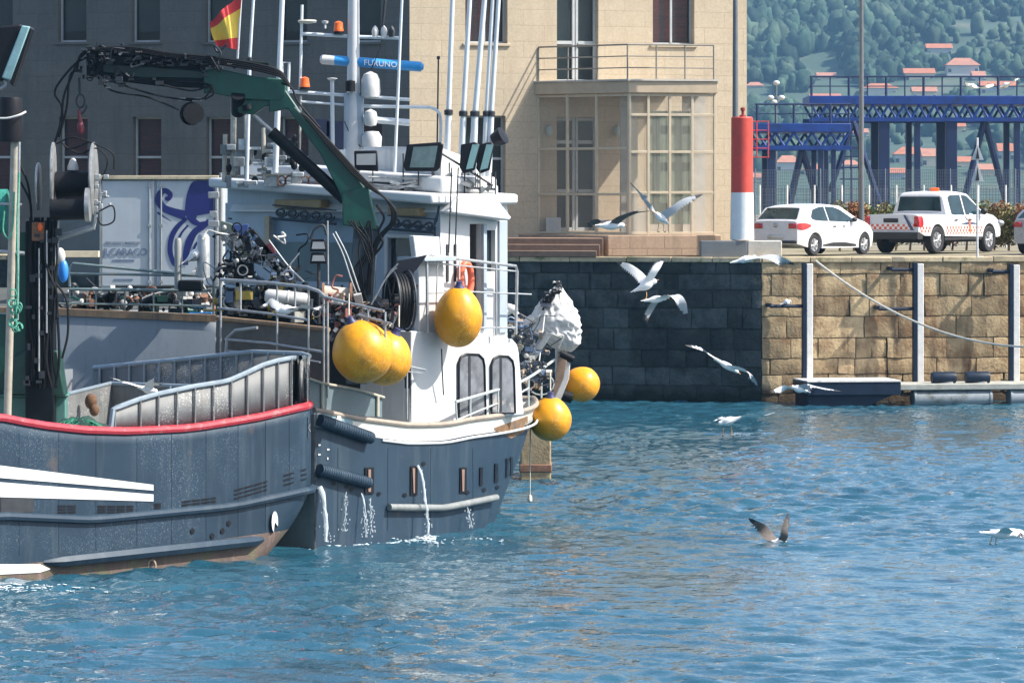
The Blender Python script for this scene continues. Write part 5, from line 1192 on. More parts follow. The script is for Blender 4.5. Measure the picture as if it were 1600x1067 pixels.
M['cream'] = mat('cream_white_strake', (.60, .58, .52), .4, 0, .06, 3, streak=(.5, .42, .3), sth=(.6, .85), patch=(.45, .3, .17), pscale=2, pth=(.68, .76))
mb, _ = hull_mesh(lambda z: out2(z), lambda u, v: zg2(u), lambda u: -.3, bands=(.045, .26)); to_world(mb, F2)
mb.build('hull', [M['hull_c'], M['anti'], M['hull_c'], M['cream']], boat2, weld=False, sharp=50)
mb = MB(); mb.prism([F2.w(u, v, zg2(2) - .25) for u, v in out2(1.9, inset=.05)], (0, 0, .05)); mb.prism([F2.w(-2.3, 0, zg2(-2)), F2.w(-2.3, 0, -.4), F2.w(-2.35, -2 * HB, -.4), F2.w(-2.35, -2 * HB, zg2(-2))], F2.h * -.05); mb.build('deck', M['greyp'], boat2)
o2 = out2(2.0); nr2 = o2[:45]
mb = MB(); mb.tube(along(nr2, lambda u: zg2(u) + .01, .0, fr=F2), .045, 8); mb.tube(along(o2[45:], lambda u: zg2(u) + .01, 0, fr=F2), .045, 8); mb.build('cap_rail', mat('cap_rail_brown', (.3, .25, .2), .6, 0, .2, 5), boat2)
mb = MB(); k0 = [i for i, p in enumerate(nr2) if p[0] > -.9][0]; mb.tube(along(nr2[k0:-9], lambda u: zg2(u) - .30, .01, fr=F2), .022, 8); mb.build('white_bead', M['stripe'], boat2)
def hp2(px, py, off=.012):
    """point of the starboard hull skin behind picture position px, py"""
    lo = None
    for k in range(300):
        u = -2.3 + 9.2 * k / 299; z = None
        # solve for z at this u by projecting
        X0, Y0 = None, None
        b = 1.0
        for _ in range(3):
            P = out2(max(-.2, min(2.1, b))); v = float(np.interp(u, [q[0] for q in P[:45]], [q[1] for q in P[:45]])); w_ = F2.w(u, v, 0); b = H + (HY - py) / F * w_.y
        x = 800 + F * w_.x / w_.y
        if x >= px: 
            q = V((w_.x, w_.y, b)) + F2.n * off; return q
    return V((w_.x, w_.y, b))
for px in (528, 605, 672, 738):
    mb = MB(); mb.tube([hp2(px, py, .002) for py in np.linspace(700, 828 if px < 700 else 800, 8)], .006, 4); mb.build('weld_seam', M['hull_c'], boat2)
# cylindrical rubber rollers and pale strake
for (xa, ya, xb, yb, r_, m_, nm) in ((489, 656, 575, 684, .10, M['hull_c'], 'rubber_roller'), (489, 733, 570, 754, .095, M['hull_c'], 'rubber_roller')):
    mb = MB(); a, b = hp2(xa, ya, .07), hp2(xb, yb, .07); mb.cyl(a, b, r_, n=16)
    for k in range(1, 22): q = a.lerp(b, k / 22); mb.lathe(q - (b - a).normalized() * .012, b - a, [(0, r_), (.005, r_ * 1.07), (.019, r_ * 1.07), (.024, r_)], 16)
    mb.build(nm, m_, boat2)
mb = MB(); pts = [hp2(x, interp([(603, 792), (690, 793), (780, 775)], x), .06) for x in range(603, 782, 12)]; mb.tube(pts, .06, 10); mb.build('rubbing_strake', mat('pale_strake', (.20, .215, .21), .5, 0, .15, 4, streak=(.12, .12, .12)), boat2)
for px, y0, y1, w_ in ((575, 730, 771, 6), (645, 728, 773, 5), (722, 730, 770, 5.5), (750, 730, 758, 2.5), (774, 724, 753, 2.5), (791, 716, 745, 1.8), (798, 714, 742, 1.6)):
    mb = MB(); q = [hp2(px + a, b, .012) for a, b in ((-w_, y1), (w_, y1), (w_, y0), (-w_, y0))]; mb.prism(q, F2.n * .01); fr_o = mb.build('scupper', M['blackpl'], boat2)
    if w_ > 3: mb = MB(); q = [hp2(px + a, b, .026) for a, b in ((-w_ + 2.2, y1 - 3), (w_ - 5, y1 - 3), (w_ - 5, y0 + 3), (-w_ + 2.2, y0 + 3))]; mb.prism(q, F2.n * .012); mb.build('flap', mat('flap_rust', (.22, .14, .11), .7), fr_o)
for a, b in ((520, 755), (540, 760), (548, 764), (590, 771), (631, 773), (729, 769), (755, 765), (776, 761), (497, 745), (660, 724)): spot(a, b, 3, 3.2, 'drain_hole', M['blackpl'], hp2, boat2)
for a, b in ((497, 695), (511, 702), (497, 710), (510, 716)): spot(a, b, 1.6, 1.8, 'bolt_head', M['whitec'], hp2, boat2)
# teal/white panels low on the side at the left
band1([(487, 641), (500, 644)], [(487, 660), (500, 663)], 'white_patch', M['stripe'], boat2, 2, .02, hp2)
mb = MB(); mb.grid(lambda s, t: hp2(500 + 48 * s, 644 + 9 * s + t * 19, .02), 4, 2); mb.build('teal_patch', mat('teal_grey_paint', (.2, .30, .34), .5), boat2)
mb = MB(); mb.prism([hp2(520, 663, .03), hp2(530, 666, .03), hp2(529, 647, .03), hp2(526, 646, .03)], F2.n * .008); mb.build('white_patch', M['stripe'], boat2)
mb = MB(); mb.grid(lambda s, t: hp2(772 + 52 * s, interp([(0, 668), (1, 650)], s) + t * interp([(0, 4), (.5, 26), (1, 22)], s), .006), 8, 4); mb.build('rust_patch', mat('hull_rust', (.20, .11, .05), .8, 0, .35, 5, patch=(.07, .07, .07), pth=(.55, .68)), boat2)
# transparent-looking weathered side screen by the aft deck
mb = MB(); q = [F2.pv(a, b, -.12) for a, b in ((478, 592), (504, 600), (560, 610), (597, 622), (597, 652), (560, 649), (478, 634))]; mb.prism(q, F2.n * -.03); mb.build('side_screen', mat('grey_teal_panel', (.13, .175, .19), .45, 0, .15, 3, patch=(.25, .24, .2), pth=(.58, .7)), boat2)
mb = MB(); mb.tube([F2.pv(a, b, -.1) for a, b in ((478, 590), (504, 599), (560, 609), (600, 621))], .025, 8); mb.build('screen_rail', mat('rail_sand', (.42, .38, .3), .6), boat2)
for px in (590, 504): mb = MB(); mb.cyl(F2.pv(px, 601 if px < 550 else 618, -.1), F2.pv(px, 650, -.1), .03, n=8); mb.build('screen_post', mat('post_pale', (.5, .47, .38), .6), boat2)

M['mixd'] = mat('dark_gear', (.05, .055, .065), .5, .2, .4, 8); M['mixl'] = mat('pale_gear', (.45, .45, .42), .5, .1, .3, 8); M['mixb'] = mat('blue_grey_gear', (.10, .15, .24), .5, .1, .4, 8)
M['mixr'] = mat('reddish_gear', (.26, .10, .08), .7, 0, .4, 8); M['mixt'] = mat('tan_gear', (.36, .28, .2), .7, 0, .3, 8); M['mixv'] = mat('slate_gear', (.12, .13, .16), .6, 0, .4, 8); M['mixy'] = mat('yellow_gear', (.4, .3, .05), .6, 0, .3, 8)
# ---------------- deckhouse
M['wall_s'] = mat('white_wheelhouse_paint', (.54, .55, .55), .4, 0, .06, 2, streak=(.6, .55, .47), sth=(.62, .9), patch=(.5, .38, .25), pscale=3.5, pth=(.72, .8))
M['wall_a'] = mat('shade_toned_wheelhouse_paint', (.34, .40, .46), .5, 0, .1, 2, streak=(.3, .3, .3), sth=(.55, .85))  # white wheelhouse paint with the aft side's bluish shade mixed in
UC = F2.uz(688, 325, -.7)[0]; UF = F2.uz(793, 340, -.7)[0]
house = boat2
zroof = F2.pv(688, 318, -.7).z; ztop_low = F2.pv(700, 522, -.45).z; zdk = 1.75
# aft wall with openings: planes u=UC; coordinates v
def va(px, py): return F2.vz(px, py, UC)
mb = MB(); vl = va(352, 330)[0]; vr = -.7
fa = Fr(F2.w(UC, 0, 0).x, F2.w(UC, 0, 0).y, 50 - 90)      # frame whose outward side faces aft
def fa_u(px, py=400): return fa.uz(px, py)[0]
hA = []
def HA(x0, x1, y0, y1): xm = (x0 + x1) / 2; return (fa.uz(x0, y0)[0], fa.uz(x1, y0)[0], fa.uz(xm, y1)[1], fa.uz(xm, y0)[1])
hA = [HA(424, 556, 341, 440), HA(606, 648, 372, 470)]
u0a, u1a = fa_u(352), fa.loc(F2.w(UC, -.7, 0))[0]
wall_with_holes(mb, fa, u0a, u1a, zdk, zroof, hA, 0, .1); mb.build('aft_wall', M['wall_a'], house, weld=False)
mb = MB(); mb.fbox(fa, hA[0][0], hA[0][1], -.11, -.09, hA[0][2], hA[0][3]); mb.build('aft_window', mat('blue_sheet', (.20, .29, .38), .3, 0, .1, 2), house)
mb = MB(); a = hA[0]; mb.fbox(fa, a[0] + .02, a[1] - .02, -.085, -.07, a[2], a[2] + (a[3] - a[2]) * .62); mb.build('aft_curtain', mat('dim_green_grey', (.12, .17, .18), .6, 0, .15, 3), house)
mb = MB(); a = hA[1]; mb.fbox(fa, a[0], a[1], -.11, -.09, a[2], a[3]); g_ = mb.build('door_window', M['glass'], house)
mb = MB(); w_ = .06
for q in ((a[0] - w_, a[0], a[2] - w_, a[3] + w_), (a[1], a[1] + w_, a[2] - w_, a[3] + w_), (a[0], a[1], a[3], a[3] + w_), (a[0], a[1], a[2] - w_, a[2])): mb.fbox(fa, q[0], q[1], 0, .03, q[2], q[3])
mb.build('door_frame', M['white'], house, bevel=.01)
mb = MB(); b_ = HA(424, 434, 338, 400); mb.fbox(fa, fa_u(416), fa_u(424), .0, .06, b_[2], b_[3]); mb.build('timber_post', mat('tan_post', (.4, .33, .24), .6), house)
for x0, x1, y0, y1 in ((443, 516, 312, 325), (620, 668, 325, 338)):
    q = HA(x0, x1, y0, y1); mb = MB(); mb.fbox(fa, q[0], q[1], .02, .25, q[2] , q[3]); mb.build('soffit_lamp', mat('soffit_tan', (.34, .24, .12), .6), house, bevel=.02)
# scroll brackets (ironwork)
M['iron'] = mat('dark_ironwork', (.02, .03, .045), .5)
def scrolls(x0, x1, y0, slope, n_):
    mb = MB(); zoff = .30
    for k in range(n_):
        cx_ = x0 + (x1 - x0) * (k + .5) / n_; cy = y0 + slope * (cx_ - x0); r_ = (x1 - x0) / n_ * .52; pts = []
        for t in np.linspace(0, 1, 16): a_ = t * 9.5; rr = r_ * (1 - t * .75); pts.append(fa.pv(cx_ + rr * math.cos(a_), cy + rr * .8 * math.sin(a_), zoff))
        mb.tube(pts, .024, 5)
    for dy in (-11, 11): mb.tube([fa.pv(x0 - 4, y0 + dy * .95, zoff), fa.pv(x1 + 3, y0 + slope * (x1 - x0) + dy * .95, zoff)], .015 if dy < 0 else .03, 6)
    mb.build('scroll_ironwork', M['iron'], house)
scrolls(430, 522, 331, .09, 5); scrolls(610, 680, 347, .09, 4)
mb = MB(); q = [fa.pv(a, b, .3) for a, b in ((684, 322), (688, 322), (684, 345), (681, 350), (681, 390), (678, 390), (678, 345), (682, 335))]; mb.prism(q, (0, .04, 0)); mb.build('corner_bracket', M['iron'], house)
mb = MB(); mb.prism([F2.w(UC, -.7, zroof - .002), F2.w(UC, -5.75, zroof - .002), F2.w(UC, -5.75, zroof + .275)], F2.h * .06); mb.build('aft_fascia', M['wall_a'], house)
# starboard wall with door opening and windows
def HS(x0, x1, y0, y1, v=-.7): xm = (x0 + x1) / 2; return (F2.uz(x0, y0, v)[0], F2.uz(x1, y0, v)[0], F2.uz(xm, y1, v)[1], F2.uz(xm, y0, v)[1])
hS = [HS(734, 752, 350, 510), HS(757, 774, 360, 424)]
mb = MB(); wall_with_holes(mb, F2, UC, UF, zdk, zroof + .02, hS, -.7, .12); mb.fbox(F2, UF - .01, UF, -5.9, -.7, zdk, zroof); mb.build('side_wall', M['wall_s'], house, weld=False)
mb = MB(); mb.fbox(F2, hS[0][0], hS[0][1] , -1.4, -1.3, zdk, hS[0][3]); mb.fbox(F2, hS[0][0], hS[0][1] + .5, -2.4, -2.3, zdk, hS[0][3]); mb.build('door_interior', M['steel_dark'], house)
mb = MB(); mb.fbox(F2, hS[1][0], hS[1][1], -.82, -.8, hS[1][2], hS[1][3]); mb.build('side_window', M['glass'], house)
mb = MB(); h_ = hS[1]; mb.fbox(F2, h_[0] + .02, h_[0] + .13, -.79, -.77, h_[2], h_[3]); mb.build('window_curtain', mat('cream_curtain', (.5, .47, .33), .8), house)
mb = MB(); q = HS(752, 757, 350, 515); mb.fbox(F2, q[0], q[1], -.7, -.64, q[2], q[3]); q = HS(778, 790, 345, 520); mb.fbox(F2, q[0], q[1], -.7, -.66, q[2], q[3]); mb.build('sliding_door_panel', M['wall_a'], house, bevel=.01)
for x in (699, 711): mb = MB(); q = HS(x - 2, x + 1, 382, 440); mb.fbox(F2, q[0], q[1], -.7, -.68, q[2], q[3]); mb.build('vent_slit', M['steel_dark'], house)
# roof slab with overhangs
def roofslab(z0, z1, u0, u1, v0, v1, nm, m, bev=.03):
    mb = MB(); mb.fbox(F2, u0, u1, v0, v1, z0, z1); nv = []
    for p in mb.v: q = F2.loc(V(p)); nv.append((p[0], p[1], p[2] + .055 * (-q[1] - .7)))
    mb.v = nv; return mb.build(nm, m, house, bevel=bev)
roofslab(zroof, zroof + .17, UC - .45, UF + .06, -5.8, -.5, 'roof', M['white'], .04)
roofslab(zroof + .173, zroof + .45, UC + .15, UF - .15, -5.6, -.8, 'roof_coaming', M['white'], .05)
# sloped visor at the front-right of the roof
mb = MB(); mb.prism([F2.pv(a, b, -.42) for a, b in ((716, 306), (778, 312), (800, 340), (796, 345), (700, 332))], F2.n * -5.2); mb.build('roof_visor', M['white'], house, bevel=.03)
# flying bridge screens (white tarpaulin) above the roof
def tarp(pts_top, pts_bot, dref, nm='canvas_screen', m=None):
    mb = MB(); n = 24; x0, x1 = pts_top[0][0], pts_top[-1][0]
    def fn(s, t):
        x = x0 + (x1 - x0) * s; y = interp(pts_top, x) * (1 - t) + interp(pts_bot, x) * t; d = dref(x) + .05 * noise.noise(V((x * .06, y * .03, 0))); return R(x, y, d)
    mb.grid(fn, n, 6); o = mb.build(nm, m or M['canvas'], boat2); o.modifiers.new('Solid', 'SOLIDIFY').thickness = .015; return o
M['canvas'] = mat('white_canvas', (.66, .67, .66), .8, 0, .08, 3, streak=(.4, .42, .43), sth=(.5, .8), sscale=(5, 5, .6), bump=.5, bscale=6)
tarp([(515, 232), (560, 228), (640, 230), (690, 232)], [(515, 282), (560, 286), (640, 288), (690, 296)], lambda x: interp([(515, 75.2), (690, 72.2)], x))
tarp([(690, 232), (740, 250), (778, 292)], [(690, 298), (740, 306), (778, 312)], lambda x: interp([(690, 72.2), (778, 73.5)], x))
# leaning white wing plate and lower block
mb = MB(); mb.prism([F2.pv(a, b, -.5) for a, b in ((646, 368), (688, 370), (694, 420), (694, 525), (655, 520), (654, 430))], F2.n * -.12); mb.build('wing_plate', M['wall_s'], house, bevel=.02)
low = [(643, 517), (790, 527), (801, 530), (808, 538), (811, 550), (819, 648), (640, 664)]
P = [F2.loc(F2.pv(a, b, -.45)) for a, b in low]
P = [(u, z) for u, _, z in P]; uL0 = P[0][0]
mb = MB(); mb.prism([F2.w(u, -.45, max(z, 1.6)) for u, z in P], F2.n * -1.15); mb.build('cabin_block', M['wall_s'], house, bevel=.02)
for x0, x1, y0, y1, m_ in ((717, 757, 553, 652, 'glass'), (768, 803, 556, 645, 'curt')):
    pts = [(x0, y1), (x0, y0 + 14), (x0 + 4, y0 + 4), (x0 + 12, y0), (x1 - 9, y0 + 1), (x1 - 2, y0 + 8), (x1, y0 + 18), (x1 + 2, y1)]
    mb = MB(); mb.prism([F2.pv(a, b, -.44) for a, b in pts], F2.n * .015)
    mm_ = M['wpane1'] if 'wpane1' in M else None
    M.setdefault('wpane1', mat('cabin_window', (.14, .15, .17), .12, 0, .5, 2.5, patch=(.3, .28, .27), pth=(.55, .62), spec=.8)); f = mb.build('cabin_window', M['wpane1'], house)
    mb = MB(); mb.tube([F2.pv(a, b, -.42) for a, b in pts], .022, 6, closed=True); mb.build('seal', M['blackpl'], f)
    mb = MB(); xm = x0 + (x1 - x0) * .42; mb.prism([F2.pv(a, b, -.42) for a, b in ((xm - 1.5, y1 - 2), (xm + 1.5, y1 - 2), (xm + 1.5, y0 + 3), (xm - 1.5, y0 + 3))], F2.n * .006); mb.build('mullion', M['steel_dark'], f)
# lower aft face of the block with white doors
mb = MB(); flo = Fr(F2.w(uL0, 0, 0).x, F2.w(uL0, 0, 0).y, -40)
for a, b, y0, m_ in ((577, 600, 588, 'white'), (613, 634, 592, 'white')):
    q0, q1 = flo.uz(a, 620)[0], flo.uz(b, 620)[0]; mb = MB(); mb.fbox(flo, q0, q1, .0, .05, 1.7, flo.uz(a, y0)[1]); mb.build('locker_door', M['wall_s'], house, bevel=.01)
q0, q1 = flo.uz(634, 620)[0], flo.uz(643, 620)[0]; mb = MB(); mb.fbox(flo, q0, q1, .0, .03, 1.7, flo.uz(640, 560)[1]); mb.build('door_gap', M['steel_dark'], house)
# lower block: lower window strip (aft) and small rail
mb = MB(); mb.tube([F2.pv(608, 566, .02), F2.pv(664, 578, -.3)], .02, 6); mb.tube([F2.pv(612, 578, .02), F2.pv(660, 583, -.3)], .012, 6); mb.tube([F2.pv(636, 571, -.1), F2.pv(636, 655, -.1)], .018, 6); mb.build('boarding_rail', M['steel'], boat2)
mb = MB(); mb.tube(bez([F2.pv(690, 545, -.28), F2.pv(691, 580, -.3), F2.pv(693, 617, -.34)], 4), .012, 6); mb.build('fender_lanyard', M['black'], boat2)
# upper side rail around the wing
mb = MB(); v_ = -.35
for pts, r_ in (([(668, 520), (667, 405), (674, 399), (806, 416), (808, 424), (806, 522)], .026), ([(668, 458), (737, 456), (830, 460)], .014), ([(745, 512), (806, 512)], .014), ([(668, 410), (806, 424)], .014)): mb.tube([F2.pv(a, b, v_) for a, b in pts], r_, 8)
for px in (775,): mb.cyl(F2.pv(px, 412, v_), F2.pv(px, 524, v_), .02, n=8)
mb.cyl(F2.pv(680, 520, v_), F2.pv(684, 402, v_), .012, n=6); mb.build('wing_rail', M['steel'], boat2)
mb = MB(); mb.fbox(F2, F2.uz(662, 402, -.3)[0], F2.uz(712, 408, -.3)[0], -.9, -.28, F2.pv(690, 408, -.3).z, F2.pv(690, 401, -.3).z); mb.build('wing_shelf', M['wall_a'], boat2, bevel=.01)
for px in (706, 716): mb = MB(); mb.cyl(F2.pv(px, 262, -.3), F2.pv(px - 5, 395, -.38), .014, n=6); mb.build('ladder_rail', M['steel_dark'], boat2)
# bow rail
def BY(px): return min(hp2(min(px, 828), 640, -.04).y + .0, 77.2)
bow = [R(a, b, BY(a)) for a, b in ((712, 628), (760, 614), (800, 602), (826, 590))] + [R(850, 574, 76.8), R(866, 562, 77.3)]
bowl = [R(a, b, BY(a)) for a, b in ((714, 656), (760, 637), (800, 621), (826, 606))]
mb = MB(); mb.tube(bez(bow, 4), .026, 8); mb.tube(bez(bowl, 4), .016, 8); mb.tube([bow[0], bowl[0]], .02, 6)
for px, y0, y1, d in ((735, 621, 661, BY(735)), (778, 609, 652, BY(778)), (800, 602, 646, BY(800)), (826, 592, 636, BY(826)), (846, 577, 622, 76.6)): mb.cyl(R(px, y0, d), R(px, y1, d), .02, n=6)
mb.tube([R(845, 600, 76.7) + V((.24 * math.cos(a), 0, .2 * math.sin(a))) for a in np.linspace(0, 6.28, 17)[:-1]], .014, 5, closed=True)
mb.build('bow_rail', mat('bow_rail_paint', (.42, .47, .47), .5, .2, .15, 6, patch=(.4, .3, .2), pth=(.62, .7)), boat2)
# bow roller
mb = MB(); mb.prism([R(a, b, 77.3) for a, b in ((862, 620), (868, 590), (872, 556), (880, 548), (887, 552), (884, 575), (878, 600), (872, 625))], (0, .3, 0)); mb.build('bow_roller_cheek', mat('roller_rust', (.26, .18, .13), .7, 0, .3, 6), boat2, bevel=.01)
mb = MB(); mb.prism([R(a, b, 77.0) for a, b in ((866, 622), (880, 592), (886, 566), (891, 568), (889, 592), (875, 628))], (0, .15, 0)); mb.build('bow_roller_cheek', M['whitec'], boat2, bevel=.01)
mb = MB(); mb.cyl(R(876, 552, 77.0), R(896, 562, 77.0), .07, n=12); mb.cyl(R(880, 618, 77.1), R(894, 622, 77.1), .1, n=12); mb.build('bow_roller', M['black'], boat2)
# windlass & clutter at the bow
mb = MB(); rb = random.Random(5)
for k in range(30):
    t = rb.random(); q = R(808 + 48 * t, rb.uniform(505 + 10 * t, 600 - 5 * t), rb.uniform(76, 77)); mb.box(q, (rb.uniform(.04, .12), .1, rb.uniform(.04, .12)), Matrix.Rotation(rb.uniform(0, 1.5), 3, 'Y'))
wl = thing('windlass', 'tangled windlass and gear on the foredeck beneath the white cover', 'windlass', R(830, 600, 76.6)); mb.build('gear_blocks', mat('gear_grey', (.10, .11, .13), .6, 0, .5, 5), wl, bevel=.01)
mb = MB(); clutter(None, 'tangled_gear', [(812, 520, 8, 12, 76.2), (828, 555, 12, 16, 76.2), (842, 585, 10, 12, 76.2), (815, 585, 8, 14, 76.0)], 120, .075, wl, [M['mixd'], M['mixd'], M['mixl'], M['mixb'], M['mixt']], 6, 14)
mb = MB(); mb.cyl(R(806, 520, 76.6), R(834, 498, 76.6), .1, n=12); mb.cyl(R(830, 560, 76.6), R(856, 520, 76.6), .08, n=12); mb.build('winch_drum', M['steel'], wl)
mb = MB()
for px, py in ((790, 487), (800, 483)): mb.ell(R(px, py, 75), (.11, .1, .08))
mb.tube(bez([R(784, 500, 75), R(795, 478, 75), R(808, 492, 75)], 4), .05, 8); mb.build('mooring_warp', M['whitec'], wl)
mb = MB(); mb.tube(bez([R(752, 520, 73.4), R(760, 508, 73.4), R(768, 515, 73.4), R(760, 524, 73.4)], 4), .05, 8); tag(mb.build('rope_coil', mat('tan_rope', (.5, .38, .25), .8, 0, .3, 20)), 'tan rope coil lying on the cabin block behind the yellow fender', 'rope coil')
# white covered gear at the bow
cv = thing('covered_gear', 'tall gear wrapped in crumpled white sheet with a black top at the bow', 'cover', R(868, 552, 77.3))
def crump(s, t):
    # silhouette traced, modelled as a crumpled closed volume
    prof = [(0, 872, 448, 6), (.08, 871, 456, 13), (.22, 868, 472, 28), (.4, 868, 492, 39), (.55, 869, 508, 41), (.7, 872, 522, 38), (.85, 882, 538, 27), (1, 884, 550, 10)]
    cxp = float(np.interp(t, [p[0] for p in prof], [p[1] for p in prof])); cyp = float(np.interp(t, [p[0] for p in prof], [p[2] for p in prof])); r_ = float(np.interp(t, [p[0] for p in prof], [p[3] for p in prof]))
    a = 2 * math.pi * s; s_ = F / 77.3; q = V((math.cos(a) * r_ / s_, math.sin(a) * r_ / s_ * .7, 0)); c0 = R(cxp, cyp, 77.4)
    nz = abs(noise.noise(V((math.cos(a) * 1.6, math.sin(a) * 1.6, t * 4.5)))) * .14 + abs(noise.noise(V((math.cos(a) * 3.4 + 3, math.sin(a) * 3.4, t * 7)))) * .20 + noise.noise(V((math.cos(a) * 8, math.sin(a) * 8, t * 16))) * .08
    return c0 + q * (1 - nz * 1.3) + V((0, 0, nz * .1))
mb = MB(); mb.grid(crump, 90, 54, closed_u=True); mb.build('white_sheet', mat('crumpled_white_sheet', (.56, .56, .55), .7, 0, .08, 3, patch=(.40, .42, .45), pscale=3, pth=(.55, .75)), cv, sharp=180)
clutter(None, 'top_fittings', [(872, 446, 3, 4, 77.1), (864, 456, 4, 3, 77.1), (854, 470, 3, 4, 77.1)], 40, .07, cv, [M['black'], M['cblack'], M['mixd'], M['mixv'], M['mixl']], 33, 0)
mb = MB(); mb.tube(bez([R(848, 484, 77.2), R(858, 470, 77.1), R(866, 458, 77.2)], 4), [.02, .03, .045, .05, .06, .06, .06, .05, .03], 10); mb.build('black_top', mat('black_cloth', (.02, .02, .035), .8, 0, .5, 8, bump=1), cv)
mb = MB(); mb.cyl(R(852, 482, 77.1), R(841, 576, 76.6), .016, n=6); mb.build('tie_line', M['whitec'], cv)
mb = MB(); mb.cyl(R(872, 545, 77.5), V((R(872, 545, 77.5).x, 77.5, 1.9)), .06, n=10); mb.build('stand', M['steel'], cv)
# hanging rope with weight
mb = MB(); mb.cyl(R(829, 640, 76.0), R(828, 776, 76.0), .012, n=6); mb.lathe(R(828, 785, 76.0), (0, 0, 1), [(0, .02), (.03, .045), (.12, .035), (.15, .01)], 8); tag(mb.build('hanging_line', M['rope']), 'thin rope with small weight hanging from the bow over the water', 'rope')

# ---------------- fenders (yellow buoys)
M['ybuoy'] = mat('yellow_orange_buoy', (.72, .32, .006), .42, 0, .1, 1.6, patch=(.50, .19, .012), pscale=2.4, pth=(.48, .72), streak=(.42, .2, .03), sth=(.5, .78), sscale=(7, 7, 1.2), speck=(.75, .5, .2), spec=.4, bump=.2, bscale=9)
def buoy(px, py, d, r_, elong, tilt, label, eye=(0, 0, 1), M_=None):
    c_ = R(px, py, d); ax = V((math.sin(rad(tilt)), -.15, math.cos(rad(tilt)))).normalized(); o = c_ - ax * r_ * elong
    r = thing('buoy_fender', label, 'buoy', c_ - V((0, 0, r_)), 'yellow buoy fenders hung on the fishing boat')
    prof = []
    for k in range(25):
        t = k / 24; z = -math.cos(t * math.pi); w_ = math.sin(t * math.pi) ** .92 * (1 - .16 * max(0, z) ** 1.3); prof.append(((z + 1) * r_ * elong, max(.001, w_ * r_)))
    mb = MB(); mb.lathe(o, ax, prof, 36); mb.build('ball', M['ybuoy'], r)
    top = c_ + ax * r_ * elong
    mb = MB(); mb.lathe(top - ax * .07, ax, [(0, .12), (.06, .095), (.1, .06), (.16, .055), (.17, .02)], 14); mb.build('neck', mat('navy_buoy_neck', (.03, .035, .1), .5) if 'neck' not in M else M['neck'], r)
    mb = MB(); mb.tube([top + ax * .12, top + ax * .12 + V((0, .1, .35))], .014, 6); mb.build('lanyard', M['rope'], r)
    return r
M['neck'] = mat('navy_buoy_neck', (.03, .035, .1), .5)
buoy(566, 549, 67.6, .50, 1.03, -20, 'large yellow buoy, front one of the pair on the aft rail')
buoy(601, 559, 68.6, .46, .98, 25, 'yellow buoy partly hidden behind the larger one of the aft pair')
buoy(716, 495, 70.6, .415, 1.25, 2, 'egg shaped yellow buoy hanging against the white wheelhouse side')
buoy(860, 654, 75.9, .39, 1.04, 0, 'yellow buoy hanging against the bow just above the water')
buoy(909, 600, 77.6, .335, 1.0, -60, 'smallest yellow buoy beyond the bow roller')
mb = MB(); c_ = R(728, 437, 71.6); 
mb.tube([c_ + F2.h * (.14 * math.cos(a)) + V((0, 0, .28 * math.sin(a))) for a in np.linspace(0, 6.28, 25)[:-1]], .06, 10, closed=True); lb = tag(mb.build('lifebuoy', mat('lifebuoy_orange_red', (.75, .16, .08), .5)), 'orange red lifebuoy hanging by the wheelhouse door', 'lifebuoy')

# ---------------- crane on the aft deck
DC = 70.6; sC = F / DC
def C(px, py, dd=0): return R(px, py, DC + dd)
ck = thing('knuckle_crane', 'dark green knuckle boom crane folded over the fishing boat', 'crane', V((C(560, 480).x, DC, 1.8)))
def beam(pts, dep, nm, m, dd=0, bevel=.02, parent=None): mb = MB(); mb.prism([C(a, b, dd - dep / 2) for a, b in pts], (0, dep, 0)); return mb.build(nm, m, parent or ck, bevel=bevel)
beam([(553, 350), (592, 352), (584, 470), (574, 600), (540, 600), (543, 470)], .34, 'pedestal', mat('pedestal_blue_black', (.02, .04, .06), .45, 0, .4, 4, patch=(.05, .09, .1), pth=(.55, .7)))
beam([(535, 300), (575, 292), (588, 350), (590, 360), (535, 352)], .4, 'slew_head', M['green'])
beam([(444, 138), (470, 176), (520, 232), (560, 280), (577, 305), (578, 345), (552, 350), (536, 320), (532, 305), (500, 240), (476, 208), (450, 170), (420, 176), (420, 158)], .30, 'inner_boom', M['green'])
beam([(318, 112), (335, 106), (400, 120), (446, 124), (446, 150), (436, 158), (380, 156), (330, 146), (318, 146)], .32, 'outer_boom', M['green'])
beam([(370, 150), (430, 156), (452, 172), (415, 166), (395, 180), (372, 176)], .22, 'knuckle_plate', M['green'])
beam([(150, 84), (200, 78), (320, 92), (322, 138), (260, 136), (190, 128), (150, 118)], .26, 'telescopic_boom', M['cblack'])
beam([(134, 74), (160, 72), (165, 100), (155, 122), (135, 118)], .3, 'boom_head', M['cblack'])
beam([(160, 100), (235, 104), (330, 112), (330, 124), (220, 122), (160, 114)], .30, 'boom_sleeve', mat('boom_green_dark', (.004, .02, .018), .4, 0, .3, 4))
mb = MB()
for a, b, r_ in (((156, 82), (300, 92), .045), ((300, 90), (428, 108), .05), ((160, 78), (420, 100), .03), ((200, 88), (330, 96), .035)): mb.cyl(C(*a, -.2), C(*b, -.2), r_, n=10)
mb.build('hydraulic_ram', M['cblack'], ck)
mb = MB(); mb.cyl(C(386, 170), C(432, 212), .035, n=12); mb.build('ram_rod', M['alu'], ck); mb = MB(); mb.cyl(C(424, 206), C(540, 312), .105, n=14); mb.build('ram_cylinder', M['cblack'], ck)
mb = MB(); mb.cyl(C(372, 148, -.18), C(372, 176, .18), .12, n=14); mb.cyl(C(385, 164, -.2), C(387, 172, -.2), .09, n=14); mb.build('pivot', M['cblack'], ck)
mb = MB(); rk = random.Random(6); L_ = []
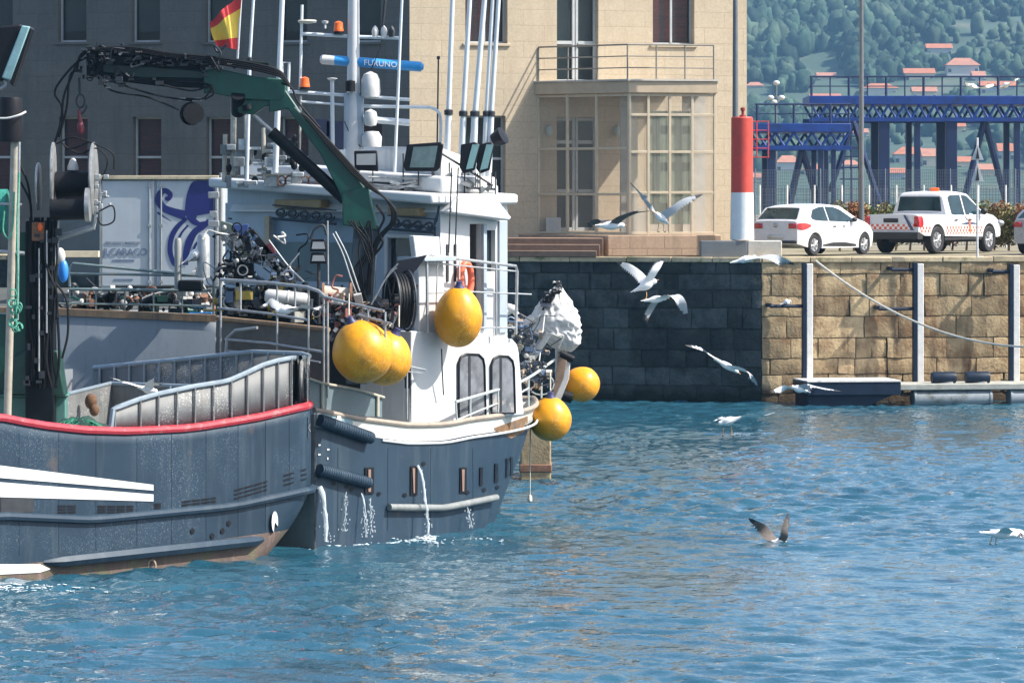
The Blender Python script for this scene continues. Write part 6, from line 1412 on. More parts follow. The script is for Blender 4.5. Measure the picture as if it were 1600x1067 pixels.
for k in range(6): L_.append([C(470 + 3 * k, 176 + 2 * k, -.22), C(520 + 2 * k, 236 - k, -.22), C(566 + k, 286 - 2 * k, -.22), C(604 + 3 * k, 312 + 3 * k, -.22), C(612 + 2 * k, 345, -.22), C(590 + 2 * k, 372, -.2), C(578 + k, 410, -.2), C(574 + 2 * k, 460, -.2)])
hoses(mb, L_[:4], .022); hoses(mb, [[C(440, 130, -.2), C(456, 138, -.2), C(466, 160, -.2), C(500, 200, -.2)], [C(420, 112, -.2), C(440, 118, -.2), C(450, 128, -.2)]], .02)
hoses(mb, [[C(rk.uniform(545, 588), 345, -.24), C(rk.uniform(540, 590), 385, -.26), C(rk.uniform(540, 588), 425, -.26), C(rk.uniform(540, 585), 475, -.2)] for k in range(7)], .016)
hoses(mb, [[C(588, 320, -.2), C(600, 340, -.2), C(592, 362, -.2), C(598, 380, -.2), C(584, 400, -.2)]], .024); mb.build('hoses', M['black'], ck)
mb = MB(); hoses(mb, [[C(135, 82, -.2), C(122, 95, -.2), C(112, 120, -.2), C(100, 150, -.2), C(95, 190, -.2), C(86, 222, -.2)], [C(140, 88, -.2), C(118, 100, -.2), C(92, 130, -.2), C(86, 148, -.2), C(96, 165, -.2), C(98, 190, -.2)], [C(128, 110, -.2), C(110, 118, -.2), C(104, 170, -.2), C(92, 215, -.2)], [C(140, 76, -.2), C(125, 88, -.2), C(120, 112, -.2)]], .022); mb.build('tip_hoses', M['black'], ck)
mb = MB(); hoses(mb, [[C(150, 118, -.18), C(175, 142, -.18), C(230, 152, -.18), C(280, 172, -.18)], [C(170, 126, -.18), C(240, 148, -.18), C(300, 158, -.18)], [C(250, 132, -.2), C(300, 142, -.2), C(330, 134, -.2), C(318, 154, -.2), C(290, 154, -.2)], [C(280, 128, -.2), C(325, 132, -.2), C(334, 146, -.2), C(320, 156, -.2)]], .018); mb.build('under_hoses', M['black'], ck)
for k in range(16): 
    pass
mb = MB()
for k in range(40): a = rk.uniform(136, 330); mb.box(C(a, rk.uniform(76, 92) + (a - 136) * .08, -.2), (rk.uniform(.05, .2), .1, rk.uniform(.03, .08)))
for k in range(12): a = rk.uniform(150, 250); mb.box(C(a, rk.uniform(116, 134), -.2), (rk.uniform(.04, .14), .1, rk.uniform(.03, .08)))
mb.build('boom_fittings', M['steel_dark'], ck)
clutter(None, 'boom_valves', [(160, 84, 14, 6, DC - .25), (200, 88, 20, 6, DC - .25), (260, 94, 25, 5, DC - .25), (330, 102, 25, 4, DC - .25), (180, 122, 18, 6, DC - .25), (140, 100, 7, 12, DC - .25)], 120, .055, ck, [M['cblack'], M['black'], M['steel_dark'], M['cblack'], M['mixd']], 11, 12)
mb = MB(); hoses(mb, [[C(140, 78 + k, -.25), C(200, 74 + 2 * k, -.25), C(270, 84 + 2 * k, -.25), C(350, 92 + 3 * k, -.25), C(430, 108 + 3 * k, -.25), C(452, 132 + k, -.22)] for k in range(4)], .024); mb.build('top_hoses', M['black'], ck)
mb = MB(); mb.tube([C(170, 80, -.25), C(200, 82, -.25), C(215, 78, -.25)], .012, 5); mb.cyl(C(230, 84, -.24), C(325, 96, -.24), .012, n=5); mb.build('bright_pipe', M['steel'], ck)
# small hose reel under boom
mb = MB(); mb.lathe(C(298, 178, -.1), (.35, -.94, 0), [(0, .12), (.0, .20), (.03, .20), (.03, .1), (.16, .1), (.16, .18), (.2, .18), (.2, .0)], 20); mb.build('hose_reel', M['black'], ck)
mb = MB(); mb.box(C(297, 156, 0), (.38, .3, .05)); mb.build('reel_bracket', M['steel'], ck)
mb = MB(); mb.tube([C(126, 158, -.1) + V((.07 * math.cos(a), 0, .11 * math.sin(a))) for a in np.linspace(0, 6.28, 15)[:-1]], .02, 6, closed=True); mb.cyl(C(124, 122, -.1), C(125, 148, -.1), .025, n=6)
mb.tube(bez([C(125, 170, -.1), C(128, 178, -.1), C(134, 170, -.1), C(136, 164, -.1)], 4), .02, 6); mb.build('shackle', M['steel_dark'], ck)
mb = MB(); mb.tube([C(124, 172, -.1), C(124, 185, -.1), C(128, 196, -.1)], [.03, .035, .03], 8); mb.ell(C(126, 200, -.1), (.06, .05, .12)); mb.build('red_hook', mat('hook_red', (.16, .02, .03), .5), ck)
for a, b, cc in (((452, 165), (576, 290), 0),): mb = MB(); mb.cyl(C(460, 168, -.17), C(573, 286, -.17), .014, n=6); mb.build('edge_highlight_pipe', M['alu'], ck)

# ---------------- mast, radars, aerials
DM = 73.0; sM = F / DM
def Mm(px, py, dd=0): return R(px, py, DM + dd)
mast = thing('mast', 'white mast with radars, domes and orange beacons above the wheelhouse', 'mast', V((Mm(552, 300).x, DM, zroof)))
mb = MB(); p0, p1 = Mm(552, 296), Mm(553, -120); mb.tube([p0, Mm(552, 150), p1], [.17, .115, .09], 14); mb.build('mast_column', M['white'], mast)
mb = MB(); mb.box(Mm(553, 190, .05), (.34, .3, 1.0)); mb.build('mast_box', M['wall_a'], mast, bevel=.04)
M['wpole'] = mat('white_pole', (.62, .66, .68), .4, .1, .08, 4)
mb = MB()
for a, b, r_ in (((472, 8), (469, 140), .025), ((472, 53), (543, 57), .03), ((561, 58), (627, 60), .03), ((450, 143), (640, 156), .03), ((470, 159), (550, 165), .02), ((562, 166), (672, 168), .03), ((520, 230), (519, 125), .035), ((566, 186), (640, 192), .06)): mb.cyl(Mm(*a), Mm(*b), r_, n=8)
mb.tube(bez([Mm(672, 168), Mm(684, 174), Mm(689, 190), Mm(688, 232)], 4), .03, 8); mb.tube([Mm(441, 130), Mm(441, 98), Mm(452, 98), Mm(450, 150)], .025, 8); mb.build('cross_rails', M['wpole'], mast)
mb = MB(); a, b = Mm(500, 93), Mm(662, 105); mb.tube([a, a.lerp(b, .02), a.lerp(b, .14)], [.05, .085, .085], 12); mb.build('radar_bar_cap', M['whitec'], mast)
M['rblue'] = mat('radar_blue', (.03, .27, .60), .4, 0, .08, 4)
mb = MB(); mb.tube([a.lerp(b, .14), a.lerp(b, .97), a.lerp(b, 1.0)], [.087, .087, .04], 12); mb.build('radar_bar', M['rblue'], mast)
text_mesh('radar_text', 'FURUNO', mat('white_letter', (.85, .87, .88), .4), mast, a.lerp(b, .585) + V((.0, -.095, -.005)), (b - a).normalized(), .14, spacing=1.05)
def lathe_at(px, py, prof, nm, m, ax=(0, 0, 1), dd=-.1, n=16): mb = MB(); mb.lathe(Mm(px, py, dd), ax, prof, n); return mb.build(nm, m, mast)
lathe_at(579, 152, [(0, .0), (0, .16), (.1, .17), (.3, .16), (.4, .12), (.46, 0)], 'satellite_dome', M['whitec']); lathe_at(579, 198, [(0, .0), (.02, .1), (.14, .13), (.26, .1), (.31, 0)], 'satellite_dome', M['whitec'], dd=-.15)
lathe_at(581, 230, [(0, 0), (0, .17), (.18, .18), (.27, .12), (.28, 0)], 'antenna_base', M['whitec'], dd=-.15); lathe_at(519, 127, [(0, 0), (0, .03), (.04, .09), (.05, .09), (.06, 0)], 'gps_mushroom', M['whitec'])
lathe_at(480, 38, [(0, 0), (.02, .15), (.05, .17), (.07, .15), (.08, 0)], 'loop_antenna', mat('dirty_white', (.5, .48, .4), .5), dd=0)
for px, py in ((529, 51), (476, 138)):
    lathe_at(px, py, [(0, 0), (0, .09), (.05, .09), (.06, .085), (.17, .075), (.19, .04), (.2, 0)], 'beacon_lamp', M['orange'], dd=-.05)
    mb = MB(); mb.cyl(Mm(px, py + 2, -.05), Mm(px, py - 1.5, -.05), .1, n=12); mb.build('beacon_base', M['blackpl'], mast)
lathe_at(508, 45, [(0, .02), (.08, .02), (.09, .05), (.13, .06), (.14, 0)], 'small_lamp', M['whitec']); lathe_at(547, 143, [(0, 0), (0, .09), (.18, .09), (.2, 0)], 'black_camera', M['blackpl'], dd=-.2)
for px in (586, 600, 612): lathe_at(px, 58, [(0, .05), (.1, .06), (.16, .04), (.2, 0)], 'nav_lamp', M['whitec' if px < 605 else 'steel_dark'])
mb = MB(); hoses(mb, [[Mm(597, 62, -.1), Mm(592, 80, -.1), Mm(575, 120, -.1), Mm(562, 150, -.1)], [Mm(538, 190, -.1), Mm(550, 215, -.1), Mm(564, 230, -.1)]], .01); mb.cyl(Mm(597, 58), Mm(602, 0), .03, n=6); mb.build('aerial_cable', M['steel_dark'], mast)
rg = random.Random(8)
aer = [(707, 697, 180, 290, .05), (734, 718, 182, 285, .05), (757, 738, 182, 230, .055), (770, 757, 182, 232, .04), (779, 766, 182, 205, .045), (628, 616, 280, 282, .03), (396, 389, 98, 110, .03), (441, 430, 262, 270, .055)]
nmz = ['with its dark collar, leftmost of the five above the wheelhouse front', 'second from left of the five above the wheelhouse front', 'middle one of the five above the wheelhouse front', 'fourth from left of the five above the wheelhouse front', 'rightmost of the five above the wheelhouse front', 'thin one just left of the stone building corner', 'standing just right of the flag', 'thick one rising behind the crane knuckle']
for (xt, xb, yc, yb, r_), lb_ in zip(aer, nmz):
    sl_ = (xt - xb) / yb; top = Mm(xt + sl_ * 90, -90, -.2); bot = Mm(xb, yb, -.2); r = thing('whip_aerial', 'white whip aerial ' + lb_, 'aerial', bot, 'white whip aerials')
    mb = MB(); mb.tube([bot, top], [r_, r_ * .8], 10); mb.build('rod', M['wpole'], r)
    if yc < 200: q = Mm(xb + (yb - yc) * sl_, yc, -.2); mb = MB(); mb.lathe(q, (0, 0, 1), [(0, r_), (.0, r_ * 1.5), (.08, r_ * 1.6), (.1, r_)], 10); mb.build('collar', M['steel_dark'], r); mb = MB(); mb.cyl(q - V((0, 0, .02)), V((q.x - .05, q.y, zroof + .3)), r_ * 1.2, n=10); mb.build('mount', M['wpole'], r)
mb = MB(); mb.cyl(Mm(685, 92, 0), Mm(683, 232, 0), .016, n=6); mb.lathe(Mm(685, 93, 0), (0, 0, 1), [(0, .03), (.05, .03), (.06, 0)], 8); tag(mb.build('thin_aerial', M['steel_dark']), 'thin dark aerial with a knob in front of the stone wall', 'aerial')
# aft light structure left of the mast
at_ = thing('gear_rack', 'rack of pipes, dishes and steel boxes behind the crane boom', 'gear rack', Mm(380, 280))
mb = MB()
for a, b, r_ in (((365, 155), (364, 275), .05), ((384, 180), (384, 280), .03), ((352, 210), (350, 285), .04), ((350, 276), (470, 272), .02), ((412, 200), (412, 280), .035), ((470, 150), (468, 250), .02)): mb.cyl(Mm(*a), Mm(*b), r_, n=8)
mb.build('poles', mat('pole_mixed', (.42, .4, .34), .5, 0, .3, 8), at_)
mb = MB()
for k in range(34): mb.box(Mm(rg.uniform(350, 470), rg.uniform(225, 288), rg.uniform(-.2, .2)), (rg.uniform(.04, .26), .15, rg.uniform(.04, .22)))
mb.build('boxes', mat('mixed_fittings', (.32, .36, .38), .5, .1, .4, 9, island=.6), at_, bevel=.01, weld=False)
mb = MB()
for k in range(12): mb = MB(); mb.ell(Mm(rg.uniform(350, 480), rg.uniform(200, 286), 0), (.06, .06, .08)); mb.build('lamp', M['blackpl'], at_)
mb = MB()
for k in range(5): q = Mm(440 + 12 * k, 283, 0); mb.tube([q + V((.07 * math.cos(a), 0, .09 * math.sin(a))) for a in np.linspace(0, 6.28, 11)[:-1]], .018, 5, closed=True)
mb.build('hanging_shackles', M['rust'], at_)
mb = MB(); mb.box(Mm(502, 200, .6), (.28, .1, .3)); mb.box(Mm(524, 212, .6), (.3, .1, .5)); mb.build('dark_panels', mat('navy_panels', (.02, .03, .07), .4), at_)
# flag
fg = thing('flag', 'red and yellow Spanish flag hanging from a slim staff', 'flag', Mm(371, 86))
mb = MB(); mb.cyl(Mm(371, 92), Mm(380, -60), .02, n=8); mb.build('staff', M['wpole'], fg)
def flagfn(s, t):
    xt = 378 - 52 * s; yt = -8 + 44 * s ** 1.1; xb_ = 371 - 30 * s; yb_ = 78 - 6 * s + 0
    tt = t; px = xt * (1 - tt) + xb_ * tt + 3.0 * math.sin(s * 9 + tt * 3) * (s); py = yt * (1 - tt) + yb_ * tt
    return Mm(px, py, .12 * math.sin(s * 8 + tt * 2) * (.3 + s) - .05)
mb = MB()
for k, (t0, t1, mi) in enumerate(((0, .25, 0), (.25, .78, 1), (.78, 1, 0))): mb.cur = mi; mb.grid(lambda s, t: flagfn(s, t0 + (t1 - t0) * t), 24, 6)
mb.build('cloth', [mat('flag_red', (.62, .05, .05), .8, 0, .1, 5), mat('flag_yellow', (.85, .58, .09), .8, 0, .06, 5)], fg, recalc=False, sharp=180)
# floodlights over the wheelhouse
def flood(pts, lens, label, dd=-1.2, lens_col=None):
    c_ = V((sum(p[0] for p in pts) / len(pts), max(p[1] for p in pts), 0)); r = thing('floodlight', label, 'floodlight', R(c_.x, c_.y, DM + dd), 'floodlights on the wheelhouse roof')
    mb = MB(); mb.prism([R(a, b, DM + dd) for a, b in pts], (0, .22, 0)); mb.build('housing', M['blackpl'], r, bevel=.02)
    mb = MB(); mb.prism([R(a, b, DM + dd - .012) for a, b in lens], (0, .02, 0)); mb.build('lens', lens_col or M['lens'], r)
    mb = MB()
    for q in (-.12, .12): mb.cyl(R(c_.x, c_.y - 2, DM + dd + .1) + V((q, 0, 0)), R(c_.x, c_.y + 22, DM + dd + .1) + V((q, 0, 0)), .012, n=6)
    mb.build('bracket', M['steel_dark'], r); return r
M['lens'] = mat('floodlight_lens', (.10, .16, .17), .08, 0, .35, 3, spec=.9); M['lensp'] = mat('floodlight_lens_pale', (.2, .36, .36), .12, 0, .15, 3, spec=.8); M['lensg'] = mat('floodlight_lens_grey', (.33, .35, .36), .3, 0, .1, 3)
flood([(553, 236), (589, 235), (591, 268), (554, 266)], [(557, 241), (587, 240), (587, 258), (557, 258)], 'small square floodlight with grey lens right of the mast foot', -1.0, M['lensg'])
flood([(636, 226), (689, 222), (693, 226), (688, 262), (682, 268), (634, 268), (630, 260)], [(646, 230), (684, 228), (678, 262), (640, 262)], 'largest floodlight with glassy lens above the wheelhouse roof', -1.4)
flood([(720, 226), (742, 222), (750, 226), (742, 266), (724, 272), (718, 262)], [(738, 226), (749, 226), (739, 263), (728, 265)], 'narrow floodlight turned sideways, left one of two at the roof front', -1.2, M['lensp'])
flood([(748, 226), (766, 222), (772, 226), (765, 266), (750, 272), (744, 264)], [(760, 226), (771, 226), (762, 263), (750, 266)], 'narrow floodlight turned sideways, right one of two at the roof front', -1.1, M['lensp'])
mb = MB(); mb.lathe(Mm(772, 220, -.3), (.7, -.3, .4), [(0, 0), (0, .12), (.2, .16), (.22, .0)], 14); tag(mb.build('loudhailer', M['blackpl']), 'black loudhailer beside the rightmost aerial', 'loudhailer')
# roof rail and clutter
mb = MB()
for a, b in (((560, 284), (775, 296)), ((690, 240), (770, 290)), ((560, 292), (720, 304))): mb.cyl(Mm(*a, -1.2), Mm(*b, -1.0), .022, n=6)
for px in range(630, 775, 24): mb.cyl(Mm(px, 240 + (px - 630) * .2, -1.1), Mm(px, 304, -1.1), .014, n=6)
mb.build('roof_rail', M['steel_dark'], boat2)
mb = MB()
for k in range(30): mb.box(Mm(rg.uniform(560, 770), rg.uniform(276, 300), rg.uniform(-1.3, -.9)), (rg.uniform(.03, .2), .1, rg.uniform(.03, .12)), Matrix.Rotation(rg.uniform(0, 1), 3, 'Y'))
hoses(mb, [[Mm(rg.uniform(560, 700), rg.uniform(276, 300), -1.25) for _ in range(4)] for _ in range(5)], .02); mb.build('roof_fittings', mat('roof_fittings_mix', (.3, .3, .29), .5, 0, .4, 9, island=.7), boat2, weld=False)

# ---------------- aft deck gear of boat 2
US = -1.9
def S(px, py, u=US): return F2.pu(px, py, u)
mb = MB()
for pts, r_ in (([(345, 437), (420, 442), (480, 449), (498, 455), (506, 462)], .030), ([(340, 481), (420, 490), (482, 500)], .022), ([(352, 562), (355, 528), (368, 516), (402, 512)], .028), ([(352, 530), (420, 536), (505, 550)], .024), ([(355, 548), (420, 553), (500, 566)], .016), ([(500, 462), (556, 476), (600, 486)], .022), ([(560, 492), (612, 506)], .02)): mb.tube([S(a, b) for a, b in pts], r_, 8)
for px, y0, y1 in ((345, 437, 560), (433, 445, 600), (482, 450, 600), (506, 460, 620), (512, 470, 620), (575, 480, 530), (602, 487, 530), (376, 440, 485), (461, 446, 484)): mb.cyl(S(px, y0), S(px, y1), .02, n=6)
mb.build('aft_rail', M['steel'], boat2)
mb = MB(); mb.prism([S(a, b, US + .15) for a, b in ((338, 498), (420, 506), (512, 516), (512, 640), (338, 620))], F2.h * .04); mb.build('aft_bulwark', mat('brown_grey_plate', (.12, .11, .10), .7, 0, .3, 3, patch=(.2, .14, .1), pth=(.55, .7)), boat2)
mb = MB(); mb.tube([S(338, 497, US + .1), S(420, 505, US + .1), S(514, 515, US + .1)], .04, 8); mb.build('aft_bulwark_rail', M['wood'], boat2)
mb = MB(); mb.prism([S(a, b, .6) for a, b in ((500, 500), (600, 520), (600, 640), (500, 625))], F2.h * .05); mb.build('deck_partition', M['cblack'], boat2)
def dk_(px, py, d=70.0): return R(px, py, d)
lr = thing('liferaft', 'white cylindrical liferaft canister behind the aft rail', 'liferaft', dk_(450, 480))
mb = MB(); mb.lathe(dk_(414, 462), dk_(484, 470) - dk_(414, 462), [(0, 0), (0, .08), (.05, .12), (.37, .125), (.38, .135), (.40, .135), (.41, .125), (.7, .12), (.75, .08), (.76, 0)], 20); mb.build('canister', M['whitec'], lr)
mb = MB(); mb.box(dk_(450, 482), (.6, .3, .08)); mb.build('cradle', M['steel_dark'], lr)
rl = thing('hose_reel', 'tall black hose reel with curved steel arms beside the white wing', 'hose reel', dk_(622, 520, 69.6))
mb = MB(); ax = V((.90, .30, 0)).normalized(); c_ = dk_(624, 470, 69.6); Rr_ = .5
hp_ = ax.cross(V((0, 0, 1)))
for off_ in (-.14, .14):
    mb.tube([c_ + ax * off_ + hp_ * (Rr_ * math.cos(a)) + V((0, 0, Rr_ * math.sin(a))) for a in np.linspace(0, 6.28, 31)[:-1]], .022, 6, closed=True)
    for k in range(6): a = k * 1.047; mb.cyl(c_ + ax * off_, c_ + ax * off_ + hp_ * (Rr_ * math.cos(a)) + V((0, 0, Rr_ * math.sin(a))), .014, n=6)

mb.build('rims', M['steel_dark'], rl); mb = MB()
for k in range(5): mb.tube([c_ + ax * (-.1 + .05 * k) + (ax.cross(V((0, 0, 1)))) * (.43 * math.cos(a)) + V((0, 0, .43 * math.sin(a))) for a in np.linspace(0, 6.28, 25)[:-1]], .035, 6, closed=True)
mb.lathe(c_ - ax * .14, ax, [(0, 0), (0, .12), (.28, .12), (.28, 0)], 14); mb.build('hose', M['black'], rl)
mb = MB(); hoses(mb, [[dk_(585, 468, 69.2), dk_(600, 440, 69.2), dk_(612, 425, 69.2), dk_(620, 418, 69.2)], [dk_(580, 476, 69.2), dk_(606, 430, 69.2), dk_(622, 412, 69.2)], [dk_(612, 512, 69.2), dk_(624, 480, 69.2), dk_(626, 450, 69.2)]], .014); mb.build('steel_arms', M['alu'], rl)
mb = MB(); mb.prism([dk_(a, b, 69.8) for a, b in ((618, 408), (640, 404), (668, 398), (652, 420), (632, 442), (616, 440))], (0, .12, 0)); mb.prism([dk_(a, b, 69.8) for a, b in ((628, 446), (654, 444), (652, 452), (640, 454))], (0, .1, 0)); mb.build('canvas_flap', mat('black_canvas', (.012, .014, .022), .7), rl, bevel=.01)
dl = thing('deck_lamps', 'two stacked box lamps on a post in front of the wheelhouse aft wall', 'deck lamps', dk_(500, 410, 70.2))
for y0, y1 in ((374, 393), (395, 412)): mb = MB(); mb.prism([dk_(a, b, 70.2) for a, b in ((486, y0), (508, y0), (511, y1), (484, y1))], (0, .2, 0)); h_ = mb.build('lamp_box', M['blackpl'], dl, bevel=.015); mb = MB(); mb.prism([dk_(a, b, 70.18) for a, b in ((489, y0 + 4), (506, y0 + 4), (508, y1 - 4), (487, y1 - 4))], (0, .015, 0)); mb.build('lens', M['lensg'], h_)
mb = MB(); mb.tube(bez([dk_(485, 375, 70.2), dk_(492, 358, 70.2), dk_(505, 352, 70.2), dk_(511, 368, 70.2)], 4), .025, 6); mb.cyl(dk_(498, 412, 70.3), dk_(498, 520, 70.3), .03, n=8); mb.build('bracket', M['steel_dark'], dl)
hs = thing('folded_hoist', 'dark folded hoist lying diagonally on the aft deck left of the lamps', 'hoist', dk_(410, 440, 70.4))
def hb_(pts, dep, nm, m): mb = MB(); mb.prism([dk_(a, b, 70.4) for a, b in pts], (0, dep, 0)); mb.build(nm, m, hs, bevel=.01)
hb_([(345, 345), (362, 350), (405, 405), (398, 412), (372, 405), (345, 370)], .2, 'arm', mat('hoist_grey_green', (.09, .12, .11), .6, 0, .3, 4)); hb_([(388, 360), (396, 358), (458, 432), (448, 440), (412, 402)], .16, 'arm', M['cblack']); hb_([(350, 405), (395, 412), (396, 436), (352, 436)], .3, 'drum_housing', M['cblack'])
hb_([(362, 352), (388, 350), (388, 375), (368, 372)], .12, 'blue_cloth', mat('blue_cloth', (.03, .06, .2), .8)); hb_([(410, 385), (424, 378), (432, 398), (415, 402)], .12, 'motor', mat('dark_red_motor', (.12, .02, .03), .5))
mb = MB()
for k in range(46): t = rg.random(); mb.box(dk_(352 + t * 120 + rg.uniform(-8, 8), 372 + t * 62 + rg.uniform(-14, 16), 70.3), (rg.uniform(.03, .14), .12, rg.uniform(.03, .12)), Matrix.Rotation(rg.uniform(0, 1.5), 3, 'Y'))
mb.build('fittings', mat('hoist_fittings', (.10, .11, .125), .5, .2, .5, 9, island=.8), hs, weld=False)
mb = MB(); mb.build('wires', M['steel_dark'], hs) if mb.v else None
clutter(None, 'hoist_machinery', [(375, 385, 14, 18, 70.3), (410, 405, 16, 18, 70.3), (445, 425, 12, 9, 70.3), (365, 420, 14, 10, 70.3)], 85, .075, hs, [M['cblack'], M['cblack'], M['mixd'], M['mixl'], M['mixb']], 3, 12)
mb = MB(); hoses(mb, [[dk_(420, 375, 70.1), dk_(450, 415, 70.1), dk_(475, 440, 70.1)], [dk_(520, 365, 70), dk_(535, 395, 70), dk_(550, 440, 70), dk_(566, 480, 70)], [dk_(512, 345, 70), dk_(513, 445, 70)], [dk_(524, 362, 70), dk_(543, 400, 70), dk_(562, 455, 70)], [dk_(440, 430, 70), dk_(468, 395, 70)]], .014); tag(mb.build('stay_wires', M['steel']), 'light steel stay wires beside the crane pedestal', 'stay wires')
wn = thing('deck_winch', 'rusty deck winch with tangled ropes at the foot of the crane', 'winch', dk_(540, 480, 69.8))
mb = MB(); mb.cyl(dk_(506, 462, 69.8), dk_(545, 466, 69.8), .17, n=18); mb.build('drum', mat('winch_cream', (.5, .45, .36), .6, 0, .25, 6, patch=(.3, .15, .1), pth=(.55, .7)), wn)
mb = MB()
for px in (504, 547): mb.cyl(dk_(px, 464, 69.7), dk_(px + 3, 464, 69.7), .24, n=18)
mb.build('side_plate', M['rust'], wn)
mb = MB(); clutter(None, 'rope_and_gear', [(530, 478, 14, 10, 69.5), (560, 500, 20, 12, 69.5), (595, 505, 12, 14, 69.5)], 170, .085, wn, [M['mixr'], M['mixd'], M['mixl'], M['cblack'], M['mixt']], 5, 16)
mb = MB()
for k in range(40): mb.box(dk_(rg.uniform(515, 612), rg.uniform(466, 530), rg.uniform(69.6, 70)), (rg.uniform(.04, .18), .12, rg.uniform(.04, .18)), Matrix.Rotation(rg.uniform(0, 1.5), 3, 'Y'))
mb.build('machinery', mat('winch_machinery', (.10, .095, .10), .6, .1, .5, 9, island=.8), wn, weld=False)
mb = MB()
for k in range(30): mb.box(dk_(rg.uniform(350, 500), rg.uniform(445, 496), rg.uniform(70.6, 71)), (rg.uniform(.06, .3), .12, rg.uniform(.06, .25)))
mb = MB(); mb.box(dk_(425, 500, 71.2), (1.9, .3, 1.1))
gear_ = thing('fishing_gear', 'dark heap of fishing gear stowed behind the aft rail', 'fishing gear', dk_(425, 520, 70.8)); mb.build('dark_tarp', M['cblack'], gear_, bevel=.05)
clutter(None, 'stowed_gear', [(365, 470, 14, 12, 70.6), (400, 465, 18, 12, 70.6), (440, 450, 20, 8, 70.6), (470, 485, 20, 8, 70.6)], 170, .11, gear_, [M['cblack'], M['mixd'], M['cblack'], M['mixb'], M['mixy'], M['mixl']], 8, 8)

mb = MB(); mb.tube([dk_(371, 448, 70.5), dk_(370, 485, 70.5)], [.045, .06], 10); tag(mb.build('bollard', mat('bollard_tan', (.4, .36, .27), .6)), 'tan bollard post standing behind the aft rail', 'bollard')

# ---------------- discharge water jets and foam
jm, nt, b = new_mat('falling_water'); b.inputs['Base Color'].default_value = (.85, .9, .92, 1); b.inputs['Roughness'].default_value = .25; b.inputs['Alpha'].default_value = .38
def jet(px, py, dx, ybot, wd, label, seed):
    rj = random.Random(seed); p = hp2(px, py, .05); mb = MB(); s_ = F / p.y
    for q in range(3 if wd > .02 else 2):
        pts = []; 
        for k in range(9):
            t = k / 8; pts.append(p + V((dx / s_ * math.sqrt(t) + rj.uniform(-.01, .01) * (1 + 2 * t), -.1 * t + rj.uniform(-.02, .02), -(ybot - py) / s_ * t)))
        mb.tube(pts, [wd * rj.uniform(.3, .9) * (1 - .4 * k / 8) for k in range(9)], 6)
    for k in range(30): t = rj.random() ** .7; q = p + V((dx / s_ * math.sqrt(t) + rj.gauss(0, .015 + .04 * t), -.1 * t, -(ybot - py) / s_ * t)); mb.ell(q, (.009, .009, .016), nu=6, nv=4)
    tag(mb.build('water_jet', jm, weld=False), label, 'water jet', 'water jets pouring from the hull')
jet(649, 727, 17, 832, .026, 'strongest arc of discharge water below the wheelhouse', 1); jet(723, 785, 8, 824, .008, 'faint thin water trickle nearest the bow', 2); jet(561, 770, 8, 838, .016, 'narrow water stream below the first scupper', 3); jet(536, 768, -2, 828, .008, 'broken drips falling left of the first scupper', 4); jet(496, 760, 12, 845, .05, 'thick splashing outflow where the two hulls meet', 5); jet(574, 778, 2, 830, .008, 'fine drips directly under the first scupper', 6)
fm = mat('foam', (.62, .70, .74), .8, 0, .15, 10); rf = random.Random(31); mb = MB()
for cx_, cy_, w_, h_, n_ in ((500, 850, 34, 4, 300), (665, 842, 18, 3, 90), (565, 848, 18, 3, 60), (640, 846, 130, 4, 90), (30, 922, 100, 6, 150)):
    for k in range(n_):
        px, py = rf.gauss(cx_, w_ * .5), rf.gauss(cy_, h_ * .5); d = F * H / (py - HY); q = R(px, py, d); L_ = rf.uniform(.008, .035); mb.ell((q.x, q.y, float(wave(np.array(q.x), np.array(q.y))) + .004), (L_ * rf.uniform(.6, 2.2), L_ * 1.3, .007), nu=6, nv=3)
tag(mb.build('foam', fm, weld=False), 'white foam flecks along the hull waterlines', 'foam', kind='stuff')
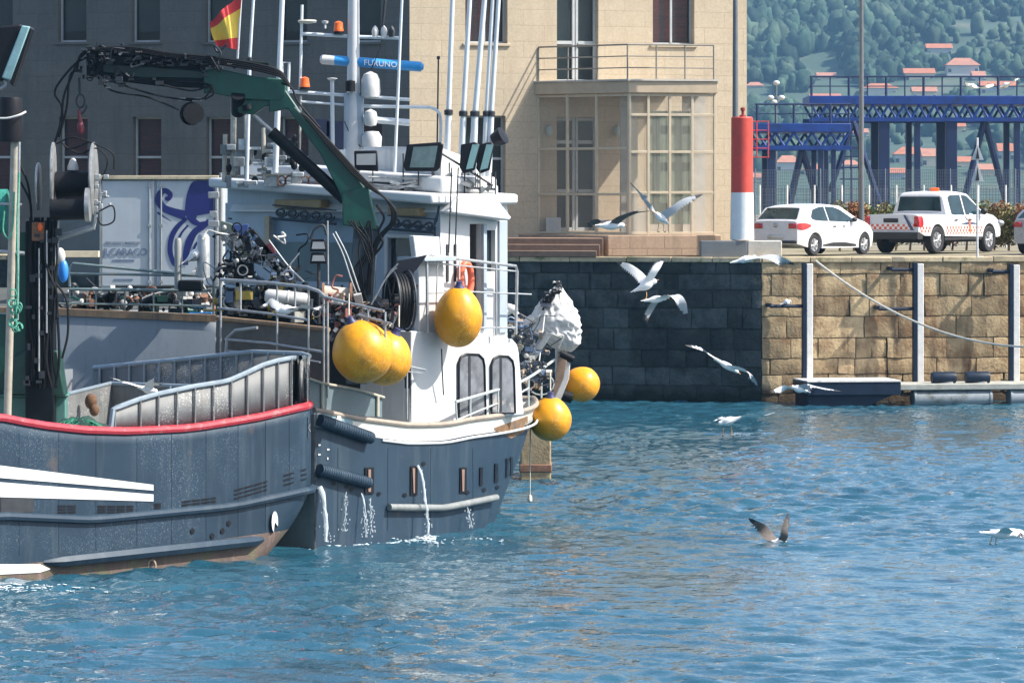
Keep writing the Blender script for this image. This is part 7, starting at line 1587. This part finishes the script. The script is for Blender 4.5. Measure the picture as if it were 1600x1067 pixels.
# ================================================================ GULLS
gm = [mat('gull_white', (.80, .80, .78), .7, 0, .05, 12), mat('gull_grey', (.42, .44, .46), .7, 0, .1, 12), mat('gull_wingtip_black', (.04, .04, .045), .7), mat('gull_beak_leg', (.6, .34, .14), .6), mat('gull_brown', (.13, .11, .095), .8, 0, .4, 20)]
def gull(label, d, tail, head, wings, legs=(), r_=.075, brown=False, tdd=0, hdd=0, name='gull', beak=True):
    """tail/head pixel points, wings: list of [(px, py, depth offset, chord m)], all at distance d"""
    T, Hd = R(*tail, d + tdd), R(*head, d + hdd); ax = (Hd - T); L = ax.length; ax.normalize()
    mb = MB(); B = 4 if brown else 0; mb.cur = 0
    prof = [(0, .012, .05), (.1, .02, .055), (.25, .5, 0), (.42, .92, 0), (.58, 1, 0), (.72, .82, 0), (.8, .58, 0), (.86, .52, 0), (.93, .56, 0), (.98, .36, 0), (1.0, .1, 0)]
    mb.tube([T + ax * L * t for t, k, e in prof], [max(.006, r_ * k if not e else e * .5) for t, k, e in prof], 12)
    side = ax.cross(V((0, 0, 1))); side = side.normalized() if side.length > .1 else V((0, 1, 0)); up = side.cross(ax)
    # fan tail
    mb.cur = 0 if not brown else 4; mb.prism([T + ax * .1 + side * .03, T - ax * .05 + side * .075, T - ax * .06, T - ax * .05 - side * .075, T + ax * .1 - side * .03], up * .012)
    if beak: mb.cur = 3; mb.tube([Hd - ax * .01, Hd + ax * .05 - up * .008], [.014, .004], 6)
    mb.cur = 2
    for sg in (-1, 1): mb.ell(Hd - ax * .05 + side * sg * r_ * .42 + up * .01, (.007,) * 3, nu=6, nv=4)
    for wg in wings:
        pts = [(R(a, b, d + c), ch) for a, b, c, ch in wg]; root = T + ax * L * .6; pts = [(root, pts[0][1] * 1.15)] + pts
        # smooth
        P = bez([p for p, _ in pts], 5); n = len(P); CH = np.interp(np.linspace(0, len(pts) - 1, n), range(len(pts)), [c for _, c in pts])
        rows = []
        for i, p in enumerate(P):
            t = (P[min(i + 1, n - 1)] - P[max(i - 1, 0)]).normalized(); c_ = (ax - t * ax.dot(t)); 
            c_ = c_.normalized() if c_.length > .35 else (c_ + V((0, .5, 0)) - t * t.y * .5).normalized()
            nn = t.cross(c_).normalized(); sweep = -.05 * (i / (n - 1)); ch = CH[i] * (1 if i < n - 1 else .15); th = .014 * (1 - .6 * i / n)
            lead = p + c_ * (ch * .42 + sweep); trail = p - c_ * (ch * .58 - sweep)
            rows.append([lead, lead.lerp(trail, .3) + nn * th, trail, lead.lerp(trail, .3) - nn * th])
        o = len(mb.v); 
        for r in rows: mb.v += [tuple(q) for q in r]
        for i in range(n - 1):
            fr_ = i / (n - 1); mi = 2 if fr_ > .84 else (4 if brown else 1)
            for j in range(4): mb.f.append([o + i * 4 + j, o + i * 4 + (j + 1) % 4, o + (i + 1) * 4 + (j + 1) % 4, o + (i + 1) * 4 + j]); mb.mi.append(mi if j in (0, 1) else (mi if (mi != 1) else 0))
        mb.f.append([o + (n - 1) * 4 + j for j in range(4)]); mb.mi.append(2)
        tdir = (P[-1] - P[-4]).normalized(); cd = (V(rows[-4][0]) - V(rows[-4][2])).normalized(); up_ = tdir.cross(cd).normalized()
        for q in range(5):      # separate primaries at the tip and secondaries along the trailing edge
            b0 = P[-4] - cd * (.012 + .022 * q) * (CH[-4] / .1); dr = (tdir - cd * (.10 + .22 * q)).normalized(); ln = .17 - .022 * q
            mb.cur = 2; mb.add([b0 + cd * .014, b0 + dr * ln, b0 - cd * .014, b0 + up_ * .005], [(0, 1, 3), (3, 1, 2), (0, 2, 1)])
        for i in range(2, n - 4, 1):
            r = rows[i]; e = (V(r[2]) - V(r[0])).normalized(); tt = (P[i + 1] - P[i]); mb.cur = 4 if brown else 1
            mb.add([V(r[2]) - e * .01, V(r[2]) + tt * .9 - e * .01, V(r[2]) + tt * .5 + e * .03], [(0, 1, 2)])
    mb.cur = 3
    for (a, b, c, e) in legs: mb.tube([R(a, b, d), R((a + c) / 2 + 1, (b + e) / 2, d), R(c, e, d)], [.012, .008, .01], 6); mb.prism([R(c, e, d - .03), R(c + 4, e + 1, d - .03), R(c + 3, e + 2.5, d), R(c - 1, e + 1, d + .02)], (0, .01, 0))
    o = mb.build(name, gm, weld=False, sharp=50); tag(o, label, 'gull', 'gulls around the harbour'); return o
gull('gull landing with both wings raised in front of the porch glass', 84, (1044, 349), (1024, 333), [[(1013, 322, .15, .16), (1000, 304, .1, .14), (983, 285, 0, .05)], [(1047, 328, -.1, .15), (1068, 312, -.1, .12), (1097, 300, 0, .04)]], legs=[(1029, 350, 1027, 361), (1036, 350, 1037, 361)], r_=.085)
gull('brown young gull flapping low above the porch plinth', 84, (930, 353), (976, 352), [[(945, 344, .2, .2), (930, 350, .35, .16), (924, 357, .4, .06)], [(972, 342, -.2, .17), (992, 334, -.4, .12), (1016, 330, -.5, .04)]], r_=.09, brown=True)
gull('white gull with wings in a high V before the dark wall', 78, (990, 455), (1026, 438), [[(1000, 428, .15, .16), (983, 414, .15, .14), (966, 407, 0, .05)], [(1022, 428, -.1, .15), (1032, 416, -.1, .12), (1041, 404, 0, .05)]], legs=[(1010, 456, 1009, 468)], r_=.09)
gull('white gull with drooping wings just below the V winged one', 78, (1006, 470), (1042, 466), [[(1022, 478, .25, .12), (1017, 490, .35, .1), (1013, 502, .3, .04)], [(1056, 462, -.15, .18), (1070, 474, -.2, .15), (1078, 500, 0, .05)]], r_=.07)
gull('soaring gull with long outstretched wings before the dark wall', 74, (1116, 560), (1154, 582), [[(1118, 560, .2, .12), (1098, 548, .2, .1), (1072, 542, 0, .04)], [(1165, 580, -.2, .12), (1178, 590, -.2, .1), (1191, 610, 0, .04)]], r_=.06)
gull('grey gull gliding level across the top of the quay wall', 82, (1145, 410), (1182, 401), [[(1176, 404, .5, .15), (1168, 404, .9, .12)], [(1200, 400, -.2, .20), (1222, 404, -.3, .17), (1244, 412, 0, .06)]], r_=.07)
gull('pale gull skimming in front of the pontoon end', 84, (1262, 612), (1236, 604), [[(1228, 604, .1, .13), (1216, 606, .1, .1), (1203, 610, 0, .04)], [(1262, 602, -.1, .14), (1285, 606, -.1, .12), (1312, 610, 0, .04)]], r_=.075)
gull('gull with dangling pink legs hovering over open water', 80, (1158, 652), (1122, 662), [[(1128, 655, .2, .12), (1118, 656, .2, .1), (1110, 660, 0, .05)], [(1165, 650, -.1, .15), (1190, 650, -.1, .12), (1222, 640, 0, .04)]], legs=[(1130, 668, 1128, 680), (1142, 666, 1143, 680)], r_=.08)
gull('dark winged gull settling on the water with wings raised', 69, (1204, 846), (1230, 850), [[(1205, 838, .15, .18), (1194, 822, .2, .16), (1173, 807, .1, .06)], [(1228, 838, -.1, .12), (1230, 826, -.1, .1), (1237, 802, 0, .03)]], r_=.085, brown=True)
gull('white gull cut by the right edge flying low over the water', 62, (1536, 832), (1590, 836), [[(1560, 828, .3, .18), (1555, 832, .5, .12)], [(1585, 826, -.3, .18), (1612, 836, -.4, .08)]], legs=[(1550, 838, 1546, 849), (1556, 839, 1555, 849)], r_=.075)
gull('gull standing on the curved end of the guard rail', 77.0, (288, 410), (322, 388), [[(308, 400, .1, .1), (294, 408, .1, .06)], [(306, 400, -.08, .12), (292, 409, -.08, .05)]], legs=[(306, 418, 306, 430), (311, 418, 312, 430)], r_=.11)
gull('gull spreading its wings over the aft rail by the liferaft', 67.8, (466, 482), (430, 486), [[(428, 478, .1, .14), (416, 474, .1, .1), (404, 480, 0, .05)], [(470, 480, -.1, .14), (488, 482, -.1, .1), (505, 474, 0, .04)]], r_=.08)
gull('small gull sliding over the deck bulkhead of the front boat', 66.5, (215, 604), (246, 612), [[(200, 598, .1, .12), (172, 590, 0, .05)], [(238, 602, -.1, .14), (252, 602, -.1, .05)]], r_=.07)
gull('distant gull gliding beside the big gantry handrail', 150, (1512, 134), (1526, 136), [[(1514, 132, .1, .16), (1508, 128, 0, .06)], [(1536, 138, -.1, .2), (1558, 134, 0, .06)]], r_=.1)
gull('distant gull banking above the right end of the gantry', 150, (1564, 136), (1578, 131), [[(1570, 136, .1, .16), (1560, 138, 0, .06)], [(1584, 128, -.1, .2), (1594, 122, 0, .06)]], r_=.1)
gull('gull perched on the leftmost blue post arm', 114, (1222, 475), (1236, 470), [[(1228, 473, .05, .1), (1220, 476, .05, .05)], [(1230, 473, -.05, .1), (1221, 477, -.05, .05)]], legs=[(1230, 478, 1230, 481)], r_=.09)
